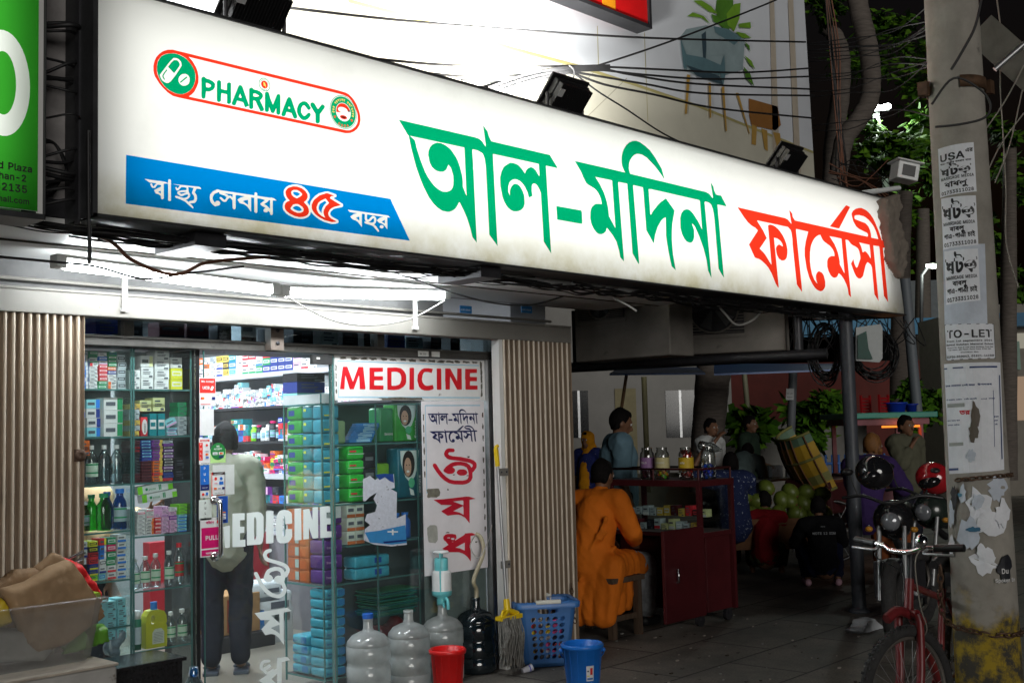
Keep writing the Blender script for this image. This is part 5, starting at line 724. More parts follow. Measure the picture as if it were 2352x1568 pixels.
# ================================================================ floodlights standing on the sign
def flood(label,cx,cz,lit,power=0,yaw=0):
    M=Matrix.Translation((cx,4.62,cz))@Matrix.Rotation(yaw,4,'Z')@Matrix.Rotation(R(42),4,'X')@Matrix.Scale(.74,4)   # light face looks +Y and up
    f=thing('floodlight',label,'floodlight',(cx,4.62,cz))
    m=MB(); m.box((-.235,.03,-.17),(.235,.055,.17),BLACKPL,M); m.box((-.20,-.03,-.14),(.20,.03,.14),BLACKPL,M); m.build('body',f,bev=.006)
    m=MB()
    for i in range(17): x=-.19+i*.0237; m.box((x,-.085,-.13+.02*(i%2)),(x+.006,-.03,.13),BLACKPL,M)
    m.build('cooling_fin',f)
    m=MB(); m.box((-.235+.015,.056,-.155),(.22,.058,.155),emit('lamp_glow',(1,.99,.93),25) if lit else pm('dark_lamp_glass',(.06,.06,.06),.1),M); m.build('lens',f)
    m=MB(); b=3.505
    for s_ in (-1,1):
        p=M@Vector((s_*.225,0,0)); m.tube([p,(p.x,p.y,b)],.011,DARKSTEEL,6); 
    p=M@Vector((-.225,0,0)); q=M@Vector((.225,0,0)); m.tube([(p.x,p.y,b+.006),(q.x,q.y,b+.006)],.011,DARKSTEEL,6); m.build('bracket',f)
    m=MB(); m.box((-.19,-.0865,.02),(-.13,-.0857,.09),C8(200,200,200),M); m.build('rating_label',f)
    if lit: area('flood_lamp',M@Vector((0,.065,0)),(.4,.28),power,(M.to_3x3()@Vector((0,1,0))).normalized(),f,(1,.985,.93)).data.spread=R(155)
    return f
p=at(592,22,Y=4.6); flood('black finned floodlight over the pill logo end of the sign',p.x,p.z+.02,True,90)
p=at(1303,222,Y=4.6); flood('black finned floodlight under the cable bundle at the sign middle',p.x,p.z,True,150)
p=at(1812,366,Y=4.6); flood('unlit black floodlight over the red lettering end of the sign',p.x,p.z,False)
# ================================================================ battens under the soffit
TUBE=emit('lit_tube',(.93,.98,1.0),72)
def batten(label,a,b,z):
    t=thing('tube_light',label,'tube light',((a.x+b.x)/2,a.y,z)); d=(b-a); L=d.length; d.normalize()
    side=Vector((-d.y,d.x,0)).normalized(); up=Vector((0,0,1))
    m=MB(); N=14; prof=[(math.cos(2*PI*i/N)*.021,-.018+math.sin(2*PI*i/N)*.021) for i in range(N+1)]
    vs=[]; fs=[]
    for e in (a+d*.04,b-d*.04):
        for u,v in prof: vs.append(e+side*u+up*v)
    K=N+1
    for i in range(N): fs.append((i,i+1,K+i+1,K+i))
    m.add(vs,fs,TUBE,True); m.build('tube',t)
    m=MB(); Mx=Matrix((d,side,up)).transposed().to_4x4(); Mx.translation=a
    m.box((0,-.03,.013),(L,.03,.03),DIRTYWHITE,Mx); m.box((-.012,-.036,-.034),(.04,.036,.028),DIRTYWHITE,Mx); m.box((L-.04,-.036,-.034),(L+.012,.036,.028),DIRTYWHITE,Mx); m.build('housing',t,bev=.004); return t
a=at(128,604,Y=5.18);b=at(632,668,Y=5.20)
batten('long lit tube light under the soffit at the left',a+V3(0,0,.012),b+V3(0,0,.012),2.41)
a=at(645,672,Y=5.22);b=at(1024,679,Y=5.26)
batten('shorter lit tube light under the soffit hung from white wire',a+V3(0,0,.012),b+V3(0,0,.012),2.43)
m=MB(); m.tube(curve([at(640,668,Y=5.2),at(690,700,Y=5.2),at(760,734,Y=5.2),at(830,747,Y=5.2),at(900,742,Y=5.2),at(960,725,Y=5.22),at(1022,690,Y=5.25)],5),.0045,pm('white_wire',(.6,.6,.56),.5),6); tag(m.build('cable'),'thin white wire sagging below the shorter tube light','cable')
# ================================================================ lamps inside the shop
for i,(x,y,e) in enumerate(((3.2,6.5,60),(4.7,7.3,60),(4.9,8.9,48),(3.2,8.9,35))):
    f=thing('ceiling_light',['flat white ceiling lamp inside the shop near the window','flat white ceiling lamp inside the shop behind the door','flat white ceiling lamp above the far right shelves inside','flat white ceiling lamp deep in the shop at the back left'][i],'ceiling light',(x,y,2.69))
    m=MB(); m.box((x-.31,y-.31,2.675),(x+.31,y+.31,2.70),DIRTYWHITE); m.build('frame',f); m=MB(); m.box((x-.28,y-.28,2.671),(x+.28,y+.28,2.675),emit('ceiling_glow',(.93,.96,1),6)); m.build('diffuser',f)
    area('ceiling_lamp',(x,y,2.66),(.56,.56),e,(0,0,-1),f,(.87,.92,1.0))
# ================================================================ neighbour's green sign
gs=thing('green_sign','backlit green sign board with white ring and black address lines at the left edge','sign',(1.5,4.4,2.5))
ga=at(101,250,Y=4.42); gb=ga
zt=4.2; zb=at(90,486,Y=4.42).z
m=MB(); m.box((.3,4.595,zb-.02),(ga.x,4.61,zt),SIGNSTEEL); m.box((.3,4.43,zt),(ga.x,4.61,zt+.02),SIGNSTEEL); m.build('cabinet',gs)
GM=sheer('green_flex',(.05,.42,.035),.9)
m=MB(); m.quad((.32,4.426,zb),(gb.x-.024,4.426,zb),(ga.x-.024,4.426,zt),(.32,4.426,zt),SWHT); m.build('face',gs)
m=MB(); m.box((gb.x-.024,4.416,zb-.02),(gb.x-.005,4.43,zt),DIRTYWHITE); m.box((gb.x-.004,4.40,zb-.03),(gb.x,4.61,zt),SIGNSTEEL); m.box((.3,4.40,zb-.035),(gb.x,4.60,zb-.012),SIGNSTEEL); m.build('edge_strip',gs)
m=MB(); c=at(8,190,Y=4.415); rx=.135; rz=.29; n=40
e_=lambda a,b:[(c.x+a*math.cos(2*PI*i/n),c.z+b*math.sin(2*PI*i/n)) for i in range(n)]
ring_w=at(70,190,Y=4.415).x-c.x; ring_h=c.z-at(8,312,Y=4.415).z
m.flat([[(.32,zb),(gb.x-.024,zb),(ga.x-.024,zt),(.32,zt)],e_(ring_w,ring_h),e_(ring_w*.48,ring_h*.6)],planeY(4.419),GM); m.build('green_film',gs)
m=MB(); INK=pm('black_print',(.02,.025,.02),.6)
for t,yy,sz,xr in (('d Plaza',397,.052,75),('shan-2',418,.05,62),('2135',444,.055,64),('mail.com',470,.042,68)):
    e=at(xr,yy,Y=4.413); w=text_width(t)*sz; m.text(t,lambda u,v,e=e,w=w:Vector((e.x-w+u,4.413,e.z+v)),INK,sz)
m.build('lettering',gs)
area('sign_lamp',(1.2,4.56,3.3),(1.3,1.4),9,(0,-1,0),gs,(1,1,.95))
m=MB(); m.box((.32,4.58,zb),(ga.x-.02,4.59,zt),INNERW); m.build('lining',gs)
# move the cabinet rear of the green sign behind its lamp
# ================================================================ wall strip and cables in the gap between the two signs
m=MB(); m.box((.3,4.71,2.55),(2.42,5.3,6),pm('dark_concrete_wall',(.34,.32,.315),.9,var=.25,scale=5,bump=.3)); tag(m.build('concrete_wall'),'dark concrete wall strip behind the gap between the two signs','wall')
def lay_cable(label,pts,r=.007,mat=None,n=6):
    m=MB(); m.tube(curve(pts,6),r,mat or CABLE,n); o=m.build('cable'); tag(o,label,'cable'); return o
m=MB(); rr=random.Random(11)
for y0,y1,k in ((55,70,.012),(62,78,.014),(72,92,.008),(132,165,.007),(170,150,.01),(176,182,.012),(182,205,.008),(195,218,.007),(272,300,.006),(360,345,.009),(372,352,.01),(385,398,.012),(398,412,.012),(420,405,.01),(438,452,.009),(470,462,.01)):
    a=at(98,y0,Y=4.60); b=at(196,y1,Y=4.64); mid=(a+b)/2+Vector((0,-rr.random()*.1,(rr.random()-.5)*.05)); m.tube(curve([a-(b-a)*.3,a,mid,b,b+(b-a)*.3],5),k*.8,CABLE,6)
for i in range(4): m.tube(curve([at(95,318+i*4,Y=4.6),at(125,330,Y=4.62),at(148,365+i*3,Y=4.62),at(150,395,Y=4.64),at(120,420+i*6,Y=4.64),at(95,440,Y=4.64)],5),.006,CABLE,6)
tag(m.build('cable_tangle'),kind='stuff')
m=MB()      # tangle that runs below the sign
for i in range(64):
    x=rr.uniform(1.5,2.6) if i<12 else rr.uniform(2.2,8.4); L=rr.uniform(.8,2.4); y=rr.uniform(4.56,4.80 if i%3 else 4.66); z=2.505-rr.random()*.02; pts=[]
    n=int(L/.2)+2
    for k in range(n):
        xx=x+L*k/(n-1)
        if xx>9.3: break
        pts.append((xx,y+rr.uniform(-.04,.04),z-(.02 if x<3.6 else .045)*math.sin(PI*k/(n-1))*rr.random()-.006*rr.random()))
    if len(pts)>2: m.tube(curve(pts,4),rr.choice((.003,.004,.005,.007)),CABLE,5)
tag(m.build('cable_tangle'),kind='stuff')
lay_cable('orange brown cable drooping below the left end of the lit sign',[at(175,520,Y=4.7),at(255,555,Y=4.72),at(300,595,Y=4.75),at(370,625,Y=4.8),at(420,627,Y=4.8),at(480,602,Y=4.75),at(620,590,Y=4.72)],.009,pm('orange_cable',(.16,.06,.03),.6))
lay_cable('black cable hanging straight down past the left end of the lit sign',[at(203,300,Y=4.42),at(204,480,Y=4.42),at(206,560,Y=4.42),at(205,605,Y=4.42)],.008)
lay_cable('grey cable looping from the sign down over the tubes',[at(735,570,Y=4.75),at(860,600,Y=4.8),at(950,640,Y=5.0),at(1040,672,Y=5.15),at(1130,695,Y=5.2),at(1220,700,Y=5.2),at(1320,672,Y=5.1),at(1420,640,Y=4.9)],.006,pm('grey_cable',(.09,.09,.09),.6))
lay_cable('black cable drooping in a shallow loop across the soffit centre',[at(860,540,Y=4.7),at(1000,590,Y=4.85),at(1130,606,Y=5.0),at(1240,612,Y=5.0),at(1340,606,Y=4.9),at(1430,588,Y=4.75)],.007)
lay_cable('thin black cable running along the soffit at the far left',[at(-20,588,Y=4.9),at(110,600,Y=4.9),at(220,612,Y=4.9),at(330,640,Y=4.9),at(430,628,Y=4.85),at(560,612,Y=4.8)],.006)
lay_cable('pale cable end sticking out below the sign middle',[at(1410,685,Y=4.75),at(1440,700,Y=4.7),at(1462,714,Y=4.66)],.007,pm('pale_cable',(.4,.4,.38),.5))
lay_cable('white cable loop hanging below the sign in front of the outdoor unit',[at(1640,690,Y=4.75),at(1665,720,Y=4.73),at(1690,745,Y=4.72),at(1720,740,Y=4.72),at(1745,720,Y=4.74),at(1765,690,Y=4.76)],.008,_MC['pale_cable'])
m=MB()
for px,py in ((425,548),(1065,620)):
    p=at(px,py,Y=4.72); m.box((p.x-.08,4.5,2.455),(p.x+.08,4.85,2.515),DARKSTEEL); 
    o=m.build('sign_bracket'); tag(o,'dark iron bracket under the sign near the %s'%('blue banner' if px<800 else 'middle of the sign'),'bracket'); m=MB()
# cables crossing above the sign, between the sign top and the trees
CROSSING=4.95
top=[('black cable stretched high across the hoarding below the red board',[(660,18),(900,45),(1176,68),(1500,88),(1850,97)],.008),
('black cable leaving the sign top and running flat to the trees',[(830,132),(1000,148),(1176,154),(1330,152),(1520,160),(1700,167),(1860,157)],.008),
('black cable just below the flat one over the hoarding',[(975,168),(1100,177),(1240,168),(1330,157),(1480,172),(1640,182),(1860,176)],.008),
('black cable dipping towards the hoarding right edge',[(1060,183),(1150,188),(1260,165),(1360,155),(1450,172),(1600,193),(1860,205)],.008),
('black cable fanning low from the bundle to the right',[(1100,200),(1200,180),(1290,165),(1330,168),(1480,193),(1620,215),(1870,220)],.008),
('lowest black cable fanning right from the bundle',[(1090,205),(1190,190),(1290,165),(1390,195),(1500,217),(1640,248),(1870,272)],.008),
('thin black cable sloping down from the bundle to the sign top',[(1320,170),(1376,212),(1440,252),(1520,305),(1600,345),(1700,400),(1800,420),(1900,428)],.006),
('straight black cable rising from the bundle to the upper right',[(1150,222),(1240,185),(1376,150),(1560,88),(1760,10),(1800,-10)],.008)]
for lb,pts,r in top: lay_cable(lb,[at(x,y,Y=CROSSING+.0*i) for i,(x,y) in enumerate(pts)],r)
m=MB()
for i in range(7): o=(i-3)*3; m.tube(curve([at(1120+i*4,205+o*.5,Y=CROSSING-.03),at(1200,182+o,Y=CROSSING-.03+.02*(i%3)),at(1270,165+o*.8,Y=CROSSING-.02),at(1330,158+o*.6,Y=CROSSING),at(1400,156+o*.6,Y=CROSSING)],5),.008,CABLE,6)
m.tube(curve([at(1307,150,Y=4.9),at(1318,162,Y=4.88),at(1316,182,Y=4.88),at(1300,200,Y=4.88),at(1280,198,Y=4.9),at(1262,180,Y=4.9)],5),.006,CABLE,6)
tag(m.build('cable_bundle'),'thick bundle of black cables bunched above the sign left of the middle floodlight','cable')
# ================================================================ goods in the shop
BOXCOL={'w':('white',(240,240,240)),'b':('blue',(47,133,235)),'n':('navy',(42,65,156)),'g':('green',(36,156,99)),'l':('lime green',(144,235,53)),'r':('red',(230,53,65)),'o':('orange',(240,116,47)),'y':('yellow',(240,240,65)),
'p':('pink',(240,190,230)),'v':('violet',(139,70,167)),'k':('black',(39,39,46)),'s':('silver',(196,207,213)),'t':('teal',(19,139,150)),'c':('light blue',(156,230,240)),'m':('magenta',(230,36,116)),'d':('gold',(235,201,93)),'e':('maroon',(99,39,49)),'q':('cream',(240,240,178))}
PM={k:C8(*v[1]) for k,v in BOXCOL.items()}
INKG=C8(95,100,110)
ORD=['bottom','second','third','fourth','fifth','sixth','seventh','eighth','ninth','tenth','eleventh','twelfth','thirteenth','fourteenth','fifteenth','sixteenth']
NTH=['first','second','third','fourth','fifth','sixth','seventh','eighth','ninth','tenth','eleventh','twelfth','thirteenth','fourteenth','fifteenth','sixteenth','seventeenth','eighteenth','nineteenth','twentieth','twenty-first','twenty-second','twenty-third','twenty-fourth']
def print_box(m,M,w,d,h,c,c2,style,txt=None):
    g=.0008; m.box((g,0,g),(w-g,d,h-g),PM[c],M)
    e=-.0012
    def q(u0,v0,u1,v1,mat,k=1): m.add([M@Vector((u0*w,e*k,v0*h)),M@Vector((u1*w,e*k,v0*h)),M@Vector((u1*w,e*k,v1*h)),M@Vector((u0*w,e*k,v1*h))],[(0,1,2,3)],mat)
    if style==0: q(0.02,.05,.34,.95,PM[c2]); q(.42,.55,.9,.75,INKG,2); q(.42,.3,.75,.42,INKG,2)
    elif style==1: q(.02,.04,.98,.32,PM[c2]); q(.12,.55,.75,.72,INKG,2)
    elif style==2: q(.7,.04,.98,.96,PM[c2]); q(.1,.35,.6,.65,INKG,2)
    elif style==3: q(.08,.3,.92,.72,PM[c2]); q(.16,.42,.8,.6,PM[c],2)
    elif style==4: q(.15,.7,.6,.8,INKG,2); q(.15,.5,.75,.56,INKG,2); q(.15,.36,.7,.42,INKG,2); q(.62,.08,.9,.24,INKG,2)
    if txt:
        L=text_width(txt); sz=min(h*.5,w*.8/L); m.text(txt,lambda u,v:M@Vector((w/2+u,e*3,h*.5-sz*.35+v)),PM['w'] if c not in 'wqscl' else PM['n'],sz,center=True)
def carton(M,w,d,h,c,c2,style,label,group,txt=None):
    m=MB(); print_box(m,M,w,d,h,c,c2,style,txt); o=m.build('medicine_carton'); tag(o,label,'medicine carton',group); return o
NCART=[0]
def shelf(cols,z,shelfname,whichcase,Yf=5.79,d=.09,ypx=1000,group='medicine cartons in the window cabinets'):
    for ci,(a,b,hpx,codes) in enumerate(cols):
        xa=at(a,ypx,Y=Yf).x; xb=at(b,ypx,Y=Yf).x; tk=codes.split(); H=hpx*.00236; h=H/len(tk); zz=z
        for i,t in enumerate(tk):
            j=(rnd.random()-.5)*.006; M=Matrix.Translation((xa+j,Yf+abs(j),zz))@Matrix.Rotation((rnd.random()-.5)*.06,4,'Z')
            st=int(t[2]) if len(t)>2 else 0; nm=BOXCOL[t[0]][0]+('' if t[1]==t[0] else ' and '+BOXCOL[t[1]][0])
            carton(M,xb-xa-.004,d,h,t[0],t[1],st,'%s carton, %s from bottom in %s stack, %s shelf, %s window cabinet'%(nm,ORD[i] if i else 'lowest',NTH[ci],shelfname,whichcase),group); NCART[0]+=1; zz+=h
# two glass cabinets behind the left pane
LA=[1.874,1.622,1.372,1.127,.873,.633,.475]; LB=[1.874,1.62,1.371,1.088,.80,.485]
XL,XM,XR=2.62,3.085,3.445
def cabinet(label,x0,x1,levels,top,loc,y0=5.745,y1=5.96):
    c=thing('display_cabinet',label,'display cabinet',loc)
    for z in levels:
        m=MB(); m.box((x0,y0,z-.010),(x1,y1,z-.002),CASEGLASS); m.box((x0,y0-.001,z-.0105),(x1,y0+.003,z-.0015),GLASSEDGE); m.build('shelf',c)
    m=MB(); m.box((x0,y0,.1),(x0+.008,y1,top),CASEGLASS); m.box((x0-.001,y0-.0015,.1),(x0+.009,y0+.003,top),GLASSEDGE); m.box((x1-.008,y0,.1),(x1,y1,top),CASEGLASS); m.box((x1-.009,y0-.0015,.1),(x1+.001,y0+.003,top),GLASSEDGE); m.build('side_glass',c)
    m=MB(); m.box((x0+.01,y1,1.36),(x1-.01,y1+.006,top),pm('dim_cabinet_glass',(.20,.26,.27),.3,var=.15,scale=3)); m.build('back_panel',c)
    return c
cabinet('glass shelved window cabinet beside the left gate packed with cartons',XL,XM-.003,LA,2.09,(2.85,5.8,.1))
cabinet('glass shelved window cabinet beside the door packed with cartons',XM+.003,XR-.004,LB,2.09,(3.27,5.8,.1))
shelf([(184,204,84,'bw2 bw2 bw2 bw2 bw2 bw2 bw2 bw2 bw2 sb4'),(205,226,84,'wv4 wl4 wl4 wl4 wl4 wr4 wr0 wg1 gw1 gw3'),(227,248,82,'gw3 gw3 rw3 rw3 rw3 rw3 wp1 bw3 wg4'),(249,270,84,'wo0 wo0 wk4 wk4 nw3 ow3 gw3 gw3 gw3 gn3'),(271,291,78,'sk3 sk3 sk3 sk3 sk3')],LA[0],'top','left')
shelf([(297,323,44,'ws4 ws4'),(324,354,78,'ws4 ws4 wq2'),(356,391,92,'ww4 ww4 ww4 ww4'),(393,421,76,'yw3 yw3 ww4')],LB[0],'top','right')
shelf([(184,196,56,'wo1 wo1 wk2 wb2'),(199,232,84,'cb2 wn2 wn2 cb2'),(238,284,88,'wg2 wg2 wg2')],LA[1],'second','left')
shelf([(297,323,74,'dd4 sd4 ds4 ss4 sd4 dd4'),(324,341,44,'ro3'),(343,361,52,'tw3'),(364,382,52,'tw3'),(384,408,18,'cp1 cp1 cv1'),(409,431,78,'sg4 sg4 sg4 sg4 gs4 gs4 gs4')],LB[1],'second','right')
shelf([(322,350,26,'qq4'),(352,381,32,'qq4')],LB[1]+.135,'upper second','right',5.83)
carton(Matrix.Translation((at(385,960,Y=5.79).x,5.80,1.66))@Matrix.Rotation(R(-25),4,'Y'),.07,.05,.035,'c','p',1,'light blue and pink carton lying tilted on a small stack, second shelf','medicine cartons in the window cabinets')
carton(Matrix.Translation((at(184,1058,Y=5.79).x,5.785,1.525)),.05,.06,.08,'o','o',4,'bright orange carton standing behind the gate lock ring','medicine cartons in the window cabinets')
shelf([(298,324,96,'ek3 ek3 ek3 kk4 kk4 kk4 ke4 ke4 ke4 kk3 er3 er3 ek3 ek3'),(325,350,96,'ek3 ek3 ek3 ek3 ek3 ek3 ek3 nn4 nc3 nc3 nc3 nc3 nc3 nc3'),(351,375,96,'od2 od2 ro2 od2 od2 od2 od2 vd2 vd2 vd2 vd2 vd2 vd2 vd2'),(376,400,94,'rw4 nk4 nk4 kw3 vw3 kw3 kw3 kw3 vw3 kw3 vw3 kw3 vw4 sk4')],LB[2],'third','right')
shelf([(402,430,52,'kk4 kk4')],LB[2],'rear third','right',5.84)
shelf([(184,197,80,'kr4 ks4')],LA[2],'third','left',5.84)
M=Matrix.Translation((at(322,1170,Y=5.79).x,5.80,1.255))@Matrix.Rotation(R(-7),4,'Y')
for k,(dz,dx,c) in enumerate(((0,.02,0),(.048,0,0))):
    Mk=M@Matrix.Translation((dx,0,dz)); m=MB(); m.box((0,0,0),(.21,.05,.043),PM['w'],Mk); m.box((0,-.001,0),(.028,.001,.043),PM['l'],Mk); m.box((.182,-.001,0),(.21,.001,.03),PM['l'],Mk); m.box((.125,-.0012,.008),(.131,.001,.036),PM['g'],Mk); m.box((.134,-.0012,.008),(.14,.001,.036),PM['g'],Mk)
    m.text('STEVIA',lambda u,v,Mk=Mk:Mk@Vector((.085+u,-.002,.014+v)),PM['g'],.016,center=True); m.ball(Mk@Vector((.052,-.001,.022)),(.008,.001,.008),PM['g'],12)
    tag(m.build('sweetener_carton'),['lower of two long white and green sweetener cartons tilted on small boxes','upper of two long white and green sweetener cartons tilted on small boxes'][k],'carton')
shelf([(316,335,54,'wk4 wk4 wk4 wk4 wm4 wm3'),(336,355,58,'wo2 wo2 wo2 wo2 wo2 wm3 ww4 wm3'),(356,371,46,'rw3 rw3 rw3 rw3 pv4'),(372,389,62,'pw4 pw4 pw4 pw4 pv3 pw4 pv3'),(390,408,58,'pw4 pw4 pw4 vp3 pw4 ww4'),(410,431,64,'cb1 cb1 cb1 cb1 cb1 lk4 lk4 lk4')],LB[3],'fourth','right')
shelf([(297,313,60,'ww4')],LB[3],'far left fourth','right',5.85)
shelf([(184,203,88,'ky4 ky4 ww4 wn1 wn1'),(206,228,88,'ly1 ny1 ny1 rk3 rk3 ky3 yk3'),(229,246,92,'cb3 wn1 wk3 bw2 bw2 ry2'),(247,268,92,'wr1 wr1 gw3 gw3 mw3 gw3'),(270,291,96,'wb1 wb1 wb1 wb1 wb1 wb1')],LA[4],'fifth','left')
shelf([(245,269,84,'cw4 cw4 cw4 cw4'),(270,292,88,'cw4 cw4 cw4 cw4')],LA[6]+.085,'sixth','left')
for a_,t_,c_ in (((332,985),'BENGAY','ro'),): pass
# legible tall red carton
m=MB(); xa=at(324,980,Y=5.785).x; M=Matrix.Translation((xa,5.780,LB[1])); 
o=[(.0015+.018+.016*math.cos(2*PI*i/20),.05+.042*math.sin(2*PI*i/20)) for i in range(20)]; m.flat([o],lambda u,v:M@Vector((u,.0015,v)),PM['w'])
m.text('BENGAY',lambda u,v:M@Vector((.025-v,.0008,.018+u)),PM['k'],.017); tag(m.build('printed_label'),'white oval label on the tall red carton','label')
# ---- bottles
CLEAR=glassy('clear_plastic',(.86,.92,.93),.16,.08); WATER=glassy('water',(.88,.95,.97),.06,.02)
def bottle(label,x,y,z,h,r,capc,body=None,lab=None,liquid=None,group=None,neck=.3,nm='plastic_bottle'):
    t=thing(nm,label,'bottle',(x,y,z),0,group); M=Matrix.Translation((x,y,z))
    m=MB(); rn=r*neck; m.lathe([(0,0.002),(r*.9,.002),(r,h*.04),(r*.97,h*.3),(r,h*.34),(r,h*.62),(r*.9,h*.70),(r*.55,h*.80),(rn,h*.86),(rn,h*.92)],body or CLEAR,20,M); m.build('body',t)
    m=MB(); m.lathe([(0,h*.895),(rn*1.25,h*.895),(rn*1.25,h),(0,h)],capc,14,M,smooth=False); m.build('cap',t)
    if liquid: m=MB(); m.lathe([(0,.006),(r*.86,.006),(r*.93,h*.06),(r*.93,h*.52),(0,h*.52)],liquid,18,M); m.build('contents',t)
    if lab: m=MB(); m.lathe([(r*1.01,h*.2),(r*1.01,h*.55)],lab,16,M,a0=R(-175),a1=R(-20)); m.lathe([(r*1.015,h*.28),(r*1.015,h*.32)],PM['g'],16,M,a0=R(-170),a1=R(-25)); m.lathe([(r*1.015,h*.49),(r*1.015,h*.53)],PM['g'],16,M,a0=R(-170),a1=R(-25)); m.build('label',t)
    return t
WL=C8(205,225,205)
G1='clear plastic bottles in the window cabinets'
for i,(px,lb,lab) in enumerate(((210,'clear water bottle with green label, white cap, third shelf by the gate',WL),(239,'middle unlabelled clear bottle of three on the third shelf',None),(268,'right unlabelled clear bottle of three on the third shelf',None))):
    bottle(lb,at(px,1060,Y=5.83).x,5.83,LA[2],.205,.034,PM['w'],lab=lab,group=G1,liquid=WATER)
for i,(px,lb,lab) in enumerate(((309,'clear bottle with white cap at the left end of the spirits row',WL),(333,'second clear bottle with white cap in the spirits row',WL),(357,'third clear bottle with white cap in the spirits row',WL),(388,'fourth clear bottle with white cap in the spirits row',WL))):
    bottle(lb,at(px,1300,Y=5.81).x,5.81,LB[4],.165+.008*i,.027,PM['w'],lab=lab,group=G1,neck=.4)
bottle('clear water bottle with red cap at the right end of the spirits row',at(411,1300,Y=5.82).x,5.82,LB[4],.225,.026,PM['r'],lab=C8(200,60,60),group=G1,neck=.45)
bottle('clear bottle half hidden behind the yellow jug',at(392,1440,Y=5.82).x,5.82,LB[5],.17,.026,PM['w'],lab=WL,group=G1,neck=.4)
bottle('clear distilled water bottle at the right end of the lowest shelf',at(418,1440,Y=5.80).x,5.80,LB[5],.18,.028,PM['w'],lab=WL,group=G1,neck=.4)
GL=glassy('green_mouthwash',(.05,.62,.08),.1); BL=glassy('blue_mouthwash',(.04,.25,.55),.1); YL=glassy('olive_mouthwash',(.35,.4,.03),.1)
for px,h,r,li,cp,lb in ((205,.155,.03,YL,PM['w'],'olive mouthwash bottle with white cap next to the gate'),(222,.19,.03,GL,PM['g'],'rear green mouthwash bottle with green cap'),(238,.195,.038,GL,PM['g'],'large bright green mouthwash bottle with green cap'),(258,.20,.03,BL,PM['b'],'rear blue mouthwash bottle beside the green ones'),(275,.215,.036,BL,PM['b'],'large blue mouthwash bottle with blue cap and white label')):
    bottle(lb,at(px,1160,Y=5.82).x,5.82 if 'large' in lb else 5.88,LA[3],h,r,cp,body=li,lab=C8(170,190,200) if px in (275,205) else None,group='mouthwash bottles on the fourth shelf',neck=.5)
# spray can and yellow jug
t=thing('spray_can','white and green spray can beside the yellow disinfectant jug','spray can',(at(313,1450,Y=5.8).x,5.80,LB[5])); M=WM[t.name]
m=MB(); m.lathe([(0,0),(.026,0),(.026,.155),(.02,.165)],C8(40,120,95),18,M); m.build('body',t); m=MB(); m.lathe([(0,.205),(.022,.205),(.022,.155),(.0,.155)],PM['w'],18,M); m.build('cap',t); m=MB(); m.lathe([(.0265,.03),(.0265,.12)],C8(190,205,215),16,M,a0=R(-170),a1=R(-20)); m.build('label',t)
jx=at(352,1450,Y=5.8).x; t=thing('disinfectant_jug','yellow disinfectant jug with side handle hole and blue cap on the lowest shelf','jug',(jx,5.80,LB[5]))
m=MB(); YJ=pm('yellow_translucent_plastic',(.55,.55,.04),.35,var=.08)
out=[(-.06,0),(.06,0),(.063,.02),(.063,.11),(.057,.12),(.063,.13),(.06,.165),(.045,.19),(.015,.20),(-.012,.20),(-.04,.195),(-.056,.17),(-.062,.13)]
hole=[(-.022+.014*math.cos(2*PI*i/14),.150+.024*math.sin(2*PI*i/14)) for i in range(14)]
f0=lambda u,v:Vector((jx+u,5.765,LB[5]+v)); f1=lambda u,v:Vector((jx+u,5.825,LB[5]+v))
m.flat([out,hole],f0,YJ); m.flat([out,hole],f1,YJ)
for c in (out,hole):
    for i in range(len(c)): a,b=c[i],c[(i+1)%len(c)]; m.quad(f0(*a),f0(*b),f1(*b),f1(*a),YJ)
m.build('body',t,weld=True); m=MB(); m.lathe([(0,.24),(.018,.24),(.018,.195),(0,.195)],PM['b'],14,Matrix.Translation((jx,5.795,LB[5])),smooth=False); m.build('cap',t)
m=MB(); m.flat([[(-.025,.02),(.045,.02),(.045,.08),(.03,.10),(-.01,.10),(-.025,.08)]],lambda u,v:f0(u,v)+Vector((0,-.001,0)),C8(210,215,200)); 
for i in range(7): m.flat([[(-.018,.03+i*.008),(.038,.03+i*.008),(.038,.032+i*.008),(-.018,.032+i*.008)]],lambda u,v:f0(u,v)+Vector((0,-.0016,0)),INKG)
m.build('label',t)
# crumpled clear bag low in the left cabinet
m=MB(); c=at(262,1475,Y=5.82)
for i in range(9): m.caps(c+V3(rnd.uniform(-.05,.05),rnd.uniform(-.02,.03),rnd.uniform(-.05,.05)),c+V3(rnd.uniform(-.05,.05),rnd.uniform(-.02,.03),rnd.uniform(-.05,.04)),.028,.02,CLEAR)
o=remesh(m,'plastic_bag',None,.012,1,pm('blue_grey_film',(.25,.32,.38),.25,var=.4,scale=30)); tag(o,'crumpled blue grey plastic bag at the bottom of the left window cabinet','plastic bag')
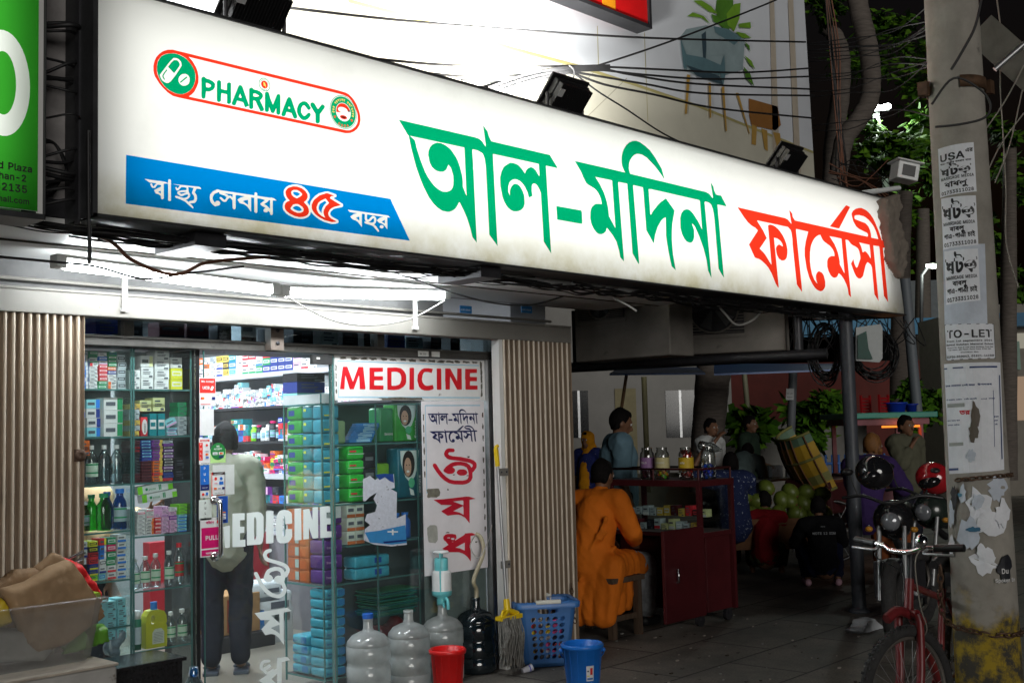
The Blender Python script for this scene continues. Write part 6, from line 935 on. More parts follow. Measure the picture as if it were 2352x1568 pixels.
# ---- shelves along the right inner wall (facing -X), seen through the door
RW=5.72
SHELFW=pm('shelf_board_white',(.55,.56,.6),.5); SHELFD=pm('shelf_board_dark',(.03,.03,.035),.5)
rk=thing('wall_shelf','tall medicine shelving with white and black boards along the inner right wall','shelving',(5.9,8.7,0))
LV=[(2.15,SHELFW,.04),(1.86,SHELFD,.02),(1.56,SHELFD,.02),(1.285,SHELFW,.045),(1.035,SHELFD,.02),(.80,SHELFW,.03)]
for z,mt,th in LV: m=MB(); m.box((RW,6.7,z-th),(6.05,9.94,z),mt); m.build('shelf',rk)
m=MB(); m.box((RW+.02,6.7,.0),(6.05,9.94,.76),pm('grey_counter_front',(.22,.22,.24),.6)); m.build('base_cupboard',rk)
m=MB(); m.box((6.03,6.7,.8),(6.045,9.94,2.7),INW); m.build('back_panel',rk)
def wallM(y,z,dx=0): M=Matrix(((0,1,0),(-1,0,0),(0,0,1))).to_4x4(); M.translation=(RW+dx,y,z); return M
gW='medicine cartons on the far wall shelf'
def wcol(y,z,w,h,codes,nm):
    for i,t in enumerate(codes.split()):
        nmz=BOXCOL[t[0]][0]+('' if t[1]==t[0] else ' and '+BOXCOL[t[1]][0])
        carton(wallM(y-rnd.random()*.004,z+i*h,.01),w,.12,h-.001,t[0],t[1],int(t[2]),'%s carton, %s in %s column from left, top far wall shelf'%(nmz,'lowest' if i==0 else ORD[i],nm),gW); NCART[0]+=1
y=9.80
for i,cd in enumerate(('wo4 wc4 ow0','wc4 wc4 cw3','ww4 wc4 wg1','wv0 ww4 ow3','wo3 ow1 ww4','wg4 wc4 sw4','wn1 wn1 dk3','dk3 kd3 dk3','cb3 bw3 tw3','ww4 wp0 ww4','wg1 wr1 rw3','wg1 ww4 rw3','gw3 wb1 pw3','nw3 gw3 rw3','nw3 nw3 nw3','nw3 nw3 nw3','nw3 nw3 nw3','pw1 pw1 wp1','wr1 wc4 ww4','ww4 wc4 wc4')):
    w=.095+.02*rnd.random(); wcol(y,2.151,w-.004,.062,cd,NTH[i]); y-=w
# third shelf: bottles and coloured cartons
y=9.75
for i in range(26):
    w=.06+.025*rnd.random(); z=1.561; k=rnd.random()
    if k<.3:
        cp=rnd.choice('wkwm'); c=rnd.choice(['w','k','w','n','l'])
        bottle('%s bottle with %s cap, %s item from left, third far wall shelf'%(BOXCOL[c][0],BOXCOL[cp][0],NTH[i] if i<24 else ['twenty-fifth','twenty-sixth'][i-24]),RW+.05,y-w/2,z,.13+.05*rnd.random(),w*.42,PM[cp],body=PM[c],lab=C8(160,190,220),group='bottles on the far wall shelf',neck=.6)
    else:
        hh=.05
        for j in range(rnd.choice((2,3,4))):
            c=rnd.choice('wrobgnwtw'); c2=rnd.choice('wwrb'); n=(NTH+['twenty-fifth','twenty-sixth'])[i]
            nmz=BOXCOL[c][0]+('' if c==c2 else ' and '+BOXCOL[c2][0])
            carton(wallM(y,z+j*hh,.01+.01*rnd.random()),w-.003,.1,hh-.001,c,c2,rnd.choice((0,1,3,4)),'%s carton, %s in %s place from left, third far wall shelf'%(nmz,'lowest' if j==0 else ORD[j],n),gW); NCART[0]+=1
    y-=w
# the hundreds of smaller cartons behind them
m=MB()
def small(z,zt,y0,y1,cols,ws,hs):
    y=y0
    while y>y1:
        w=rnd.uniform(*ws); h=rnd.uniform(*hs); n=int((zt-z)/h); n-=rnd.randint(0,2); 
        for j in range(max(1,n)):
            c=rnd.choice(cols); c2=rnd.choice('wbcvpr'); print_box(m,wallM(y-rnd.random()*.01,z+j*h,.005+.03*rnd.random()),w-.002,.08,h-.001,c,c2,rnd.choice((0,1,4,4,2)))
        y-=w
small(1.861,2.09,9.85,6.9,'wwwwwwwwcs',(.05,.075),(.028,.045)); small(1.286,1.50,9.85,8.6,'wwwwwwwcp',(.045,.07),(.024,.036)); small(1.286,1.50,8.6,6.9,'wmrbvgowy',(.05,.08),(.028,.045))
small(1.036,1.23,9.85,6.9,'gbnrtgbnykv',(.06,.10),(.05,.075)); small(.801,.98,9.5,6.9,'wwwws',(.08,.14),(.02,.035))
o=m.build('medicine_cartons'); tag(o,'hundreds of small mostly white cartons crammed on the far wall shelving','medicine cartons',kind='stuff')
# dark and blue boxes stacked above the corner cabinet
for i,(c,z,h,lb) in enumerate((('c',1.80,.085,'pale blue long carton at the bottom of the pile above the corner cabinet'),('n',1.885,.075,'navy long carton in the middle of the pile above the corner cabinet'),('k',1.96,.06,'black long carton on top of the pile above the corner cabinet'))):
    a=at(652,930,Y=6.45).x; b=at(716,930,Y=6.45).x
    carton(Matrix.Translation((a,6.3,z)),b-a,.16,h-.002,c,'w',4,lb,'long cartons above the corner cabinet')
# ---- corner cabinet right of the door
LC=[1.543,1.166,.67,.10]; cx0,cx1,cy0,cy1=4.425,5.66,5.86,6.26
cc=thing('display_cabinet','corner glass cabinet right of the door full of green and blue packs','display cabinet',(5.0,6.05,.05))
for z in LC+[1.80]:
    m=MB(); m.box((cx0,cy0,z-.012),(cx1,cy1,z-.003),CASEGLASS if z>.2 else DARKSTEEL); m.box((cx0-.001,cy0-.002,z-.0125),(cx1,cy0+.002,z-.0025),GLASSEDGE); m.box((cx0-.002,cy0,z-.0125),(cx0+.002,cy1,z-.0025),GLASSEDGE); m.build('shelf',cc)
m=MB()
for x,y in ((cx0,cy0),(cx0,cy1),(4.86,cy0),(5.22,cy0),(5.65,cy0)): m.box((x-.005,y-.004,.05),(x+.005,y+.004,1.80),GLASSEDGE)
m.build('corner_glass',cc); m=MB(); m.quad((cx0,cy0,.05),(cx0,cy1,.05),(cx0,cy1,1.8),(cx0,cy0,1.8),CASEGLASS); m.build('side_glass',cc)
m=MB(); m.box((4.75,cy1+.0,.05),(cx1,cy1+.01,1.8),pm('dim_cabinet_back',(.07,.10,.105),.6,var=.3,scale=3)); m.build('back_panel',cc)
m=MB(); m.box((cx0-.006,cy0+.01,1.80),(cx0-.003,cy1,1.86),C8(210,215,215)); m.box((cx0,cy0-.004,1.80),(4.55,cy0-.001,1.86),C8(210,215,215)); m.build('top_strip',cc)
def pack(label,lo,hi,c,cat='sanitary pack',group=None,print_=None,txt=None,rot=0,facing='Y',bev=.014,txtc=None):
    c3=[(lo[i]+hi[i])/2 for i in range(3)]; M=Matrix.Translation((c3[0],c3[1],lo[2]))@Matrix.Rotation(rot,4,'Z'); h=[(hi[i]-lo[i])/2 for i in range(3)]
    t=thing('soft_pack',label,cat,mat=M,group=group); m=MB(); m.box((-h[0],-h[1],0),(h[0],h[1],2*h[2]),c); m.build('wrapper',t,bev=bev,local=True,smooth=True)
    e=.0015
    if print_ or txt:
        m=MB()
        if facing=='Y': f=lambda u,v,k=1:Vector((-h[0]+u*2*h[0],-h[1]-e*k,v*2*h[2])); w=2*h[0]
        else: f=lambda u,v,k=1:Vector((-h[0]-e*k,h[1]-u*2*h[1],v*2*h[2])); w=2*h[1]
        for (u0,v0,u1,v1,cc_) in (print_ or []): m.add([f(u0,v0),f(u1,v0),f(u1,v1),f(u0,v1)],[(0,1,2,3)],cc_)
        if txt: tx,uu,vv,sz=txt; m.text(tx,lambda a,b:f(uu+a/w,vv+b/(2*h[2]),2),txtc or PM['w'],sz)
        m.build('print',t,local=True)
    return t
GP=pm('green_film',(.05,.42,.06),.3,var=.2,scale=14,bump=.2); TP=pm('teal_film',(.02,.30,.36),.3,var=.2,scale=14,bump=.2); CP=pm('sky_film',(.07,.45,.60),.3,var=.2,scale=14,bump=.2); VP=pm('violet_film',(.12,.03,.24),.3,var=.2,scale=14,bump=.2); OP=pm('orange_board',(.65,.16,.04),.5,var=.1); DGP=pm('deep_green_film',(.03,.30,.10),.3,var=.2,scale=14,bump=.2); DTP=pm('deep_teal_film',(.01,.12,.17),.3,var=.2,scale=14,bump=.2)
h=(1.79-1.166)/7
for i in range(7):
    z=1.168+i*h
    pack('green soft pack, %s in the stack nearest the far end of the corner cabinet'%('lowest' if i==0 else ORD[i]),(cx0+.012,6.09,z),(cx0+.19,6.25,z+h-.004),GP,group='green packs in the corner cabinet',print_=[(.15,.3,.55,.7,PM['n'])],facing='X',rot=rnd.uniform(-.05,.05))
    pack('teal soft pack, %s in the middle stack of the corner cabinet side'%('lowest' if i==0 else ORD[i]),(cx0+.012,5.985,z+.004),(cx0+.19,6.085,z+h-.002),TP,group='teal packs in the corner cabinet',print_=[(.2,.55,.45,.75,PM['y'])],facing='X',rot=rnd.uniform(-.05,.05))
    pack('turquoise soft pack, %s in the front stack of the corner cabinet'%('lowest' if i==0 else ORD[i]),(cx0+.012,5.875,z),(cx0+.15,5.975,z+h-.003),CP,group='turquoise packs in the corner cabinet',print_=[(.1,.2,.6,.3,PM['y'])],rot=rnd.uniform(-.05,.05))
h=(1.13-.67)/6
for i in range(6):
    z=.672+i*h
    pack('orange and white carton, %s in the left column under the green packs'%('lowest' if i==0 else ORD[i]),(cx0+.012,6.13,z),(cx0+.2,6.25,z+h-.002),OP,'medicine carton','orange cartons in the corner cabinet',[(.06,.15,.62,.8,C8(225,110,50)),(.66,.2,.98,.9,C8(200,215,210))],facing='X',bev=.002)
    pack('orange and white carton, %s in the second column under the teal packs'%('lowest' if i==0 else ORD[i]),(cx0+.012,6.03,z),(cx0+.2,6.125,z+h-.002),OP,'medicine carton','orange cartons in the corner cabinet',[(.06,.15,.7,.8,C8(225,110,50))],facing='X',bev=.002)
h=.46/5
for i in range(5):
    z=.672+i*h; pack('violet soft pack, %s in the corner stack of the glass cabinet'%('lowest' if i==0 else ORD[i]),(cx0+.012,5.87,z),(cx0+.16,6.02,z+h-.003),VP,group='violet packs in the corner cabinet',txt=('freedom',.12,.4,.028),rot=rnd.uniform(-.04,.04),txtc=C8(200,170,215))
h=.54/9
for i in range(9):
    z=.102+i*h; pack('blue wet wipes pack, %s in the tall stack at the cabinet corner'%('lowest' if i==0 else ORD[i]),(cx0+.015,5.87,z),(cx0+.17,6.03,z+h-.003),CP,'wet wipes','blue wet wipes packs',[(.62,.2,.98,.9,C8(40,130,190))],('Savlon',.08,.35,.02),rnd.uniform(-.07,.07),txtc=PM['n'])
for i in range(4):
    z=.102+i*h; pack('blue wet wipes pack, %s in the low stack behind the tall one'%('lowest' if i==0 else ORD[i]),(cx0+.015,6.06,z),(cx0+.17,6.22,z+h-.003),CP,'wet wipes','blue wet wipes packs',[(.62,.2,.98,.9,C8(40,130,190))],('Savlon',.08,.35,.02),rnd.uniform(-.07,.07),facing='X',txtc=PM['n'])
# front of the corner cabinet
def fx(px,Y=5.9): return at(px,1050,Y=Y).x
SKIN0=C8(205,160,135); HAIR0=C8(35,25,22)
def facepack(label,lo,hi,c,flip=1):
    t=pack(label,lo,hi,c,group='large pads packs in the corner cabinet'); h=[(hi[i]-lo[i])/2 for i in range(3)]
    m=MB(); f=lambda u,v,k=1:Vector((-h[0]+u*2*h[0],-h[1]-.0012*k,v*2*h[2])); el=lambda cx,cy,rx,ry,n=20:[(cx+rx*math.cos(2*PI*i/n),cy+ry*math.sin(2*PI*i/n)) for i in range(n)]
    m.flat([[(.1,.95),(.9,.95),(.85,.65),(.7,.42),(.5,.3),(.3,.42),(.12,.7)]],lambda u,v:f(u,v,1),C8(215,225,220)); m.flat([el(.44,.68,.26,.27)],lambda u,v:f(u,v,2),HAIR0); m.flat([el(.40,.62,.15,.19)],lambda u,v:f(u,v,3),SKIN0); m.flat([el(.4,.53,.06,.025)],lambda u,v:f(u,v,4),C8(240,240,240)); m.flat([el(.34,.66,.02,.014)],lambda u,v:f(u,v,4),HAIR0); m.flat([el(.46,.66,.02,.014)],lambda u,v:f(u,v,4),HAIR0)
    m.flat([el(.55,.3,.13,.1)],lambda u,v:f(u,v,3),C8(90,190,140)); m.flat([[(.45,.2),(.62,.15),(.66,.04),(.5,.06)]],lambda u,v:f(u,v,3),C8(225,230,225))
    m.text('Senora',lambda a,b:f(.93-b/(2*h[0]),.08+a/(2*h[2]),3),PM['w'],.05); m.build('print',t,local=True)
facepack('large green pads pack with a smiling woman printed on it',(fx(903),5.875,1.545),(fx(957),6.0,1.80),GP); pack('narrow green pads pack beside the large green one',(fx(869),5.88,1.545),(fx(901),6.0,1.77),DGP,group='large pads packs in the corner cabinet',txt=('Senora',.3,.2,.03))
facepack('large teal pads pack with a woman printed on it under the green ones',(fx(908),5.875,1.168),(fx(962),6.0,1.50),DTP)
for i in range(4): pack('bright green soft pack, %s in the front stack under the sachets'%('lowest' if i==0 else ORD[i]),(fx(796),5.88,1.168+i*.09),(fx(832),6.02,1.255+i*.09),pm('bright_green_film',(.03,.55,.05),.3,var=.2,scale=14),group='bright green packs in the corner cabinet',print_=[(.1,.55,.5,.68,PM['r']),(0,.4,1,.44,PM['w'])],rot=rnd.uniform(-.06,.06))
for i in range(3): pack('black carton, %s in the stack beside the bright green packs'%('lowest' if i==0 else ORD[i]),(fx(837),5.92,1.168+i*.105),(fx(868),6.05,1.268+i*.105),PM['k'],'carton','black cartons in the corner cabinet',[(.2,.5,.8,.75,C8(120,125,130))],bev=.003)
for i in range(2): pack('lime green roll pack, %s of the pair beside the teal pads pack'%('lower' if i==0 else 'upper'),(fx(874),5.95,1.168+i*.12),(fx(906),6.06,1.285+i*.12),pm('lime_film',(.20,.45,.03),.3,var=.2),group='lime roll packs')
for i in range(7): pack('blue sachet lying %s in the heap on the upper cabinet shelf'%(('lowest' if i==0 else ORD[i])),(fx(806+i*3),5.88,1.545+i*.016),(fx(850+i*3),5.97,1.575+i*.016),C8(50,130,200),'sachet','blue sachets in a heap',rot=rnd.uniform(-.4,.4),bev=.006,print_=[(.3,.2,.9,.8,C8(150,200,230))])
pack('white and green wrapped pack left of the sachet heap',(fx(768),5.92,1.545),(fx(800),6.02,1.69),C8(170,205,150),group='white and green packs')
for i in range(3):
  for j in range(2): pack('white and orange carton, %s in the %s column behind the torn notice'%(('lowest' if i==0 else ORD[i]),NTH[j]),(fx(795+j*20),5.9,.90+i*.085),(fx(814+j*20),6.05,.983+i*.085),C8(215,220,205),'medicine carton','white and orange cartons',[(0,0,1,.25,OP),(.15,.45,.8,.7,INKG)],bev=.002)
m=MB(); m.box((fx(790),5.88,.885),(fx(975),6.2,.895),GLASSEDGE); m.build('shelf',cc)
for i in range(2):
    pack('%s of two blue wet wipes packs on the dark shelf'%('lower' if i==0 else 'upper'),(fx(806),5.875,.672+i*.075),(fx(886),6.0,.742+i*.075),CP,'wet wipes','blue wet wipes packs on the dark shelf',[(.55,.3,.75,.8,C8(40,90,190))])
for px in (925,945): bottle('%s blue bottle with blue cap on the dim cabinet shelf'%('left' if px==925 else 'right'),fx(px),5.98,.896,.17,.038,PM['b'],body=C8(30,100,190),group='blue bottles in the cabinet',neck=.5)
m=MB()
for i in range(14): m.box((fx(868)+rnd.uniform(-.02,.02),5.9+rnd.uniform(0,.05),.40+i*.012),(fx(958)+rnd.uniform(-.03,.03),6.15,.408+i*.012),DGP if i%3 else pm('teal_cloth',(.01,.16,.15),.8))
tag(m.build('cloth_pile',bev=.003),'pile of folded teal green sheets low in the corner cabinet','cloth')
m=MB()
for i in range(8): m.caps((fx(870)+rnd.uniform(0,.3),5.95+rnd.uniform(0,.15),.15+rnd.uniform(0,.15)),(fx(880)+rnd.uniform(0,.3),5.95+rnd.uniform(0,.15),.15+rnd.uniform(0,.2)),.07,.06,PM['r'])
tag(remesh(m,'red_bag',None,.02,3,pm('red_film_bag',(.16,.01,.015),.4,var=.3)),'dark red bag bulging at the bottom of the corner cabinet','bag')
# ---- on the shop floor behind the door
t=thing('cardboard_carton','brown cardboard carton with red print on the shop floor behind the man','carton',(4.75,7.75,.012)); a=at(498,1470,Y=7.6); b=at(598,1470,Y=7.6)
m=MB(); m.box((a.x,7.6,.13),(b.x,8.0,.42),pm('cardboard',(.36,.2,.08),.8,var=.1,scale=8)); m.build('box',t,bev=.004); m=MB(); m.box((a.x+.09,7.597,.15),(a.x+.30,7.5995,.39),C8(135,45,20)); m.build('print',t); m=MB(); m.box((a.x-.05,7.55,.012),(b.x+.1,8.05,.125),DARKSTEEL); m.build('plinth',t)
for i,(px,py,w,h,c,lb) in enumerate(((600,1395,.42,.26,C8(215,220,222),'big white wrapped bundle stacked behind the man in the shop'),(585,1360,.34,.18,C8(205,212,215),'upper white wrapped bundle behind the man in the shop'),(560,1420,.25,.2,C8(45,140,215),'blue and white wrapped bundle on the cardboard carton'),(628,1430,.22,.3,C8(190,195,200),'clear bag of goods beside the cardboard carton'),(520,1400,.2,.14,C8(215,190,215),'pale pink papers lying on the cardboard carton'))):
    p=at(px,py,Y=7.75); pack(lb,(p.x-w/2,7.62,p.z-h/2),(p.x+w/2,7.85,p.z+h/2),c,'bundle','bundles on the shop floor',[(.1,.1,.35,.5,C8(40,120,200)),(.5,.5,.9,.7,INKG)] if i<3 else None,bev=.03)
m=MB(); m.box((4.6,8.3,.012),(5.7,8.4,.8),C8(150,20,35)); tag(m.build('red_board'),'dark red board standing on the shop floor behind the man','board')
m=MB(); p=at(727,1110,Y=5.84); m.box((4.43,5.852,1.08),(4.56,5.856,1.15),C8(205,210,208)); m.text('5 Ort',lambda u,v:Vector((4.445+u,5.850,1.11+v)),C8(90,130,130),.03); m.text('cash',lambda u,v:Vector((4.47+u,5.850,1.085+v)),C8(90,130,130),.02); tag(m.build('paper_note'),'white taped paper note on the corner cabinet glass','note')
# boxes standing behind the transom
for i in range(16):
    x=2.72+i*.185; w=.09+.07*rnd.random(); c=rnd.choice(['n','k','s','b','e','k','w','k']); h=.10+.05*rnd.random()
    carton(Matrix.Translation((x,5.80+.05*rnd.random(),2.145)),w,.12,h,c,'k',rnd.choice((0,1,4)),'%s carton, %s from left in the dim transom above the window'%(BOXCOL[c][0],NTH[i]),'cartons in the dim transom')
m=MB(); m.box((1.05,5.755,2.10),(6.0,6.1,2.135),DARKSTEEL); m.build('transom_shelf',shop)
print('cartons',NCART[0])
# ================================================================ people
SKIN=pm('brown_skin',(.19,.095,.055),.5,var=.08,scale=10,spec=.35); HAIRM=pm('black_hair',(.006,.005,.005),.8,var=.4,scale=60,bump=.3,spec=.15); EYEW=pm('eye_white',(.6,.58,.55),.3); EYEB=pm('eye_dark',(.01,.008,.006),.2)
def lerp(a,b,t): return Vector(a).lerp(Vector(b),t)
BASE=dict(pelvis=(0,0,.92),waist=(0,.0,1.05),chest=(0,.0,1.26),neck=(0,.0,1.42),head=(0,.03,1.555),
 ls=(-.175,0,1.37),rs=(.175,0,1.37),le=(-.215,-.02,1.10),re=(.215,-.02,1.10),lw=(-.22,.05,.86),rw=(.22,.05,.86),
 lh=(-.085,0,.90),rh=(.085,0,.90),lk=(-.095,.03,.49),rk=(.095,.03,.49),la=(-.095,-.01,.085),ra=(.095,-.01,.085),lt=(-.105,.15,.03),rt=(.105,.15,.03))
def hand(m,wrist,elbow,side,curl,mat,thumbdir=None):
    w=Vector(wrist); d=(w-Vector(elbow)).normalized(); s_=Vector(side); s_=(s_-d*s_.dot(d)).normalized(); nrm=d.cross(s_)
    palm=w+d*.05; 
    for k in (-.024,-.008,.008,.024): m.caps(w+d*.015+s_*k*.6,w+d*.085+s_*k,.014,.0125,mat,8)
    for k,(o,L) in enumerate(((-.030,.062),(-.010,.074),(.010,.070),(.030,.056))):
        a=w+d*.088+s_*o; c1=curl*(.8+.08*k); d1=(d*math.cos(c1)+nrm*math.sin(c1)); b=a+d1*L*.52; d2=(d*math.cos(c1*2)+nrm*math.sin(c1*2)); c=b+d2*L*.48
        m.caps(a,b,.0095,.0088,mat,8); m.caps(b,c,.0088,.0078,mat,8)
    t0=w+d*.03-s_*.028; t1=t0+(d*.6-s_*.8).normalized()*.035+nrm*.01; t2=t1+(d*.85-s_*.2+nrm*.5).normalized()*.03
    m.caps(t0,t1,.013,.0105,mat,8); m.caps(t1,t2,.0105,.009,mat,8)
def person(label,loc,rz,pose=None,scale=1,garments=(),hair=True,hairmat=None,headdir=(0,1,0),curl=.5,hands=True,shoes=None,beard=None,skin=None,barefoot=True,long_hair=False,headup=(0,0,1)):
    J={k:Vector(v) for k,v in BASE.items()}
    for k,v in (pose or {}).items(): J[k]=Vector(v)
    SK=skin or SKIN
    t=thing('person',label,'person',mat=Matrix.Translation(Vector(loc))@Matrix.Rotation(rz,4,'Z')@Matrix.Scale(scale,4))
    m=MB(); H=J['head']; hd=Vector(headdir).normalized(); up=Vector(headup); up=(up-hd*up.dot(hd)).normalized(); sd=hd.cross(up)
    B=Matrix((sd,hd,up)).transposed().to_4x4()
    m.caps(J['pelvis'],J['waist'],.135,.12,SK,14); m.caps(J['waist'],J['chest'],.12,.135,SK,14); m.caps(lerp(J['ls'],J['rs'],.15),lerp(J['ls'],J['rs'],.85),.075,.075,SK)
    m.caps(J['chest'],J['neck'],.11,.055,SK); m.caps(J['neck'],H-up*.05,.052,.05,SK)
    for s_ in 'lr':
        m.caps(J[s_+'s'],J[s_+'e'],.052,.038,SK); m.caps(J[s_+'e'],J[s_+'w'],.038,.024,SK)
        m.caps(J[s_+'h'],J[s_+'k'],.085,.055,SK); m.caps(J[s_+'k'],lerp(J[s_+'k'],J[s_+'a'],.35),.052,.055,SK); m.caps(lerp(J[s_+'k'],J[s_+'a'],.35),J[s_+'a'],.055,.036,SK)
        m.caps(J[s_+'a']-Vector((0,0,.02)),J[s_+'t'],.036,.028,SK)
        if hands: hand(m,J[s_+'w'],J[s_+'e'],(0,1,0) if abs((J[s_+'w']-J[s_+'e']).normalized().y)<.8 else (1,0,0),curl,SK)
    m.ball(H+up*.02,(.078,.098,.105),SK,16,B,12); m.caps(H-up*.045+hd*.03,H-up*.075+hd*.055,.058,.036,SK)
    m.caps(H+hd*.09+up*.015,H+hd*.113-up*.022,.012,.017,SK,8); m.ball(H+hd*.088+up*.035,(.05,.018,.014),SK,10,B,6)
    m.ball(H+hd*.09-up*.05,(.027,.014,.008),SK,8,B,6)
    for k in (-1,1): m.ball(H+sd*.079*k-hd*.005-up*.0,(.012,.022,.033),SK,8,B,6)
    remesh(m,'body',t,.0105,3,SK)
    m=MB()
    for k in (-1,1): m.ball(H+hd*.087+sd*.031*k+up*.018,.0125,EYEW,10)
    for k in (-1,1): m.ball(H+hd*.0945+sd*.031*k+up*.018,.0075,EYEB,8)
    m.build('eyes',t,local=True)
    if hair:
        m=MB(); HM=hairmat or HAIRM
        m.ball(H+up*.034-hd*.016,(.086,.098,.108),HM,16,B,12); m.caps(H+up*.09+hd*.04,H+up*.10-hd*.03,.045,.05,HM); 
        for k in (-1,1): m.caps(H+sd*.07*k-hd*.02+up*.03,H+sd*.066*k-hd*.045-up*.045,.022,.02,HM,8)
        remesh(m,'hair',t,.011,2,HM)
    if beard: m=MB(); m.caps(H+hd*.06-up*.07,H+hd*.10-up*.16,.055,.02,beard); m.caps(H+sd*.06-up*.03+hd*.03,H-sd*.06-up*.03+hd*.03,.03,.03,beard); remesh(m,'beard',t,.011,2,beard)
    for g in garments:
        kind,mat=g[0],g[1]; m=MB(); opt=g[2] if len(g)>2 else {}
        if kind in('shirt','long_shirt'):
            e=opt.get('e',.022)
            m.caps(J['pelvis']+Vector((0,0,opt.get('drop',-.02))),J['waist'],.145+e,.128+e,mat,18); m.caps(J['waist'],J['chest'],.128+e,.14+e,mat,18); m.caps(lerp(J['ls'],J['rs'],.12),lerp(J['ls'],J['rs'],.88),.078+e,.078+e,mat,14); m.caps(J['chest'],lerp(J['chest'],J['neck'],.75),.12+e,.065+e,mat,14); m.caps(lerp(J['chest'],J['neck'],.8),J['neck'],.064,.06,mat,12)
            for s_ in 'lr':
                L=opt.get('sleeve',.75)
                if L<=1: m.caps(J[s_+'s'],lerp(J[s_+'s'],J[s_+'e'],L),.062+e,.052+e,mat)
                else: m.caps(J[s_+'s'],J[s_+'e'],.062+e,.046+e,mat); m.caps(J[s_+'e'],lerp(J[s_+'e'],J[s_+'w'],L-1),.046+e,.036+e,mat)
            nm='shirt'
        elif kind=='trousers':
            e=opt.get('e',.02); L=opt.get('len',.93)
            m.caps(J['pelvis']+Vector((0,0,.04)),lerp(J['lh'],J['rh'],.5),.138+e,.12+e,mat,16)
            for s_ in 'lr': m.caps(J[s_+'h'],J[s_+'k'],.092+e,.062+e,mat); m.caps(J[s_+'k'],lerp(J[s_+'k'],J[s_+'a'],L),.062+e,.05+e,mat)
            nm='trousers'
        elif kind=='custom': g[3](m,J,mat); nm=opt.get('name','shirt')
        elif kind=='shoes':
            for s_ in 'lr': m.caps(J[s_+'a']-Vector((0,.02,.045)),J[s_+'t']+Vector((0,.03,0)),.045,.038,mat)
            nm='shoes'
        remesh(m,nm,t,opt.get('vox',.0125),opt.get('sm',3),mat,crease=opt.get('cr',.010) if nm!='shoes' else 0)
    return t
CLO=lambda n,c,**k: pm(n,s2l(c),.85,var=k.get('var',.14),scale=k.get('scale',7),bump=.25,spec=.2,spots=k.get('spots'))
# 1 shopkeeper seen from behind through the door
p=at(520,1543,Z=.012)
def untucked(m,J,mat):
    m.caps((0,0,.84),(0,0,1.05),.165,.155,mat,20); m.caps((0,0,1.05),(0,0,1.27),.155,.165,mat,20); m.caps(lerp(J['ls'],J['rs'],.1),lerp(J['ls'],J['rs'],.9),.1,.1,mat,16); m.caps((0,0,1.3),J['neck'],.13,.068,mat)
    for s_ in 'lr': m.caps(J[s_+'s'],J[s_+'e'],.085,.068,mat); m.caps(J[s_+'e'],lerp(J[s_+'e'],J[s_+'w'],.55),.068,.055,mat)
person('man in a loose grey green shirt standing inside with his back to the glass door',p,R(-35),dict(lw=(-.2,.16,.98),le=(-.24,-.04,1.1),rw=(.23,.02,.84)),1.0,[('custom',CLO('sage_cotton',(150,150,135)),{'name':'shirt'},untucked),('trousers',CLO('charcoal_denim',(30,32,42)))],headdir=(-.1,1,-.12))
# sandals of that man
m=MB()
for sx in (-.1,.1):
    M=Matrix.Translation(p)@Matrix.Rotation(R(-35),4,'Z'); m.box((sx-.05,-.11,0),(sx+.05,.19,.022),C8(60,68,80),M); m.tube([M@Vector((sx-.05,.06,.02)),M@Vector((sx,.08,.075)),M@Vector((sx+.05,.06,.02))],.014,C8(60,68,80),8)
tag(m.build('sandals',bev=.006),'pair of grey blue sandals under the man at the door','sandals')
# 2 second shopkeeper behind the left cabinet: beige sleeve and dark hair
p=at(208,1500,d=7.3); person('person in a beige long sleeved shirt standing behind the left window cabinet',(p.x,p.y,-.12),R(-100),dict(lw=(-.1,.40,1.25),le=(-.25,.2,1.15)),1.0,[('shirt',CLO('beige_cotton',(215,185,140)),{'sleeve':1.7}),('trousers',CLO('charcoal_denim',(30,32,42)))],headdir=(0,1,-.1))
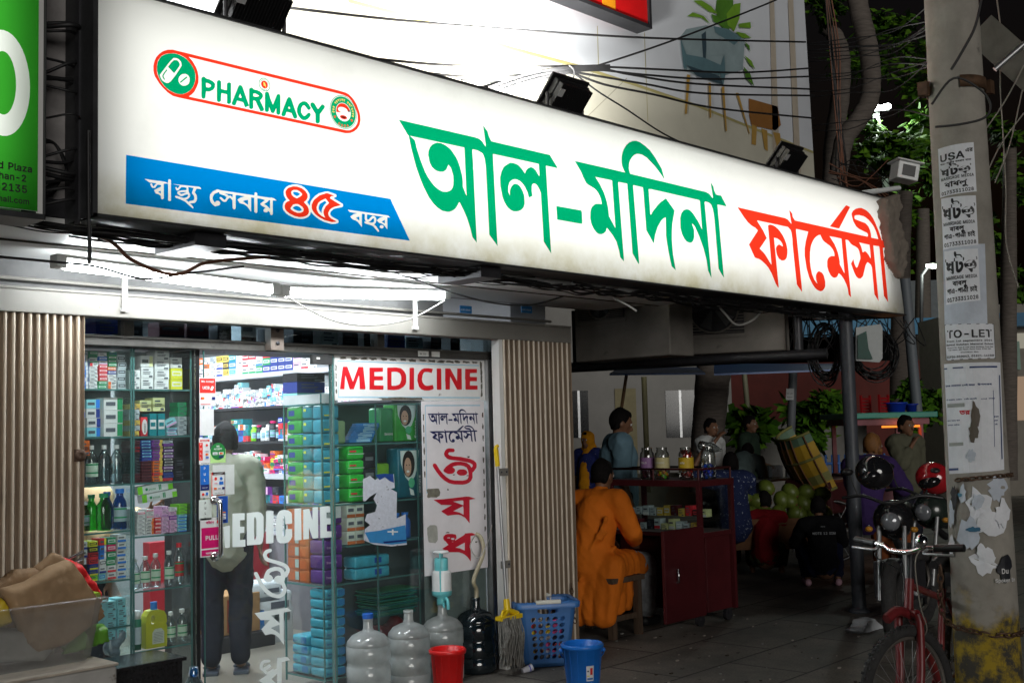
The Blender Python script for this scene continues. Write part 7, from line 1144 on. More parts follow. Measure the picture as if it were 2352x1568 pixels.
# 3 man in the orange kurta on a wooden stool
sx,sy=7.10,5.86
stl=thing('wooden_stool','dark wooden stool under the man in the orange kurta','stool',(sx,sy,0))
WD=pm('dark_wood',(.085,.055,.035),.7,var=.35,scale=6,stretch=(8,8,1),bump=.2)
m=MB(); m.box((sx-.20,sy-.30,.42),(sx+.20,sy+.30,.46),WD); m.build('seat',stl,bev=.004)
for dx in (-.16,.16):
    for dy in (-.25,.25): m=MB(); m.box((sx+dx-.025,sy+dy-.025,0),(sx+dx+.025,sy+dy+.025,.42),WD); m.build('leg',stl)
m=MB(); m.box((sx-.15,sy-.26,.13),(sx+.15,sy-.235,.17),WD); m.box((sx-.15,sy+.235,.13),(sx+.15,sy+.26,.17),WD); m.build('rail',stl)
KUR=pm('orange_kurta',s2l((212,112,30)),.8,var=.12,scale=3,bump=.5,spec=.15)
def kurta(m,J,mat):
    P=J['pelvis']; m.caps(P+Vector((0,-.02,.0)),J['waist'],.185,.16,mat,20); m.caps(J['waist'],J['chest'],.16,.165,mat,20); m.caps(lerp(J['ls'],J['rs'],.08),lerp(J['ls'],J['rs'],.92),.095,.095,mat,16); m.caps(J['chest'],J['neck'],.135,.068,mat)
    for s_ in 'lr': m.caps(J[s_+'s'],J[s_+'e'],.092,.075,mat); m.caps(J[s_+'e'],lerp(J[s_+'e'],J[s_+'w'],.85),.075,.062,mat)
    # skirt spread over thighs and hanging behind the stool
    for k in range(9):
        x=-.20+k*.05; m.caps(P+Vector((x,-.05,-.02)),P+Vector((x*1.05,-.16-.012*(k%2),-.40)),.10,.062+.01*(k%2),mat)
    for k in range(4): m.caps(P+Vector((.17,-.05+.09*k,-.02)),P+Vector((.20,-.13+.12*k,-.36+.02*k)),.10,.06,mat); m.caps(P+Vector((-.17,-.05+.09*k,-.02)),P+Vector((-.20,-.13+.12*k,-.36)),.10,.06,mat)
    for s_ in 'lr': m.caps(J[s_+'h'],lerp(J[s_+'h'],J[s_+'k'],.75),.13,.11,mat)
    for (a,b,r1) in (((.17,-.10,.24),(-.06,-.17,.02),.022),((.2,-.02,.12),(-.02,-.19,-.12),.02),((.18,-.1,.35),(.06,-.16,.1),.018),((-.1,-.16,.25),(-.16,-.13,-.05),.018)): m.caps(P+Vector(a),P+Vector(b),r1,r1*.7,mat,8)
def lungi(m,J,mat):
    for s_ in 'lr': m.caps(J[s_+'h'],J[s_+'k'],.12,.095,mat); m.caps(J[s_+'k'],lerp(J[s_+'k'],J[s_+'a'],.85),.095,.085,mat)
    m.caps(lerp(J['lh'],J['lk'],.6),lerp(J['rh'],J['rk'],.6),.11,.11,mat); m.caps(J['lk'],J['rk'],.09,.09,mat); m.caps(lerp(J['lk'],J['la'],.6),lerp(J['rk'],J['ra'],.6),.08,.08,mat)
LUN=pm('pale_checked_lungi',(.32,.34,.36),.8,var=.35,scale=14,bump=.3)
person('seated man in a long orange kurta and pale lungi facing the red kiosk',(sx,sy,0),R(-82),dict(pelvis=(0,-.06,.56),waist=(0,-.06,.70),chest=(0,-.0,.93),neck=(0,.06,1.09),head=(0,.10,1.215),ls=(-.18,.02,1.03),rs=(.18,.02,1.03),le=(-.26,.10,.78),re=(.27,.08,.78),lw=(-.13,.32,.70),rw=(.15,.32,.70),lh=(-.1,-.02,.54),rh=(.1,-.02,.54),lk=(-.17,.42,.52),rk=(.17,.42,.50),la=(-.15,.48,.09),ra=(.15,.46,.09),lt=(-.16,.62,.035),rt=(.16,.60,.035)),1.0,[('custom',KUR,{'name':'kurta','sm':5,'cr':.010},kurta),('custom',LUN,{'name':'lungi'},lungi),('shoes',C8(30,32,34))],headdir=(.15,1,-.18))
# 4 standing man in the blue grey shirt behind the kiosk
p=at(1432,1440,d=10.6); person('standing man in a blue grey polo shirt behind the kiosk looking down to the right',(p.x,p.y,0),R(-128),None,1.05,[('shirt',CLO('blue_grey_cotton',(105,135,150)),{'e':.035,'sleeve':.95}),('trousers',CLO('charcoal_denim',(30,32,42)))],headdir=(0,1,-.3))
# 5 woman in the yellow orange headscarf
p=at(1357,1200,d=15.5)
def scarf(m,J,mat):
    H=J['head']; m.ball(H+Vector((0,-.015,.03)),(.105,.115,.128),mat,14); m.caps(H+Vector((0,-.04,-.05)),J['chest']+Vector((0,-.04,.05)),.10,.15,mat); m.caps(J['neck'],J['waist']+Vector((0,.13,0)),.09,.09,mat); m.caps(J['waist']+Vector((0,.13,0)),(.0,.16,.5),.09,.1,mat)
def gown(m,J,mat): m.caps(J['chest'],(0,0,.15),.16,.24,mat,20); m.caps(J['ls'],J['le'],.08,.065,mat); m.caps(J['rs'],J['re'],.08,.065,mat); m.caps(lerp(J['ls'],J['rs'],.1),lerp(J['ls'],J['rs'],.9),.09,.09,mat)
person('woman in a yellow orange headscarf and blue dress walking beyond the kiosk',(p.x,p.y,0),R(100),None,.92,[('custom',CLO('marigold_cloth',(215,145,25)),{'name':'headscarf'},scarf),('custom',CLO('blue_print',(40,50,110),spots=((.3,.3,.4),30,.62,.03)),{'name':'dress'},gown)])
# 6 man in a white shirt in front of the tree
p=at(1638,1200,d=15.2); person('man in a white shirt standing in front of the tree trunk',(p.x,p.y,0),R(170),dict(rw=(.10,.22,1.42),re=(.25,.12,1.2)),1.0,[('shirt',CLO('white_cotton',(190,195,195)),{'sleeve':1.6}),('trousers',CLO('charcoal_denim',(30,32,42)))])
# 7 person in the dark patterned shirt drinking from a bottle
PAT=CLO('navy_print_cotton',(34,44,80),spots=((.35,.4,.5),26,.60,.02))
p=at(1690,1400,d=12.2); person('person in a navy patterned shirt lifting a clear bottle overhead with one arm',(p.x,p.y,0),R(-40),dict(pelvis=(0,-.1,.56),waist=(0,-.09,.70),chest=(0,.0,.92),neck=(0,.05,1.08),head=(.03,.09,1.20),ls=(-.19,.02,1.03),rs=(.19,.02,1.03),le=(-.45,.04,1.07),re=(.26,.2,.82),lw=(-.30,.07,1.33),rw=(.12,.4,.8),lh=(-.1,-.05,.54),rh=(.1,-.05,.54),lk=(-.14,.38,.5),rk=(.14,.38,.5),la=(-.13,.40,.12),ra=(.13,.40,.12),lt=(-.13,.54,.05),rt=(.13,.54,.05)),.98,[('shirt',PAT,{'sleeve':.95,'e':.035}),('trousers',CLO('charcoal_denim',(30,32,42)))],headdir=(.1,1,.1),curl=1.0)
q=Matrix.Translation(p.xy.to_3d())@Matrix.Rotation(R(-40),4,'Z')@Matrix.Scale(.98,4); hb_=q@Vector((-.22,.09,1.40))
t=thing('plastic_bottle','clear plastic bottle held tilted in the raised hand of the drinker','bottle',hb_); M=Matrix.Translation(hb_)@(Vector((.8,-.55,-.25)).to_track_quat('Z','Y').to_matrix().to_4x4())
m=MB(); m.lathe([(0,-.09),(.045,-.09),(.05,-.07),(.047,-.03),(.05,.0),(.05,.07),(.03,.12),(.014,.15),(.014,.17)],glassy('grey_clear_plastic',(.75,.78,.76),.35,.12,dust=.15),18,M); m.build('body',t)
# 8 man in dark green standing at the far table, 9 person bending over the table
p=at(1727,1200,d=16.5); person('man in a dark green shirt standing behind the far snack table',(p.x,p.y,0),R(190),dict(rw=(.2,.3,1.02),re=(.25,.05,1.08)),1.02,[('shirt',CLO('bottle_green_cotton',(45,62,50)),{'sleeve':1.5}),('trousers',CLO('charcoal_denim',(30,32,42)))])
p=at(1708,1190,d=14.2); person('person in a grey shirt bending over the far snack table',(p.x,p.y,0),R(-70),dict(pelvis=(0,-.12,.9),waist=(0,-.06,1.02),chest=(0,.14,1.18),neck=(0,.29,1.26),head=(0,.40,1.30),ls=(-.18,.22,1.2),rs=(.18,.22,1.2),le=(-.2,.32,.98),re=(.22,.32,.98),lw=(-.12,.48,.86),rw=(.16,.48,.84)),.95,[('shirt',CLO('slate_cotton',(78,92,92)),{'sleeve':.9}),('trousers',CLO('charcoal_denim',(30,32,42)))],headdir=(0,.8,-.6))
# 10 squatting man in the red shirt, 11 squatting man in the black shirt
SQ=dict(pelvis=(0,-.12,.22),waist=(0,-.10,.36),chest=(0,.02,.58),neck=(0,.10,.74),head=(0,.15,.865),ls=(-.19,.05,.69),rs=(.19,.05,.69),le=(-.27,.22,.46),re=(.27,.22,.46),lw=(-.14,.44,.40),rw=(.14,.44,.40),lh=(-.1,-.08,.22),rh=(.1,-.08,.22),lk=(-.2,.26,.46),rk=(.2,.26,.46),la=(-.17,.04,.085),ra=(.17,.04,.085),lt=(-.18,.2,.035),rt=(.18,.2,.035))
p=at(1762,1322,Z=0); person('squatting man in a dark red shirt and camouflage trousers in front of the coconuts',(p.x,p.y,0),R(-62),SQ,0.88,[('shirt',CLO('dark_red_cotton',(115,16,24)),{'sleeve':.95,'e':.022,'drop':.06}),('trousers',CLO('camouflage',(58,62,40),spots=((.012,.014,.012),9,.55,.03),var=.5),{'len':.8})],headdir=(.1,1,-.25))
p=at(1892,1345,Z=0); pz=person('squatting man in a black printed shirt beside the steel post',(p.x,p.y,0),R(-52),SQ,0.86,[('shirt',CLO('black_cotton',(16,17,20)),{'sleeve':.95,'e':.024,'drop':.06}),('trousers',CLO('dark_blue_denim',(22,28,52)),{'len':.85}),('shoes',C8(190,150,165))],headdir=(.1,1,-.25))
W_=WM[pz.name]; m=MB(); m.text('NOTE 12 SIM',lambda u,v:W_@Vector((-.13+u,-.185+.25*(v-.03),.60+v)),C8(130,135,140),.05,width=.26); m.text('NOTE',lambda u,v:W_@Vector((-.03+u,-.165,.68+v)),C8(110,115,120),.025); m.build('shirt_print',pz)
# 12 bearded man in the purple shirt, sitting at the cart
p=at(2002,1250,d=11.6); ORB=pm('henna_hair',(.20,.085,.02),.7,var=.3,scale=40,bump=.3)
person('seated man in a purple shirt with orange hair and beard by the green roofed cart',(p.x,p.y,0),R(-95),dict(pelvis=(0,-.1,.66),waist=(0,-.09,.80),chest=(0,.0,1.02),neck=(0,.06,1.18),head=(0,.11,1.31),ls=(-.2,.02,1.12),rs=(.2,.02,1.12),le=(-.28,.18,.90),re=(.28,.18,.90),lw=(-.10,.42,.90),rw=(.13,.44,.90),lh=(-.1,-.05,.64),rh=(.1,-.05,.64),lk=(-.14,.38,.58),rk=(.14,.38,.58),la=(-.13,.40,.12),ra=(.13,.40,.12),lt=(-.13,.54,.05),rt=(.13,.54,.05)),1.02,[('shirt',CLO('purple_cotton',(60,42,92)),{'sleeve':.95,'e':.04}),('custom',CLO('brown_lungi',(120,65,35)),{'name':'lungi'},lungi)],hairmat=ORB,beard=ORB,headdir=(.1,1,-.1))
# 13 man in the grey olive shirt sitting behind the cart window
p=at(2090,1240,d=13.2); person('man in a grey olive shirt sitting by the cart window hand at his chin',(p.x,p.y,0),R(160),dict(rw=(.04,.16,1.36),re=(.22,.16,1.14)),.98,[('shirt',CLO('olive_grey_cotton',(92,92,76)),{'sleeve':1.5,'e':.04}),('trousers',CLO('charcoal_denim',(30,32,42)))])
# ================================================================ things on the pavement outside the shop
# plinths at the left
t=thing('masonry_plinth','low white painted step with chipped edge under the plastic tub','step',(2.1,5.2,0))
m=MB(); m.box((1.3,4.98,0),(2.60,5.45,.585),pm('dirty_white_step',(.42,.41,.39),.75,var=.2,scale=4,bump=.2,spots=((.14,.11,.08),7,.62,.07))); m.build('base',t,bev=.012)
m=MB(); m.box((1.3,4.975,.587),(2.605,5.45,.60),pm('wooden_board',(.40,.35,.29),.7,var=.3,scale=3,stretch=(2,16,2),spots=((.62,.62,.6),10,.66,.03))); m.build('top_board',t,bev=.004)
t=thing('granite_step','black polished granite step block beside the white plinth','step',(2.9,5.45,0))
BG=pm('black_granite',(.018,.018,.02),.25,var=.5,scale=60,spots=((.2,.19,.17),3,.72,.01)); m=MB(); m.box((2.68,5.29,0),(3.112,5.52,.49),BG); m.build('block',t,bev=.004); m=MB(); m.box((2.66,5.27,.492),(3.125,5.58,.512),BG); m.build('top_slab',t,bev=.004)
# translucent tub with bags
TUBM=glassy('frosted_tub',(.80,.80,.79),.08,.25,dust=.15,dustcol=(.75,.75,.73))
tx0,tx1,ty0,ty1,tz=1.55,2.60,5.06,5.44,.605
t=thing('plastic_tub','frosted clear plastic tub full of paper and plastic bags on the white plinth','tub',(2.1,5.25,tz))
m=MB(); k=.045
def ring(z,g,n=6,r=.05):
    o=[]
    for cx,cy,a0 in ((tx1-g-r,ty0+g+r,-90),(tx1-g-r,ty1-g-r,0),(tx0+g+r,ty1-g-r,90),(tx0+g+r,ty0+g+r,180)):
        for i in range(n+1): a=R(a0+90*i/n); o.append(Vector((cx+r*math.cos(a),cy+r*math.sin(a),z)))
    return o
rs=[ring(tz,.06),ring(tz+.02,.045),ring(tz+.25,.012),ring(tz+.26,-.012),ring(tz+.28,-.012),ring(tz+.285,.004)]; n=len(rs[0])
m.add([p for r_ in rs for p in r_],[(i*n+j,i*n+(j+1)%n,(i+1)*n+(j+1)%n,(i+1)*n+j) for i in range(len(rs)-1) for j in range(n)]+[tuple(range(n))[::-1]],TUBM,True); m.build('body',t)
m=MB(); m.box((tx1-.03,5.2,tz+.262),(tx1+.03,5.32,tz+.287),C8(150,185,40)); m.build('lid_clip',t)
# brown paper bags
KRAFT=pm('kraft_paper',(.34,.22,.12),.75,var=.15,scale=5,bump=.35); KRAFT2=pm('kraft_paper_dark',(.25,.155,.08),.75,var=.15,scale=5,bump=.35)
def crumple(name,label,pts,Y0,Y1,mat,cat='bag',amp=.02,seed=1,sub=7):
    """paper bag with an outline in the XZ plane, bulging and creased"""
    r=random.Random(seed); P=[(p.x,p.z) for p in pts]; m=MB(); bm=bmesh.new()
    vs=[bm.verts.new((x,(Y0+Y1)/2,z)) for x,z in P]; f=bm.faces.new(vs); bmesh.ops.triangulate(bm,faces=[f])
    for _ in range(sub-1): bmesh.ops.subdivide_edges(bm,edges=[e for e in bm.edges if e.calc_length()>.028],cuts=1,use_grid_fill=False); bmesh.ops.triangulate(bm,faces=bm.faces[:])
    rimset={v for e in bm.edges if e.is_boundary for v in e.verts}; front=[tuple(v.co) for v in bm.verts]; idx={v:i for i,v in enumerate(bm.verts)}; fs=[tuple(idx[v] for v in f.verts) for f in bm.faces]
    isb=[v in rimset for v in bm.verts]; be=[(idx[e.verts[0]],idx[e.verts[1]]) for e in bm.edges if e.is_boundary]; bm.free()
    import mathutils.noise as N
    def push(p,s_,b): d=0 if b else 1; q=Vector((p[0]*9+seed*7,p[2]*9,s_*3)); k=N.noise(q)*.5-abs(N.noise(q*1.3))*.9-abs(N.noise(q*2.9))*.55+.4; yy=(Y0 if s_<0 else Y1) if not b else ((Y0+Y1)/2+s_*.012); return Vector((p[0],yy+k*amp*(1 if not b else .3),p[2]))
    F=[push(p,-1,b) for p,b in zip(front,isb)]; B=[push(p,1,b) for p,b in zip(front,isb)]; n=len(F)
    m.add(F+B,fs+[tuple(n+i for i in f[::-1]) for f in fs]+[(a,b,b+n,a+n) for a,b in be],mat,True); o=m.build(name,weld=True); tag(o,label,cat); return o
YB=5.22; a_=lambda x,y:at(x,y,Y=YB)
crumple('paper_bag','large creased brown paper bag standing slanted in the tub',[a_(0,1352),a_(60,1335),a_(115,1300),a_(155,1285),a_(205,1372),a_(228,1395),a_(235,1420),a_(150,1480),a_(85,1500),a_(60,1480),a_(25,1400)],5.17,5.29,KRAFT,seed=2,amp=.020)
crumple('paper_bag','darker folded brown paper bag behind the large creased one',[at(75,1305,Y=5.33),at(122,1268,Y=5.33),at(138,1274,Y=5.33),at(165,1300,Y=5.33),at(160,1345,Y=5.33),at(90,1340,Y=5.33)],5.30,5.36,KRAFT2,seed=3,amp=.015)
crumple('paper_bag','crumpled tied brown paper bag at the left of the tub',[at(-60,1420,Y=5.30),at(0,1345,Y=5.30),at(40,1325,Y=5.30),at(35,1308,Y=5.30),at(62,1306,Y=5.30),at(95,1303,Y=5.30),at(100,1320,Y=5.30),at(70,1340,Y=5.30),at(60,1400,Y=5.30),at(20,1500,Y=5.30)],5.29,5.36,KRAFT2,seed=5,amp=.02)
crumple('plastic_bag','bright red plastic bag behind the brown paper bag in the tub',[at(143,1278,Y=5.36),at(162,1284,Y=5.36),at(190,1297,Y=5.36),at(212,1330,Y=5.36),at(234,1360,Y=5.36),at(232,1385,Y=5.36),at(205,1395,Y=5.36),at(170,1350,Y=5.36)],5.33,5.42,pm('red_carrier_film',(.75,.025,.03),.4,var=.12,scale=12,bump=.3),seed=7,amp=.03)
crumple('plastic_bag','yellow plastic bag poking out at the far left of the tub',[at(-40,1400,Y=5.24),at(0,1372,Y=5.24),at(18,1392,Y=5.24),at(22,1430,Y=5.24),at(-30,1450,Y=5.24)],5.2,5.28,pm('yellow_film',(.7,.5,.03),.4,var=.12),seed=8)
crumple('plastic_bag','green plastic bag low inside the right of the tub',[at(178,1440,Y=5.3),at(230,1430,Y=5.3),at(236,1470,Y=5.3),at(180,1490,Y=5.3),at(140,1500,Y=5.3)],5.2,5.36,pm('green_carrier_film',(.10,.28,.03),.4,var=.2),seed=9)
crumple('plastic_bag','grey plastic bag filling the left bottom of the tub',[at(-60,1440,Y=5.3),at(40,1440,Y=5.3),at(110,1490,Y=5.3),at(90,1515,Y=5.3),at(-60,1520,Y=5.3)],5.2,5.38,pm('grey_film',(.3,.3,.29),.4,var=.2),seed=10)
# bottle top at the bottom of the frame
p=at(448,1560,Z=0.3); bx,by=at(445,1600,Y=5.45).x,5.45; zt=at(445,1530,Y=5.45).z
t=thing('water_bottle','large clear water bottle with blue cap standing low in front of the door','bottle',(bx,by,0)); M=Matrix.Translation((bx,by,0)); z=zt-.02
m=MB(); m.lathe([(0,.0),(.09,.0),(.095,.02),(.095,z-.16),(.085,z-.12),(.05,z-.07),(.026,z-.03),(.024,z-.01)],glassy('pale_blue_plastic',(.78,.9,.95),.18,.08,dust=.1),24,M); m.build('body',t); m=MB(); m.lathe([(0,z+.02),(.022,z+.02),(.024,z),(.028,z-.012),(.028,z-.03),(0,z-.03)],glassy('blue_cap',(.15,.5,.85),.2,.2,dust=.3,dustcol=(.1,.4,.8)),18,M); m.build('cap',t)
# 20 litre water jugs
JUG=[(0,.004),(.115,.004),(.132,.02),(.134,.10),(.1295,.103),(.1295,.107),(.134,.11),(.134,.20),(.1295,.203),(.1295,.237),(.134,.24),(.134,.322),(.1295,.325),(.1295,.329),(.133,.333),(.128,.352),(.10,.385),(.06,.405),(.036,.412),(.030,.428),(.028,.485)]
def jug(label,px,py,mat,cap=None,level=.26,neckmat=None,wcol=None,tall=1):
    p=at(px,py,Z=0); t=thing('water_jug',label,'water jug',(p.x,p.y,0),0,'water jugs in front of the window'); M=Matrix.Translation((p.x,p.y,0))
    m=MB(); m.lathe(JUG,mat,40,M); m.build('body',t); m=MB(); m.lathe([(.028,.47),(.031,.472),(.031,.49),(.026,.49)],mat,20,M); m.build('lip',t)
    if cap: m=MB(); m.lathe([(.0,.515),(.031,.515),(.033,.51),(.033,.485),(.0,.485)],cap,20,M,smooth=False); m.build('cap',t)
    if level and mat is DJ: m=MB(); m.lathe([(0,.012),(.108,.012),(.125,.03),(.127,.1),(.121,.108),(.127,.12),(.127,min(level,.2)),(.121,.21),(.121,.23),(.126,level),(0,level)],wcol or WATER,32,M); m.build('water',t)
    return p
CJ=glassy('cloudy_jug',(.82,.86,.86),.10,.12,dust=.5,dustcol=(.85,.88,.87)); DJ=glassy('dark_blue_jug',(.10,.17,.22),.10,.08,dust=.12,dustcol=(.1,.16,.2))
jug('cloudy water jug with blue cap nearest the glass door',848,1606,CJ,C8(30,95,190))
jug('open cloudy water jug second from the glass door',941,1582,CJ)
p3=jug('cloudy water jug carrying the turquoise hand pump behind the red bucket',1019,1562,CJ,level=.28)
p4=jug('dark blue water jug with a hose in its neck beside the mop',1096,1542,DJ,level=.2,wcol=glassy('blue_water',(.2,.3,.38),.05,.02))
t=thing('hand_pump','white and turquoise hand pump on top of the third water jug','pump',(p3.x,p3.y,.47)); M=Matrix.Translation((p3.x,p3.y,.485)); TQ=C8(110,200,205,.35); WP=C8(225,228,228,.3)
m=MB(); m.lathe([(.0,.0),(.035,.0),(.035,.04),(.03,.045),(.062,.06),(.066,.075),(.066,.09)],TQ,28,M); m.build('base',t); m=MB(); m.lathe([(.066,.09),(.064,.10),(.064,.20),(.058,.215),(.045,.22)],WP,28,M); m.build('body',t); m=MB(); m.lathe([(.045,.22),(.045,.29),(.04,.30),(.0,.302)],TQ,28,M); m.build('plunger',t)
m=MB(); m.lathe([(0,.33),(.05,.33),(.052,.338),(.045,.345),(0,.347)],WP,28,M); m.build('top_button',t)
ax=Vector((.64,-.77,0)).normalized(); sd=Vector((.77,.64,0)); m=MB(); c=M@Vector((0,0,0))
for s_ in (-1,1): m.tube([c+sd*s_*.06+Vector((0,0,.07)),c+sd*s_*.062+Vector((0,0,.2)),c+sd*s_*.05+Vector((0,0,.335))],.006,TQ,8)
m.build('handle',t); m=MB(); d=Vector((-.3,-.95,0)).normalized(); m.tube(curve([c+d*.03+Vector((0,0,.03)),c+d*.07+Vector((0,0,.045)),c+d*.09+Vector((0,0,.02)),c+d*.092+Vector((0,0,-.02))],5),.011,TQ,10); m.tube([c-sd*.02+d*.03+Vector((0,0,.005)),c-sd*.07+d*.05+Vector((0,0,.0))],.008,TQ,8); m.build('spout',t)
m=MB(); n0=Vector((p4.x,p4.y,.44)); m.tube(curve([n0,n0+Vector((.01,.0,.1)),at(1088,1330,Y=5.6),at(1110,1270,Y=5.62),at(1105,1235,Y=5.66),at(1092,1225,Y=5.69)],6),.014,pm('dirty_clear_hose',(.42,.38,.26),.35,var=.2),10); m.tube(curve([at(1092,1228,Y=5.68),at(1080,1255,Y=5.64),at(1100,1280,Y=5.6),at(1122,1240,Y=5.55),at(1130,1205,Y=5.5)],6),.004,_MC['pale_cable'],6); tag(m.build('hose'),'dirty translucent hose curving from the dark jug up to the wall','hose')
# mop
t=thing('mop','grey string mop with yellow socket leaning against the right gate','mop',at(1170,1530,Z=0)); top=at(1139,1030,Y=5.44); soc=at(1163,1385,Y=5.40); yl=at(1143,1070,Y=5.44)
m=MB(); m.tube([soc,yl],.011,ALU,10); m.build('pole',t); YLW=pm('yellow_plastic',(.75,.52,.01),.35,var=.06)
m=MB(); m.tube([yl,top],.017,YLW,12); m.tube(curve([top,top+Vector((0,0,.012)),top+Vector((.02,-.0,.018))],3),.012,YLW,8); m.build('grip',t)
m=MB(); b0=at(1165,1400,Y=5.39); m.tube([soc+Vector((0,0,.03)),b0],[.02,.024],YLW,12); l_=at(1150,1420,Y=5.38); r_=at(1188,1408,Y=5.40); m.tube([l_,b0,r_],.02,YLW,8); m.box((l_.x-.01,5.36,l_.z-.015),(r_.x+.01,5.42,l_.z+.012),YLW); m.tube([l_,(l_.x+.01,5.37,l_.z+.05),b0],.008,YLW,6); m.build('socket',t)
m=MB(); GS=pm('grey_mop_string',(.19,.185,.17),.95,var=.4,scale=40); rr=random.Random(4)
for i in range(170):
    u=rr.random(); a=l_.lerp(r_,u)+Vector((0,rr.uniform(-.035,.035),0)); e=at(1150+50*u+rr.uniform(-6,6),1530+rr.uniform(-45,6),Y=5.36+rr.uniform(-.05,.06)); e.z=max(e.z,.008+rr.random()*.03); mid=a.lerp(e,.5)+Vector((rr.uniform(-.018,.018),-.02+rr.uniform(-.02,.02),0)); m.tube(curve([a,a.lerp(mid,.6),mid,e],3),rr.choice((.0035,.0045)),GS,4)
m.build('strings',t)
# laundry basket
bp_=at(1256,1534,Z=0); bxx,byy=bp_.x+.09,bp_.y+.10; rotb=R(-36)
t=thing('laundry_basket','blue plastic laundry basket with oval holes and white grips','basket',mat=Matrix.Translation((bxx,byy,0))@Matrix.Rotation(rotb,4,'Z')); MB_=WM[t.name]
BP=pm('blue_plastic',(.045,.16,.42),.4,var=.08,scale=10,spots=((.03,.06,.13),9,.7,.1)); bw0,bd0,bw1,bd1,bh=.155,.115,.205,.155,.43
def bring(z,hw,hd,n=6,r=.05):
    o=[]
    for sx_,sy_,a0 in ((1,-1,-90),(1,1,0),(-1,1,90),(-1,-1,180)):
        for i in range(n+1): a=R(a0+90*i/n); o.append(Vector((sx_*(hw-r)+r*math.cos(a),sy_*(hd-r)+r*math.sin(a),z)))
    return o
# side panels with real holes, front and back
m=MB(); gx=lambda u,v,s_: MB_@Vector((u*(bw0+(bw1-bw0)*v/bh),s_*(bd0+(bd1-bd0)*v/bh),v))
holes=[]
for r_ in range(7):
    for c in range(5):
        cx=-.52+c*.26; cy=.075+r_*.042; holes.append([(cx+.095*math.cos(2*PI*i/12)+.025*math.sin(2*PI*i/12),cy+.016*math.sin(2*PI*i/12)) for i in range(12)])
grip=[(.0+.36*math.copysign(abs(math.cos(2*PI*i/20))**.6,math.cos(2*PI*i/20)),.385+.022*math.sin(2*PI*i/20)) for i in range(20)]
for s_ in (-1,1): m.flat([[(-.78,.03),(.78,.03),(.80,bh),(-.80,bh)]]+holes+[grip],lambda u,v,s_=s_:gx(u,v,s_),BP)
R0=bring(.03,bw0,bd0); R1=bring(bh,bw1,bd1); n=len(R0)
fs=[]
for j in range(n):
    a,b=R0[j],R0[(j+1)%n]
    if abs(a.y)>bd0-.004 and abs(b.y)>bd0-.004 and abs(a.x-b.x)>.1: continue
    fs.append((j,(j+1)%n,n+(j+1)%n,n+j))
m.add([MB_@p for p in R0+R1],fs,BP,True); R00=bring(.005,bw0-.012,bd0-.012); m.add([MB_@p for p in R00+R0],[(j,(j+1)%n,n+(j+1)%n,n+j) for j in range(n)]+[tuple(range(n))[::-1]],BP,True); m.build('body',t)
m=MB(); rims=[bring(bh,bw1,bd1),bring(bh-.03,bw1+.02,bd1+.02),bring(bh+.004,bw1+.024,bd1+.024),bring(bh+.016,bw1+.012,bd1+.012),bring(bh+.004,bw1-.006,bd1-.006)]
m.add([MB_@p for r_ in rims for p in r_],[(i*n+j,i*n+(j+1)%n,(i+1)*n+(j+1)%n,(i+1)*n+j) for i in range(1,4) for j in range(n)],BP,True); m.build('rim',t)
for s_ in (-1,1): m=MB(); m.tube([MB_@Vector((x,s_*(bd1+.012),bh+.012-.0*abs(x))) for x in (-.085,-.06,0,.06,.085)],.016,C8(215,215,205),10); m.build('grip',t)
rr=random.Random(6); m=MB()
for i in range(46):
    c=rr.choice([(225,225,225),(200,60,60),(230,200,50),(210,80,140),(120,90,70),(60,60,70),(220,220,230),(190,190,200)]); p=Vector((rr.uniform(-.11,.11),rr.choice((-1,-1,1))*rr.uniform(.03,.085),rr.uniform(.05,.30))); m.ball(MB_@p,(rr.uniform(.02,.045),.018,rr.uniform(.012,.03)),C8(*c),8,None,5)
o=m.build('waste_papers'); tag(o,'mixed packets and paper waste inside the blue laundry basket','waste',kind='stuff')
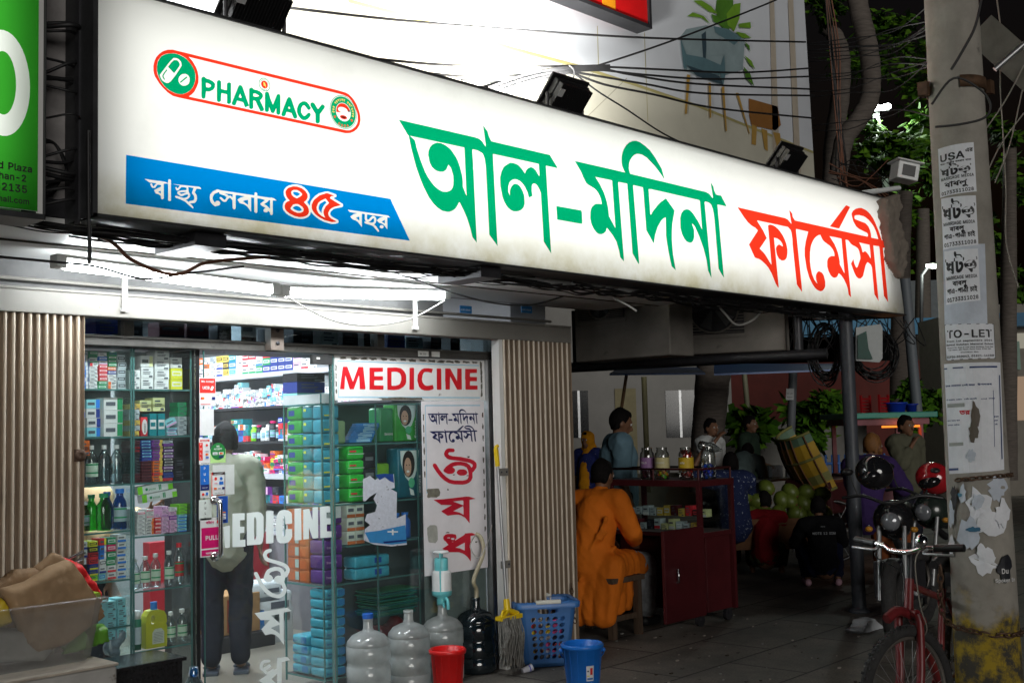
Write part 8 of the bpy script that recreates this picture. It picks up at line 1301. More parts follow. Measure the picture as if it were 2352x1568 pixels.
# buckets
def bucket(label,px,py,r0,r1,h,mat,handle=False,lab=False):
    p=at(px,py,Z=0); t=thing('bucket',label,'bucket',(p.x,p.y,0)); M=Matrix.Translation(p)
    m=MB(); m.lathe([(0,.004),(r0*.95,.004),(r0,.012),(r1,h-.03),(r1+.012,h-.028),(r1+.014,h-.008),(r1+.006,h),(r1-.004,h-.004),(r0-.006,.02),(0,.018)],mat,44,M); 
    for k in range(14):
        a=2*PI*k/14; m.tube([p+Vector((math.cos(a)*(r0+.0005),math.sin(a)*(r0+.0005),.02)),p+Vector((math.cos(a)*(r1+.0005),math.sin(a)*(r1+.0005),h-.035))],.0018,mat,4)
    m.build('body',t)
    if handle:
        m=MB(); rv=Vector((.69,-.72,0)); fr=Vector((.72,.69,0)); c=p+Vector((0,0,h-.045)); m.tube([c+rv*(r1+.018)*math.cos(a)+(fr*.75+Vector((0,0,-.66)))*(r1+.03)*math.sin(a) for a in [PI*i/18 for i in range(19)]],.005,mat,8); 
        for s_ in(-1,1): m.ball(c+rv*s_*(r1+.012),.014,mat,8)
        m.build('handle',t)
    if lab:
        m=MB(); A0,A1=R(-128),R(-103); f=lambda u,v:p+Vector((math.cos(A0+(A1-A0)*u),math.sin(A0+(A1-A0)*u),0))*(r0+(r1-r0)*(.09+v*.09)/h+.003)+Vector((0,0,.09+v*.09))
        def pa(u0,v0,u1,v1,mt,k): m.add([f(u0+(u1-u0)*i/4,v0)+(f(u0,v0)-p).normalized()*k*.0006 for i in range(5)]+[f(u0+(u1-u0)*i/4,v1)+(f(u0,v0)-p).normalized()*k*.0006 for i in range(5)],[(i,i+1,6+i,5+i) for i in range(4)],mt)
        pa(0,0,1,1,C8(215,215,215),0); pa(.5,.4,.85,.85,C8(200,30,35),1); pa(.1,.08,.9,.2,C8(60,110,180),1); pa(.1,.6,.35,.7,INKG,1); pa(.05,.3,.4,.36,C8(210,200,80),1); m.build('label',t)
    return t
bucket('small blue bucket with price label and thin handle in front of the laundry basket',1340,1590,.095,.118,.30,pm('bright_blue_plastic',(.012,.16,.60),.35,var=.06,scale=8),True,True)
bucket('bright red open bucket in front of the water jugs',1030,1604,.080,.100,.30,pm('bright_red_plastic',(.70,.012,.012),.35,var=.06,scale=8))
m=MB(); p=at(1212,1543,Z=0); M=Matrix.Translation(p+Vector((0,0,.022)))@Matrix.Rotation(R(75),4,'Y')@Matrix.Rotation(R(20),4,'X'); m.lathe([(.018,-.04),(.026,.03),(.028,.032)],C8(215,215,225),14,M,a0=0,a1=R(300)); m.lathe([(.0,-.04),(.018,-.04)],C8(215,215,225),14,M); m.lathe([(.0245,.008),(.0253,.016)],C8(90,90,190),14,M,a0=0,a1=R(300)); tag(m.build('paper_cup'),'crushed white paper cup lying in front of the laundry basket','cup')
# ================================================================ concrete pole with posters
pb_=at(2272,1568,d=5.75); PX,PY=pb_.x,pb_.y; PR=lambda z:.160-.0075*z
def pole_mat():
    m=pm('pole_concrete',(.30,.28,.245),.9,var=.22,scale=5,bump=.35,spots=((.07,.065,.06),3.5,.63,.08)); n=m.node_tree.nodes; l=m.node_tree.links; b=n['Principled BSDF']
    src=b.inputs['Base Color'].links[0].from_socket; tc=n.new('ShaderNodeTexCoord'); sp=n.new('ShaderNodeSeparateXYZ'); l.new(tc.outputs['Object'],sp.inputs[0])
    nz=n.new('ShaderNodeTexNoise'); nz.inputs['Scale'].default_value=5; nz.inputs['Detail'].default_value=8; l.new(tc.outputs['Object'],nz.inputs[0])
    a=n.new('ShaderNodeMath'); a.operation='MULTIPLY_ADD'; a.inputs[1].default_value=.9; l.new(nz.outputs['Fac'],a.inputs[0]); l.new(sp.outputs['Z'],a.inputs[2])
    mr=n.new('ShaderNodeMapRange'); mr.inputs[1].default_value=1.15; mr.inputs[2].default_value=1.02; l.new(a.outputs[0],mr.inputs[0])
    mx=n.new('ShaderNodeMix'); mx.data_type='RGBA'; l.new(mr.outputs[0],mx.inputs[0]); l.new(src,mx.inputs[6])
    n2=n.new('ShaderNodeTexNoise'); n2.inputs['Scale'].default_value=7; n2.inputs['Detail'].default_value=9; n2.inputs['Roughness'].default_value=.75; l.new(tc.outputs['Object'],n2.inputs[0])
    rp=n.new('ShaderNodeValToRGB'); l.new(n2.outputs['Fac'],rp.inputs[0]); e=rp.color_ramp.elements; e[0].position=.45; e[0].color=(.05,.045,.035,1); e[1].position=.58; e[1].color=(.36,.25,.015,1); l.new(rp.outputs[0],mx.inputs[7]); l.new(mx.outputs[2],b.inputs['Base Color']); return m
pole=thing('utility_pole','thick tapered concrete utility pole plastered with paper notices at the right','utility pole',(PX,PY,0))
m=MB(); M=Matrix.Translation((PX,PY,0)); m.lathe([(PR(z),z) for z in [i*.25 for i in range(26)]],pole_mat(),48,M); m.build('shaft',pole)
m=MB(); RU=pm('rusty_band',(.10,.055,.03),.7,.4,var=.4,scale=20); z=at(2200,180,d=5.8).z
m.lathe([(PR(z)+.004,z-.03),(PR(z)+.012,z-.03),(PR(z)+.012,z+.03),(PR(z)+.004,z+.03)],RU,40,M,a0=R(-150),a1=R(120)); ra=Vector((CR.x,CR.y,0)).normalized()
for s_ in (-1,1): m.cbox((PX+ra.x*s_*(PR(z)+.03),PY+ra.y*s_*(PR(z)+.03),z),(.05,.05,.07),RU)
m.build('clamp',pole)
def cyl(x,y):                                    # photo pixel -> angle and height on the pole
    d=(_F+CR*((x-W0/2)/FPX)-CU*((y-H0/2)/FPX)); r=.15
    for _ in range(4):
        ox,oy=-PX,-PY; A=d.x**2+d.y**2; B=2*(ox*d.x+oy*d.y); c=ox*ox+oy*oy-r*r; D=max(B*B-4*A*c,0); t=(-B-math.sqrt(D))/(2*A); p=CAMP+d*t; r=PR(p.z)
    a=math.atan2(p.y-PY,p.x-PX); return (a-2*PI if a>1 else a),p.z
def paper(label,q,lines=(),mat=None,parent=None,name='poster',off=.0015,rects=()):
    C=[cyl(*p) for p in q]                       # TL TR BR BL
    def f(u,v,k=0):
        a=(C[0][0]*(1-u)+C[1][0]*u)*v+(C[3][0]*(1-u)+C[2][0]*u)*(1-v); z=(C[0][1]*(1-u)+C[1][1]*u)*v+(C[3][1]*(1-u)+C[2][1]*u)*(1-v); r=PR(z)+off+k*.0006
        return Vector((PX+math.cos(a)*r,PY+math.sin(a)*r,z))
    t=thing(name,label,'poster',f(.5,0)) if parent is None else parent
    m=MB(); m.add([f(i/10,j/6) for j in range(7) for i in range(11)],[(j*11+i,j*11+i+1,j*11+i+12,j*11+i+11) for j in range(6) for i in range(10)],mat or PAPER); m.build('sheet',t)
    w=(f(1,.5)-f(0,.5)).length; h=(f(.5,1)-f(.5,0)).length
    m=MB()
    for (tx,u0,u1,v,hh,c) in lines: m.text(tx,lambda a,b:f(a,v+b,1),c,hh,x=u0,width=u1-u0)
    for (u0,v0,u1,v1,c) in rects: m.add([f(u0+(u1-u0)*i/6,v,1) for v in(v0,v1) for i in range(7)],[(i,i+1,i+8,i+7) for i in range(6)],c)
    if lines or rects: m.build('print',t)
    return t
PAPER=pm('white_notice_paper',(.78,.80,.85),.8,var=.08,scale=12,bump=.1); OLDP=pm('old_pasted_paper',(.55,.60,.68),.85,var=.18,scale=6,spots=((.2,.19,.17),9,.66,.05))
INKB=C8(22,22,26); CRM=C8(130,40,50)
paper('plain faded paper strip pasted behind the third matchmaking notice on the pole',[(2166,570),(2262,560),(2268,748),(2170,752)],mat=OLDP,off=.0008)
paper('matchmaking notice with USA heading, topmost on the pole',[(2155,343),(2236,327),(2243,440),(2160,455)],[('USA',.05,.74,.71,.27,INKB),('এর',.76,.96,.82,.15,INKB),('পাএ-পাএীর সনধান দাতা',.06,.9,.64,.07,INKB),('ঘটক',.08,.88,.40,.36,INKB),('MARRIAGE MEDIA',.06,.95,.32,.11,INKB),('বাবলু',.18,.76,.17,.2,INKB),('01733311028',.06,.93,.03,.13,INKB)])
for lb,q in (('matchmaking notice in the middle of the three on the pole',[(2162,457),(2241,449),(2247,563),(2167,574)]),('lowest matchmaking notice on the pole above the rental notice',[(2169,578),(2246,571),(2252,690),(2174,700)])):
    paper(lb,q,[('ঘটক',.05,.95,.57,.56,INKB),('MARRIAGE MEDIA',.05,.94,.45,.12,INKB),('বাবলু',.25,.64,.33,.16,INKB),('পাএ-পাএী চাই',.06,.92,.19,.17,INKB),('01733311028',.05,.95,.04,.14,INKB)])
paper('white TO-LET rental notice with a double border on the pole',[(2170,746),(2282,744),(2286,823),(2174,828)],[('TO-LET',.06,.94,.62,.4,INKB),('From 1st septembre 2024',.05,.94,.5,.095,INKB),('Behind Gulshan Manarat School',.03,.96,.4,.09,INKB),('House # 18, Road # 106 (New Building, Front Side',.05,.95,.325,.06,INKB),('Full Glass, 6th Floor, Each Floor 2700 Sft)',.08,.9,.265,.06,INKB),('Contact No.',.33,.66,.185,.06,INKB),('01926-010043, 01821-142389',.03,.97,.06,.11,INKB)],rects=[(0,.985,1,1,INKB),(0,0,1,.015,INKB),(0,0,.01,1,INKB),(.99,0,1,1,INKB)])
DB=C8(25,55,110); tp=paper('large torn white and blue event poster below the rental notice',[(2169,836),(2297,832),(2306,1078),(2181,1088)],[('হাসক মহমাবত ১০ই মহর',.02,.52,.79,.028,DB),('উপলকষ',.56,.78,.79,.03,DB),('১ই মহররম, ১৪৪৬ ; ১৭ই জলাই',.02,.54,.665,.02,DB),('২০২৪ ; বধবার',.6,.83,.66,.02,DB),('তর',.28,.44,.53,.075,C8(190,40,50)),('পালন করার জন',.02,.28,.475,.02,DB),('মসলমান ভাইদর',.03,.27,.435,.02,DB),('উকত',.8,.9,.49,.022,DB),('দলদল',.8,.88,.455,.02,DB),('এই',.82,.87,.42,.02,DB)],rects=[(.0,.95,.08,.962,DB),(.19,.953,.36,.965,DB),(.45,.95,.9,.966,DB),(.94,.1,.965,.88,DB),(.80,.22,.81,.74,DB),(.0,.03,.22,.05,DB),(.04,.60,.36,.635,C8(150,155,150)),(.04,.25,.32,.28,C8(150,155,150))])
rg=random.Random(2)
def scrap(mat,px,py,w,h,n,sd,off=.003):
    r=random.Random(sd); pts=[(px+w*math.cos(2*PI*i/n)*(1-.5*r.random()),py+h*math.sin(2*PI*i/n)*(1-.5*r.random())) for i in range(n)]; c=cyl(px,py); m=MB()
    P=[]; 
    for q in [(px,py)]+pts: a,z=cyl(*q); rr_=PR(z)+off; P.append(Vector((PX+math.cos(a)*rr_,PY+math.sin(a)*rr_,z)))
    m.add(P,[(0,i+1,(i+1)%n+1) for i in range(n)],mat); return m
for k,(mt,px,py,w,h) in enumerate(((PAPER,2250,1165,42,60),(OLDP,2290,1120,26,34),(PAPER,2262,1290,40,36),(C8(95,85,75),2240,955,13,42),(C8(95,88,78),2236,990,14,30),(OLDP,2232,1045,14,18),(OLDP,2212,1135,10,30),(OLDP,2245,1150,18,22),(PAPER,2275,1200,38,40),(OLDP,2225,1225,30,45),(PAPER,2300,1180,22,40),(C8(80,140,170),2207,1136,7,6),(C8(60,110,140),2238,1215,20,8),(C8(24,26,34),2305,1300,18,42),(PAPER,2255,1265,14,22),(OLDP,2190,1180,9,40),(C8(24,24,28),2195,1140,9,34),(PAPER,2190,1250,8,30))):
    scrap(mt,px,py,w,h,18,k,.003+.0005*k).build('paper_scrap',pole)
m=MB(); f=lambda x,y:cyl(x,y)
for tx,px,py,sz in (('Du',2297,1316,.045),('Spoken En',2284,1336,.032)):
    a,z=cyl(px,py); r=PR(z)+.013; m.text(tx,lambda u,v:Vector((PX+math.cos(a+u/r)*r,PY+math.sin(a+u/r)*r,z+v)),C8(210,210,210),sz)
m.build('scrap_print',pole)
def loop(z0,z1,r,mat,tilt=0): return [Vector((PX+math.cos(a)*(PR(z0)+.008),PY+math.sin(a)*(PR(z0)+.008),z0+(z1-z0)*math.sin(a+tilt))) for a in [2*PI*i/40 for i in range(41)]]
RC=_MC['rusty_chain']
m=MB(); z=cyl(2230,1100)[1]; chain(m,loop(z,z-.015,0,None)[18:38],.035,.004,RC); tag(m.build('chain'),'thin dark chain wrapped round the pole just below the torn event poster','chain')
m=MB(); z=cyl(2260,1450)[1]; L=loop(z,z+.02,0,None)[18:39]; chain(m,[at(2160,1300,d=5.5),at(2170,1420,d=5.55)]+[L[i] for i in (3,7,11,15,19)],.04,.005,RC); tag(m.build('chain'),'rusty chain locking the red bicycle to the concrete pole','chain')
def wires(lb,pts,d,r=.006,mat=None): 
    m=MB(); m.tube(curve([at(x,y,d=d) for x,y in pts],6),r,mat or CABLE,5); tag(m.build('cable'),lb,'cable')
GW=pm('pale_old_wire',(.22,.20,.17),.6); CU=CU
wires('dark cable looped loosely round the pole below the rusty clamp',[(2140,240),(2190,180),(2250,205),(2275,240),(2262,270),(2210,285),(2148,292)],5.62,.006)
wires('dark cable running up the right face of the pole from the clamp',[(2185,160),(2215,110),(2240,60),(2256,-10)],5.68,.007)
for i,(lb,p) in enumerate((('pale wire running from the right edge down to the pole middle',[(2352,150),(2310,230),(2262,300)]),('pale wire dropping along the far right edge of the picture',[(2290,0),(2300,90),(2298,200),(2310,420),(2312,560),(2340,660)]),('second pale wire slanting down at the right edge',[(2352,260),(2300,330),(2266,400)]),('third pale wire slanting steeply at the right edge',[(2352,190),(2320,330),(2285,420)]))): wires(lb,p,6.4+i*.2,.004,GW)
m=MB(); a,b=at(2255,70,d=6.6),at(2390,190,d=6.4); M=Matrix.Translation(a)@(b-a).to_track_quat('X','Z').to_matrix().to_4x4(); m.box((0,-.06,-.09),((b-a).length,.06,.09),pm('weathered_beam',(.10,.095,.08),.85,var=.3),M); tag(m.build('cross_beam'),'weathered cross beam fixed behind the pole at the top right','beam')
for lb,p,q in (('slim metal stay bar slanting up right from the pole clamp',(2285,160),(2400,60)),('short metal stay bar end left of the pole clamp',(2126,205),(2160,170))): m=MB(); m.tube([at(*p,d=6),at(*q,d=5.95)],.015,ALU,6); tag(m.build('stay_bar'),lb,'bar')
# ================================================================ steel post, street sign, coils, camera at the sign end
PC=at(1974,1405,Z=0); m=MB(); t=thing('steel_post','dark blue grey steel post holding up the far end of the lit sign','post',PC)
PO=pm('chipped_blue_grey_paint',(.055,.062,.075),.5,var=.3,scale=6,spots=((.35,.36,.37),6,.70,.02),stretch=(3,3,1)); m.tube([PC,PC+Vector((0,0,2.9))],.058,PO,18); m.build('shaft',t); m=MB(); m.lathe([(0,0),(.09,0),(.09,.02),(.058,.04)],PO,18,Matrix.Translation(PC)); m.build('foot',t)
t=thing('street_sign','white rounded panel with dark green print hanging beside the post top','sign',at(1995,830,d=9.9)); m=MB(); q=[at(x,y,d=9.9) for x,y in ((1966,752),(2022,744),(2027,752),(2027,822),(2020,832),(1966,828))]; n=len(q); b=Vector((.66,.75,0))*.03; m.add(q+[p+b for p in q],[tuple(range(n))[::-1],tuple(range(n,2*n))]+[(i,(i+1)%n,(i+1)%n+n,i+n) for i in range(n)],C8(175,180,180)); m.build('panel',t); m=MB(); m.add([at(x,y,d=9.88) for x,y in ((1970,770),(1990,760),(1995,800),(2005,825),(1970,824))],[(0,1,2,3,4)],C8(20,70,60)); m.build('print',t)
def coil(lb,px,py,rx,rz,d,n,sd):
    r=random.Random(sd); m=MB()
    for k in range(n):
        a=rx*(1-.35*r.random()); b=rz*(1-.35*r.random()); o=(r.uniform(-8,8),r.uniform(-8,8)); m.tube([at(px+o[0]+a*math.cos(2*PI*i/26),py+o[1]+b*math.sin(2*PI*i/26),d=d+r.uniform(-.08,.08)) for i in range(26)],.006,CABLE,5,closed=True)
    tag(m.build('cable_coil'),lb,'cable coil')
coil('black cable coil hanging left of the steel post',1898,810,38,72,10.1,16,1); coil('wide black cable coil hanging right of the steel post',2012,815,55,58,10.3,18,2)
m=MB(); rg=random.Random(5)
for i in range(26): x=rg.uniform(1830,2085); m.tube(curve([at(x,735,d=10),at(x+rg.uniform(-20,20),760+rg.uniform(0,30),d=10),at(x+rg.uniform(-50,50),770+rg.uniform(-20,60),d=10.1),at(x+rg.uniform(-60,60),730,d=10)],4),.005,CABLE,4)
tag(m.build('cable_tangle'),kind='stuff')
t=thing('security_camera','pale floodlight style camera on a bracket arm at the far sign end','camera',at(2070,430,Y=4.55)); m=MB(); m.tube([at(1965,446,Y=4.56),at(2065,432,Y=4.5)],.022,WP,8); m.tube([at(2000,452,Y=4.56),at(2045,468,Y=4.5)],.018,WP,8); m.build('arm',t); c=at(2078,392,Y=4.5); M=Matrix.Translation(c)@Matrix.Rotation(R(-40),4,'Z')@Matrix.Rotation(R(12),4,'Y'); m=MB(); m.box((-.10,-.09,-.10),(.10,.09,.06),WP,M); m.box((-.13,-.12,.06),(.13,.12,.075),WP,M); m.build('housing',t,bev=.01); m=MB(); m.box((-.06,-.095,-.07),(.06,-.0905,.03),BLACKPL,M); m.build('lens',t)
crumple('hanging_cloth','dirty beige cloth hanging over the far end of the lit sign',[at(x,y,Y=4.36) for x,y in ((2030,455),(2062,445),(2066,475),(2062,505),(2080,560),(2066,585),(2070,640),(2050,600),(2040,540),(2032,500))],4.33,4.42,pm('beige_cloth_scrap',(.20,.17,.14),.9,var=.2,bump=.3),'cloth',.03,4)
# ================================================================ outdoor units on their rack
def outdoor_unit(lb,a,b,z,h,fan):
    d=(b-a); L=d.length; d.normalize(); nn=Vector((d.y,-d.x,0)); nn=nn if nn.dot(Vector((-1,-1,0)))>0 else -nn; M=Matrix((d,-nn,Vector((0,0,1)))).transposed().to_4x4(); M.translation=Vector((a.x,a.y,z)); t=thing('air_conditioner',lb,'air conditioner',mat=M)
    B=pm('dusty_cream_metal',(.20,.185,.165),.7,var=.2,scale=4,spots=((.10,.09,.08),5,.64,.1)); m=MB(); m.box((0,0,0),(L,.32,h),B,M); m.build('casing',t,bev=.012)
    fx0,fx1,fz0,fz1=fan; cx=(fx0+fx1)/2; cz=(fz0+fz1)/2; rr=min(fx1-fx0,fz1-fz0)/2*.94
    m=MB(); m.box((fx0,-.012,fz0),(fx1,-.003,fz1),DARKSTEEL,M); m.build('fan_recess',t); m=MB()
    for i in range(18): z=fz0+(fz1-fz0)*(i+.5)/18; w=math.sqrt(max(rr*rr-(z-cz)**2,0)); m.box((fx0,-.018,z-.004),(cx-w if w>0 else fx1,-.012,z+.004),B,M); m.box((cx+w if w>0 else fx0,-.018,z-.004),(fx1,-.012,z+.004),B,M)
    m.tube([M@Vector((cx+rr*math.cos(2*PI*i/28),-.016,cz+rr*math.sin(2*PI*i/28))) for i in range(28)],.008,B,5,closed=True); m.box((fx0-.02,-.02,fz0-.03),(fx1+.02,-.004,fz0),B,M); m.build('fan_grille',t); m=MB()
    for k in range(5): a_=2*PI*k/5; m.add([M@Vector((cx+r_*math.cos(a_+o),-.0135,cz+r_*math.sin(a_+o))) for r_,o in ((.03,0),(rr*.9,.25),(rr*.9,.8),(.03,.6))],[(0,1,2,3)],pm('grey_fan_blade',(.08,.085,.09),.5))
    m.build('fan_blade',t); return t
a=at(1563,815,Z=2.2); b=at(1806,804,Z=2.2); outdoor_unit('dusty outdoor air conditioner with round fan grille hung under the sign',a,b,2.2,.66,(.05,.62*(b-a).length,.16,.60))
a=at(1322,832,Z=2.15); b=at(1540,815,Z=2.15); outdoor_unit('second outdoor air conditioner further back beside the gate',a,b,2.15,.62,(.05,.55*(b-a).length,.33,.60))
t=thing('steel_rack','dark steel rack carrying the two outdoor units beside the gate','rack',(7.4,5.3,2.05)); m=MB()
for p,q in (((1290,843),(1900,812)),((1560,660),(1560,840)),((1325,700),(1325,850)),((1835,700),(1835,830))):
    A=at(p[0],845-(p[0]-1290)*.05,Z=2.14); B=at(*q,Z=2.14) if p[0]!=q[0] else A+Vector((0,0,.5)); m.tube([A,B],.045,DARKSTEEL,4)
m.build('beam',t)
# ================================================================ red kiosk with sweets
kc=at(1617,1440,Z=0); kx,ky=kc.x,kc.y; KW,KD,KH=.46,.90,1.16
RED_=pm('worn_dark_red_paint',(.075,.008,.011),.5,var=.2,scale=5,spots=((.45,.43,.42),5,.72,.015),bump=.1)
t=thing('sweet_kiosk','dark red wheeled kiosk with glass showcase and canisters on top','kiosk',(kx+.2,ky+.4,0)); m=MB()
m.box((kx+.10,ky+.02,.10),(kx+KW,ky+KD,.72),RED_); m.box((kx,ky,.70),(kx+KW,ky+KD,.74),RED_); m.build('cabinet',t,bev=.004)
m=MB(); m.box((kx-.54,ky-.035,.10),(kx-.005,ky-.005,.80),RED_); m.build('door',t,bev=.003); m=MB(); m.tube([(kx-.40,ky-.04,.50),(kx-.40,ky-.06,.50),(kx-.40,ky-.06,.40),(kx-.40,ky-.04,.40)],.008,CHROME,6); m.build('latch',t)
m=MB(); 
for x,y in ((kx,ky),(kx,ky+KD),(kx+KW,ky),(kx+KW,ky+KD)): m.box((x-.018,y-.018,.10),(x+.018,y+.018,KH),RED_)
m.box((kx-.02,ky-.02,KH-.05),(kx+KW+.02,ky+KD+.02,KH),RED_); 
for z in (KH+.09,): m.tube([(kx,ky,z),(kx,ky+KD,z),(kx+KW,ky+KD,z),(kx+KW,ky,z),(kx,ky,z)],.010,RED_,6)
for x,y in ((kx,ky),(kx,ky+KD*.5),(kx+KW,ky),(kx+KW,ky+KD),(kx,ky+KD)): m.tube([(x,y,KH),(x,y,KH+.09)],.010,RED_,6)
m.build('frame',t); m=MB(); m.box((kx-.004,ky+.02,.74),(kx,ky+KD-.02,KH-.05),CASEGLASS); m.box((kx+.02,ky-.004,.74),(kx+KW-.02,ky,KH-.05),CASEGLASS); m.build('showcase_glass',t); m=MB(); m.box((kx-.012,ky+.02,.735),(kx-.004,ky+KD,.75),ALU); m.build('trim',t)
for x,y in ((kx+.02,ky+.05),(kx+KW-.04,ky+.05),(kx+KW-.04,ky+KD-.05)): m=MB(); m.tube([(x,y-.015,.05),(x,y+.015,.05)],.05,DARKSTEEL,14); m.box((x-.012,y-.02,.05),(x+.012,y+.02,.10),DARKSTEEL); m.build('castor',t)
rk_=random.Random(8)
for i in range(22):
    y=ky+.06+(i%11)*.073; z=.75+(i//11)*.10; c=rk_.choice('sekdkrsq'); carton(wallM(y+.06,z+rk_.random()*.01,kx-RW+.04+.14*(i//11)),.06,.08,.05+.04*rk_.random(),c,rk_.choice('kwr'),rk_.choice((1,3,4)),'%s snack packet, %s from the corner in the %s kiosk showcase row'%(BOXCOL[c][0],NTH[i%11],'front' if i<11 else 'rear'),'snack packets in the kiosk showcase')
POTPLASTIC=glassy('pot_plastic',(.86,.88,.86),.16,.06)
for px,lc,cc_,tx,lb in ((1488,(150,110,160),(70,14,40),'POLO','clear sweets canister with purple label and dark red sweets on the kiosk'),(1522,(215,205,150),(170,150,20),'MANGO','clear sweets canister with cream label and yellow sweets on the kiosk'),(1577,(215,180,40),(150,30,20),'Jelfy','clear sweets canister with yellow label and orange sweets on the kiosk'),(1637,(170,185,200),(20,60,170),'','unlabelled clear sweets canister with blue sweets on the kiosk corner')):
    p=at(px,1100,X=kx+.12); y=max(ky+.07,p.y); x=kx+.12 if px<1600 else kx+.25; z=KH+.002; j=thing('sweets_canister',lb,'canister',(x,y,z),0,'sweets canisters on the kiosk'); M=Matrix.Translation((x,y,z)); m=MB(); m.lathe([(0,0),(.055,0),(.062,.015),(.058,.04),(.062,.06),(.062,.19),(.058,.215),(.045,.235),(.045,.265)],POTPLASTIC,22,M); m.build('body',j)
    m=MB(); h=.22 if 'orange' in lb else .1
    for k in range(60): m.ball(M@Vector((rk_.uniform(-.035,.035),rk_.uniform(-.035,.035),.015+rk_.random()*h)),.014,C8(*[min(255,int(v*rk_.uniform(.5,1.6))+5) for v in cc_]),6,None,4)
    m.build('sweets',j)
    if tx: m=MB(); A0=R(150); m.lathe([(.0632,.075),(.0632,.18)],C8(*lc),24,M); m.text(tx,lambda u,v:M@Vector((.064*math.cos(A0+(u+.01)/.064),.064*math.sin(A0+(u+.01)/.064),.13+v)),C8(235,235,225),.03); m.build('label',j)
t=thing('water_crate','blue crate with clear water bottles beside the kiosk','crate',at(1322,1190,d=9.6)); p=at(1322,1190,d=9.6); m=MB(); m.box((p.x-.15,p.y-.1,p.z-.06),(p.x+.15,p.y+.1,p.z+.02),C8(25,50,110)); m.build('tray',t); m=MB()
for i in range(4): m.lathe([(.03,0),(.03,.14),(.012,.18),(.012,.2)],CLEAR,10,Matrix.Translation((p.x-.09+i*.06,p.y,p.z+.02)))
m.build('bottles',t)
# ================================================================ coconut stall
t=thing('coconut_stall','low wooden table heaped with green coconuts behind the squatting men','stall',at(1790,1260,d=12.4)); m=MB(); a=at(1672,1200,d=12.2); b=at(1905,1200,d=12.2); u=(b-a); u.z=0; L=u.length; M=Matrix.Translation((a.x,a.y,0))@Matrix.Rotation(math.atan2(u.y,u.x),4,'Z'); BW=pm('brown_crate_wood',(.13,.055,.02),.8,var=.3,scale=5)
m.box((0,0,.28),(L,.7,.56),BW,M); m.box((0,-.02,.54),(L,0,.60),BW,M); m.build('table',t); m=MB()
for x in (.05,L-.05): m.box((x-.03,.02,0),(x+.03,.66,.28),BW,M)
m.build('leg',t); CO=pm('green_coconut',(.11,.15,.02),.45,var=.35,scale=9,spots=((.22,.2,.1),14,.68,.06)); co_=random.Random(3)
pos=[(1690,1178),(1722,1180),(1755,1176),(1788,1180),(1825,1180),(1868,1185),(1893,1178),(1690,1150),(1708,1140),(1735,1150),(1812,1150),(1845,1155),(1878,1155),(1685,1118),(1760,1120),(1815,1128),(1850,1130),(1888,1135),(1835,1180),(1700,1165),(1795,1148)]
wd_=['bottom row far left','bottom row second','bottom row third','bottom row fourth','bottom row fifth','bottom row right of middle','bottom row far right','middle row far left','middle row second','middle row third','middle row centre','middle row right of centre','middle row far right','top left','top behind the red shirted head','top centre','top right of centre','top far right','front beside the fifth','behind the lower left pair','behind the red shirt']
for i,(px,py) in enumerate(pos):
    p=at(px,py,d=12.35+.12*(1-(py-1110)/80)); m=MB(); M=Matrix.Rotation(co_.uniform(0,3),4,'X')@Matrix.Rotation(co_.uniform(0,3),4,'Z'); m.ball(p,(.088,.085,.102),CO,16,M,10); q=M.to_3x3()@Vector((0,0,.092)); m.ball(p+q,(.022,.022,.014),BW,8,M,5); o=m.build('coconut'); tag(o,'green coconut on the heap, %s'%wd_[i],'coconut','green coconuts heaped on the stall')
# ================================================================ rickshaw
t=thing('rickshaw','cycle rickshaw with folded yellow ribbed hood behind the coconuts','rickshaw',at(1880,1230,d=13.6)); A=at(1838,985,d=13.6); B=at(1900,1108,d=13.6); ax=(B-A).normalized(); vd=_F.normalized(); nn=ax.cross(vd).normalized(); nn=nn if nn.dot(CR)<0 else -nn
YH_=[pm('yellow_hood_cloth',(.42,.26,.02),.6,var=.15,bump=.2),pm('olive_hood_cloth',(.20,.20,.06),.6,var=.2),pm('green_hood_cloth',(.10,.18,.12),.6)]; m=MB(); NS,NT=13,12
hp_=lambda s,tt:A.lerp(B,s)+nn*(.30+.05*math.sin(PI*s))*math.cos(tt)+vd*.42*math.sin(tt)
for i in range(NS):
    mt=YH_[2] if i<2 else YH_[1] if i in (9,10) else YH_[0]
    for j in range(NT): s0,s1=i/NS,(i+1)/NS; t0,t1=-PI/2+PI*j/NT,-PI/2+PI*(j+1)/NT; m.add([hp_(s0,t0),hp_(s1,t0),hp_(s1,t1),hp_(s0,t1)],[(0,1,2,3)],mt,True)
m.build('hood',t); m=MB()
for j in (1,3,4,5,6,7,9): tt=-PI/2+PI*j/NT; m.tube([hp_(s/6,tt)+nn*.006 for s in range(7)],.010,BW,5)
for s in (0,.42,1): m.tube([hp_(s,-PI/2+PI*j/10) for j in range(11)],.018,YH_[1],6)
m.build('hood_rib',t); bs=at(1890,1170,d=13.6); m=MB(); m.box((bs.x-.35,bs.y-.3,.55),(bs.x+.35,bs.y+.3,.95),pm('dark_red_vinyl_seat',(.05,.01,.012),.4)); m.build('seat',t,bev=.04)
for dx in (-.4,.4):
    m=MB(); c=Vector((bs.x+dx*.7,bs.y+dx*.7,.36)); v1=Vector((.7,-.7,0)); m.tube([c+v1*.34*math.cos(2*PI*i/28)+Vector((0,0,.34*math.sin(2*PI*i/28))) for i in range(28)],.02,BLACKPL,6,closed=True)
    for i in range(12): m.tube([c,c+v1*.33*math.cos(2*PI*i/12)+Vector((0,0,.33*math.sin(2*PI*i/12)))],.003,ALU,3)
    m.build('wheel',t)
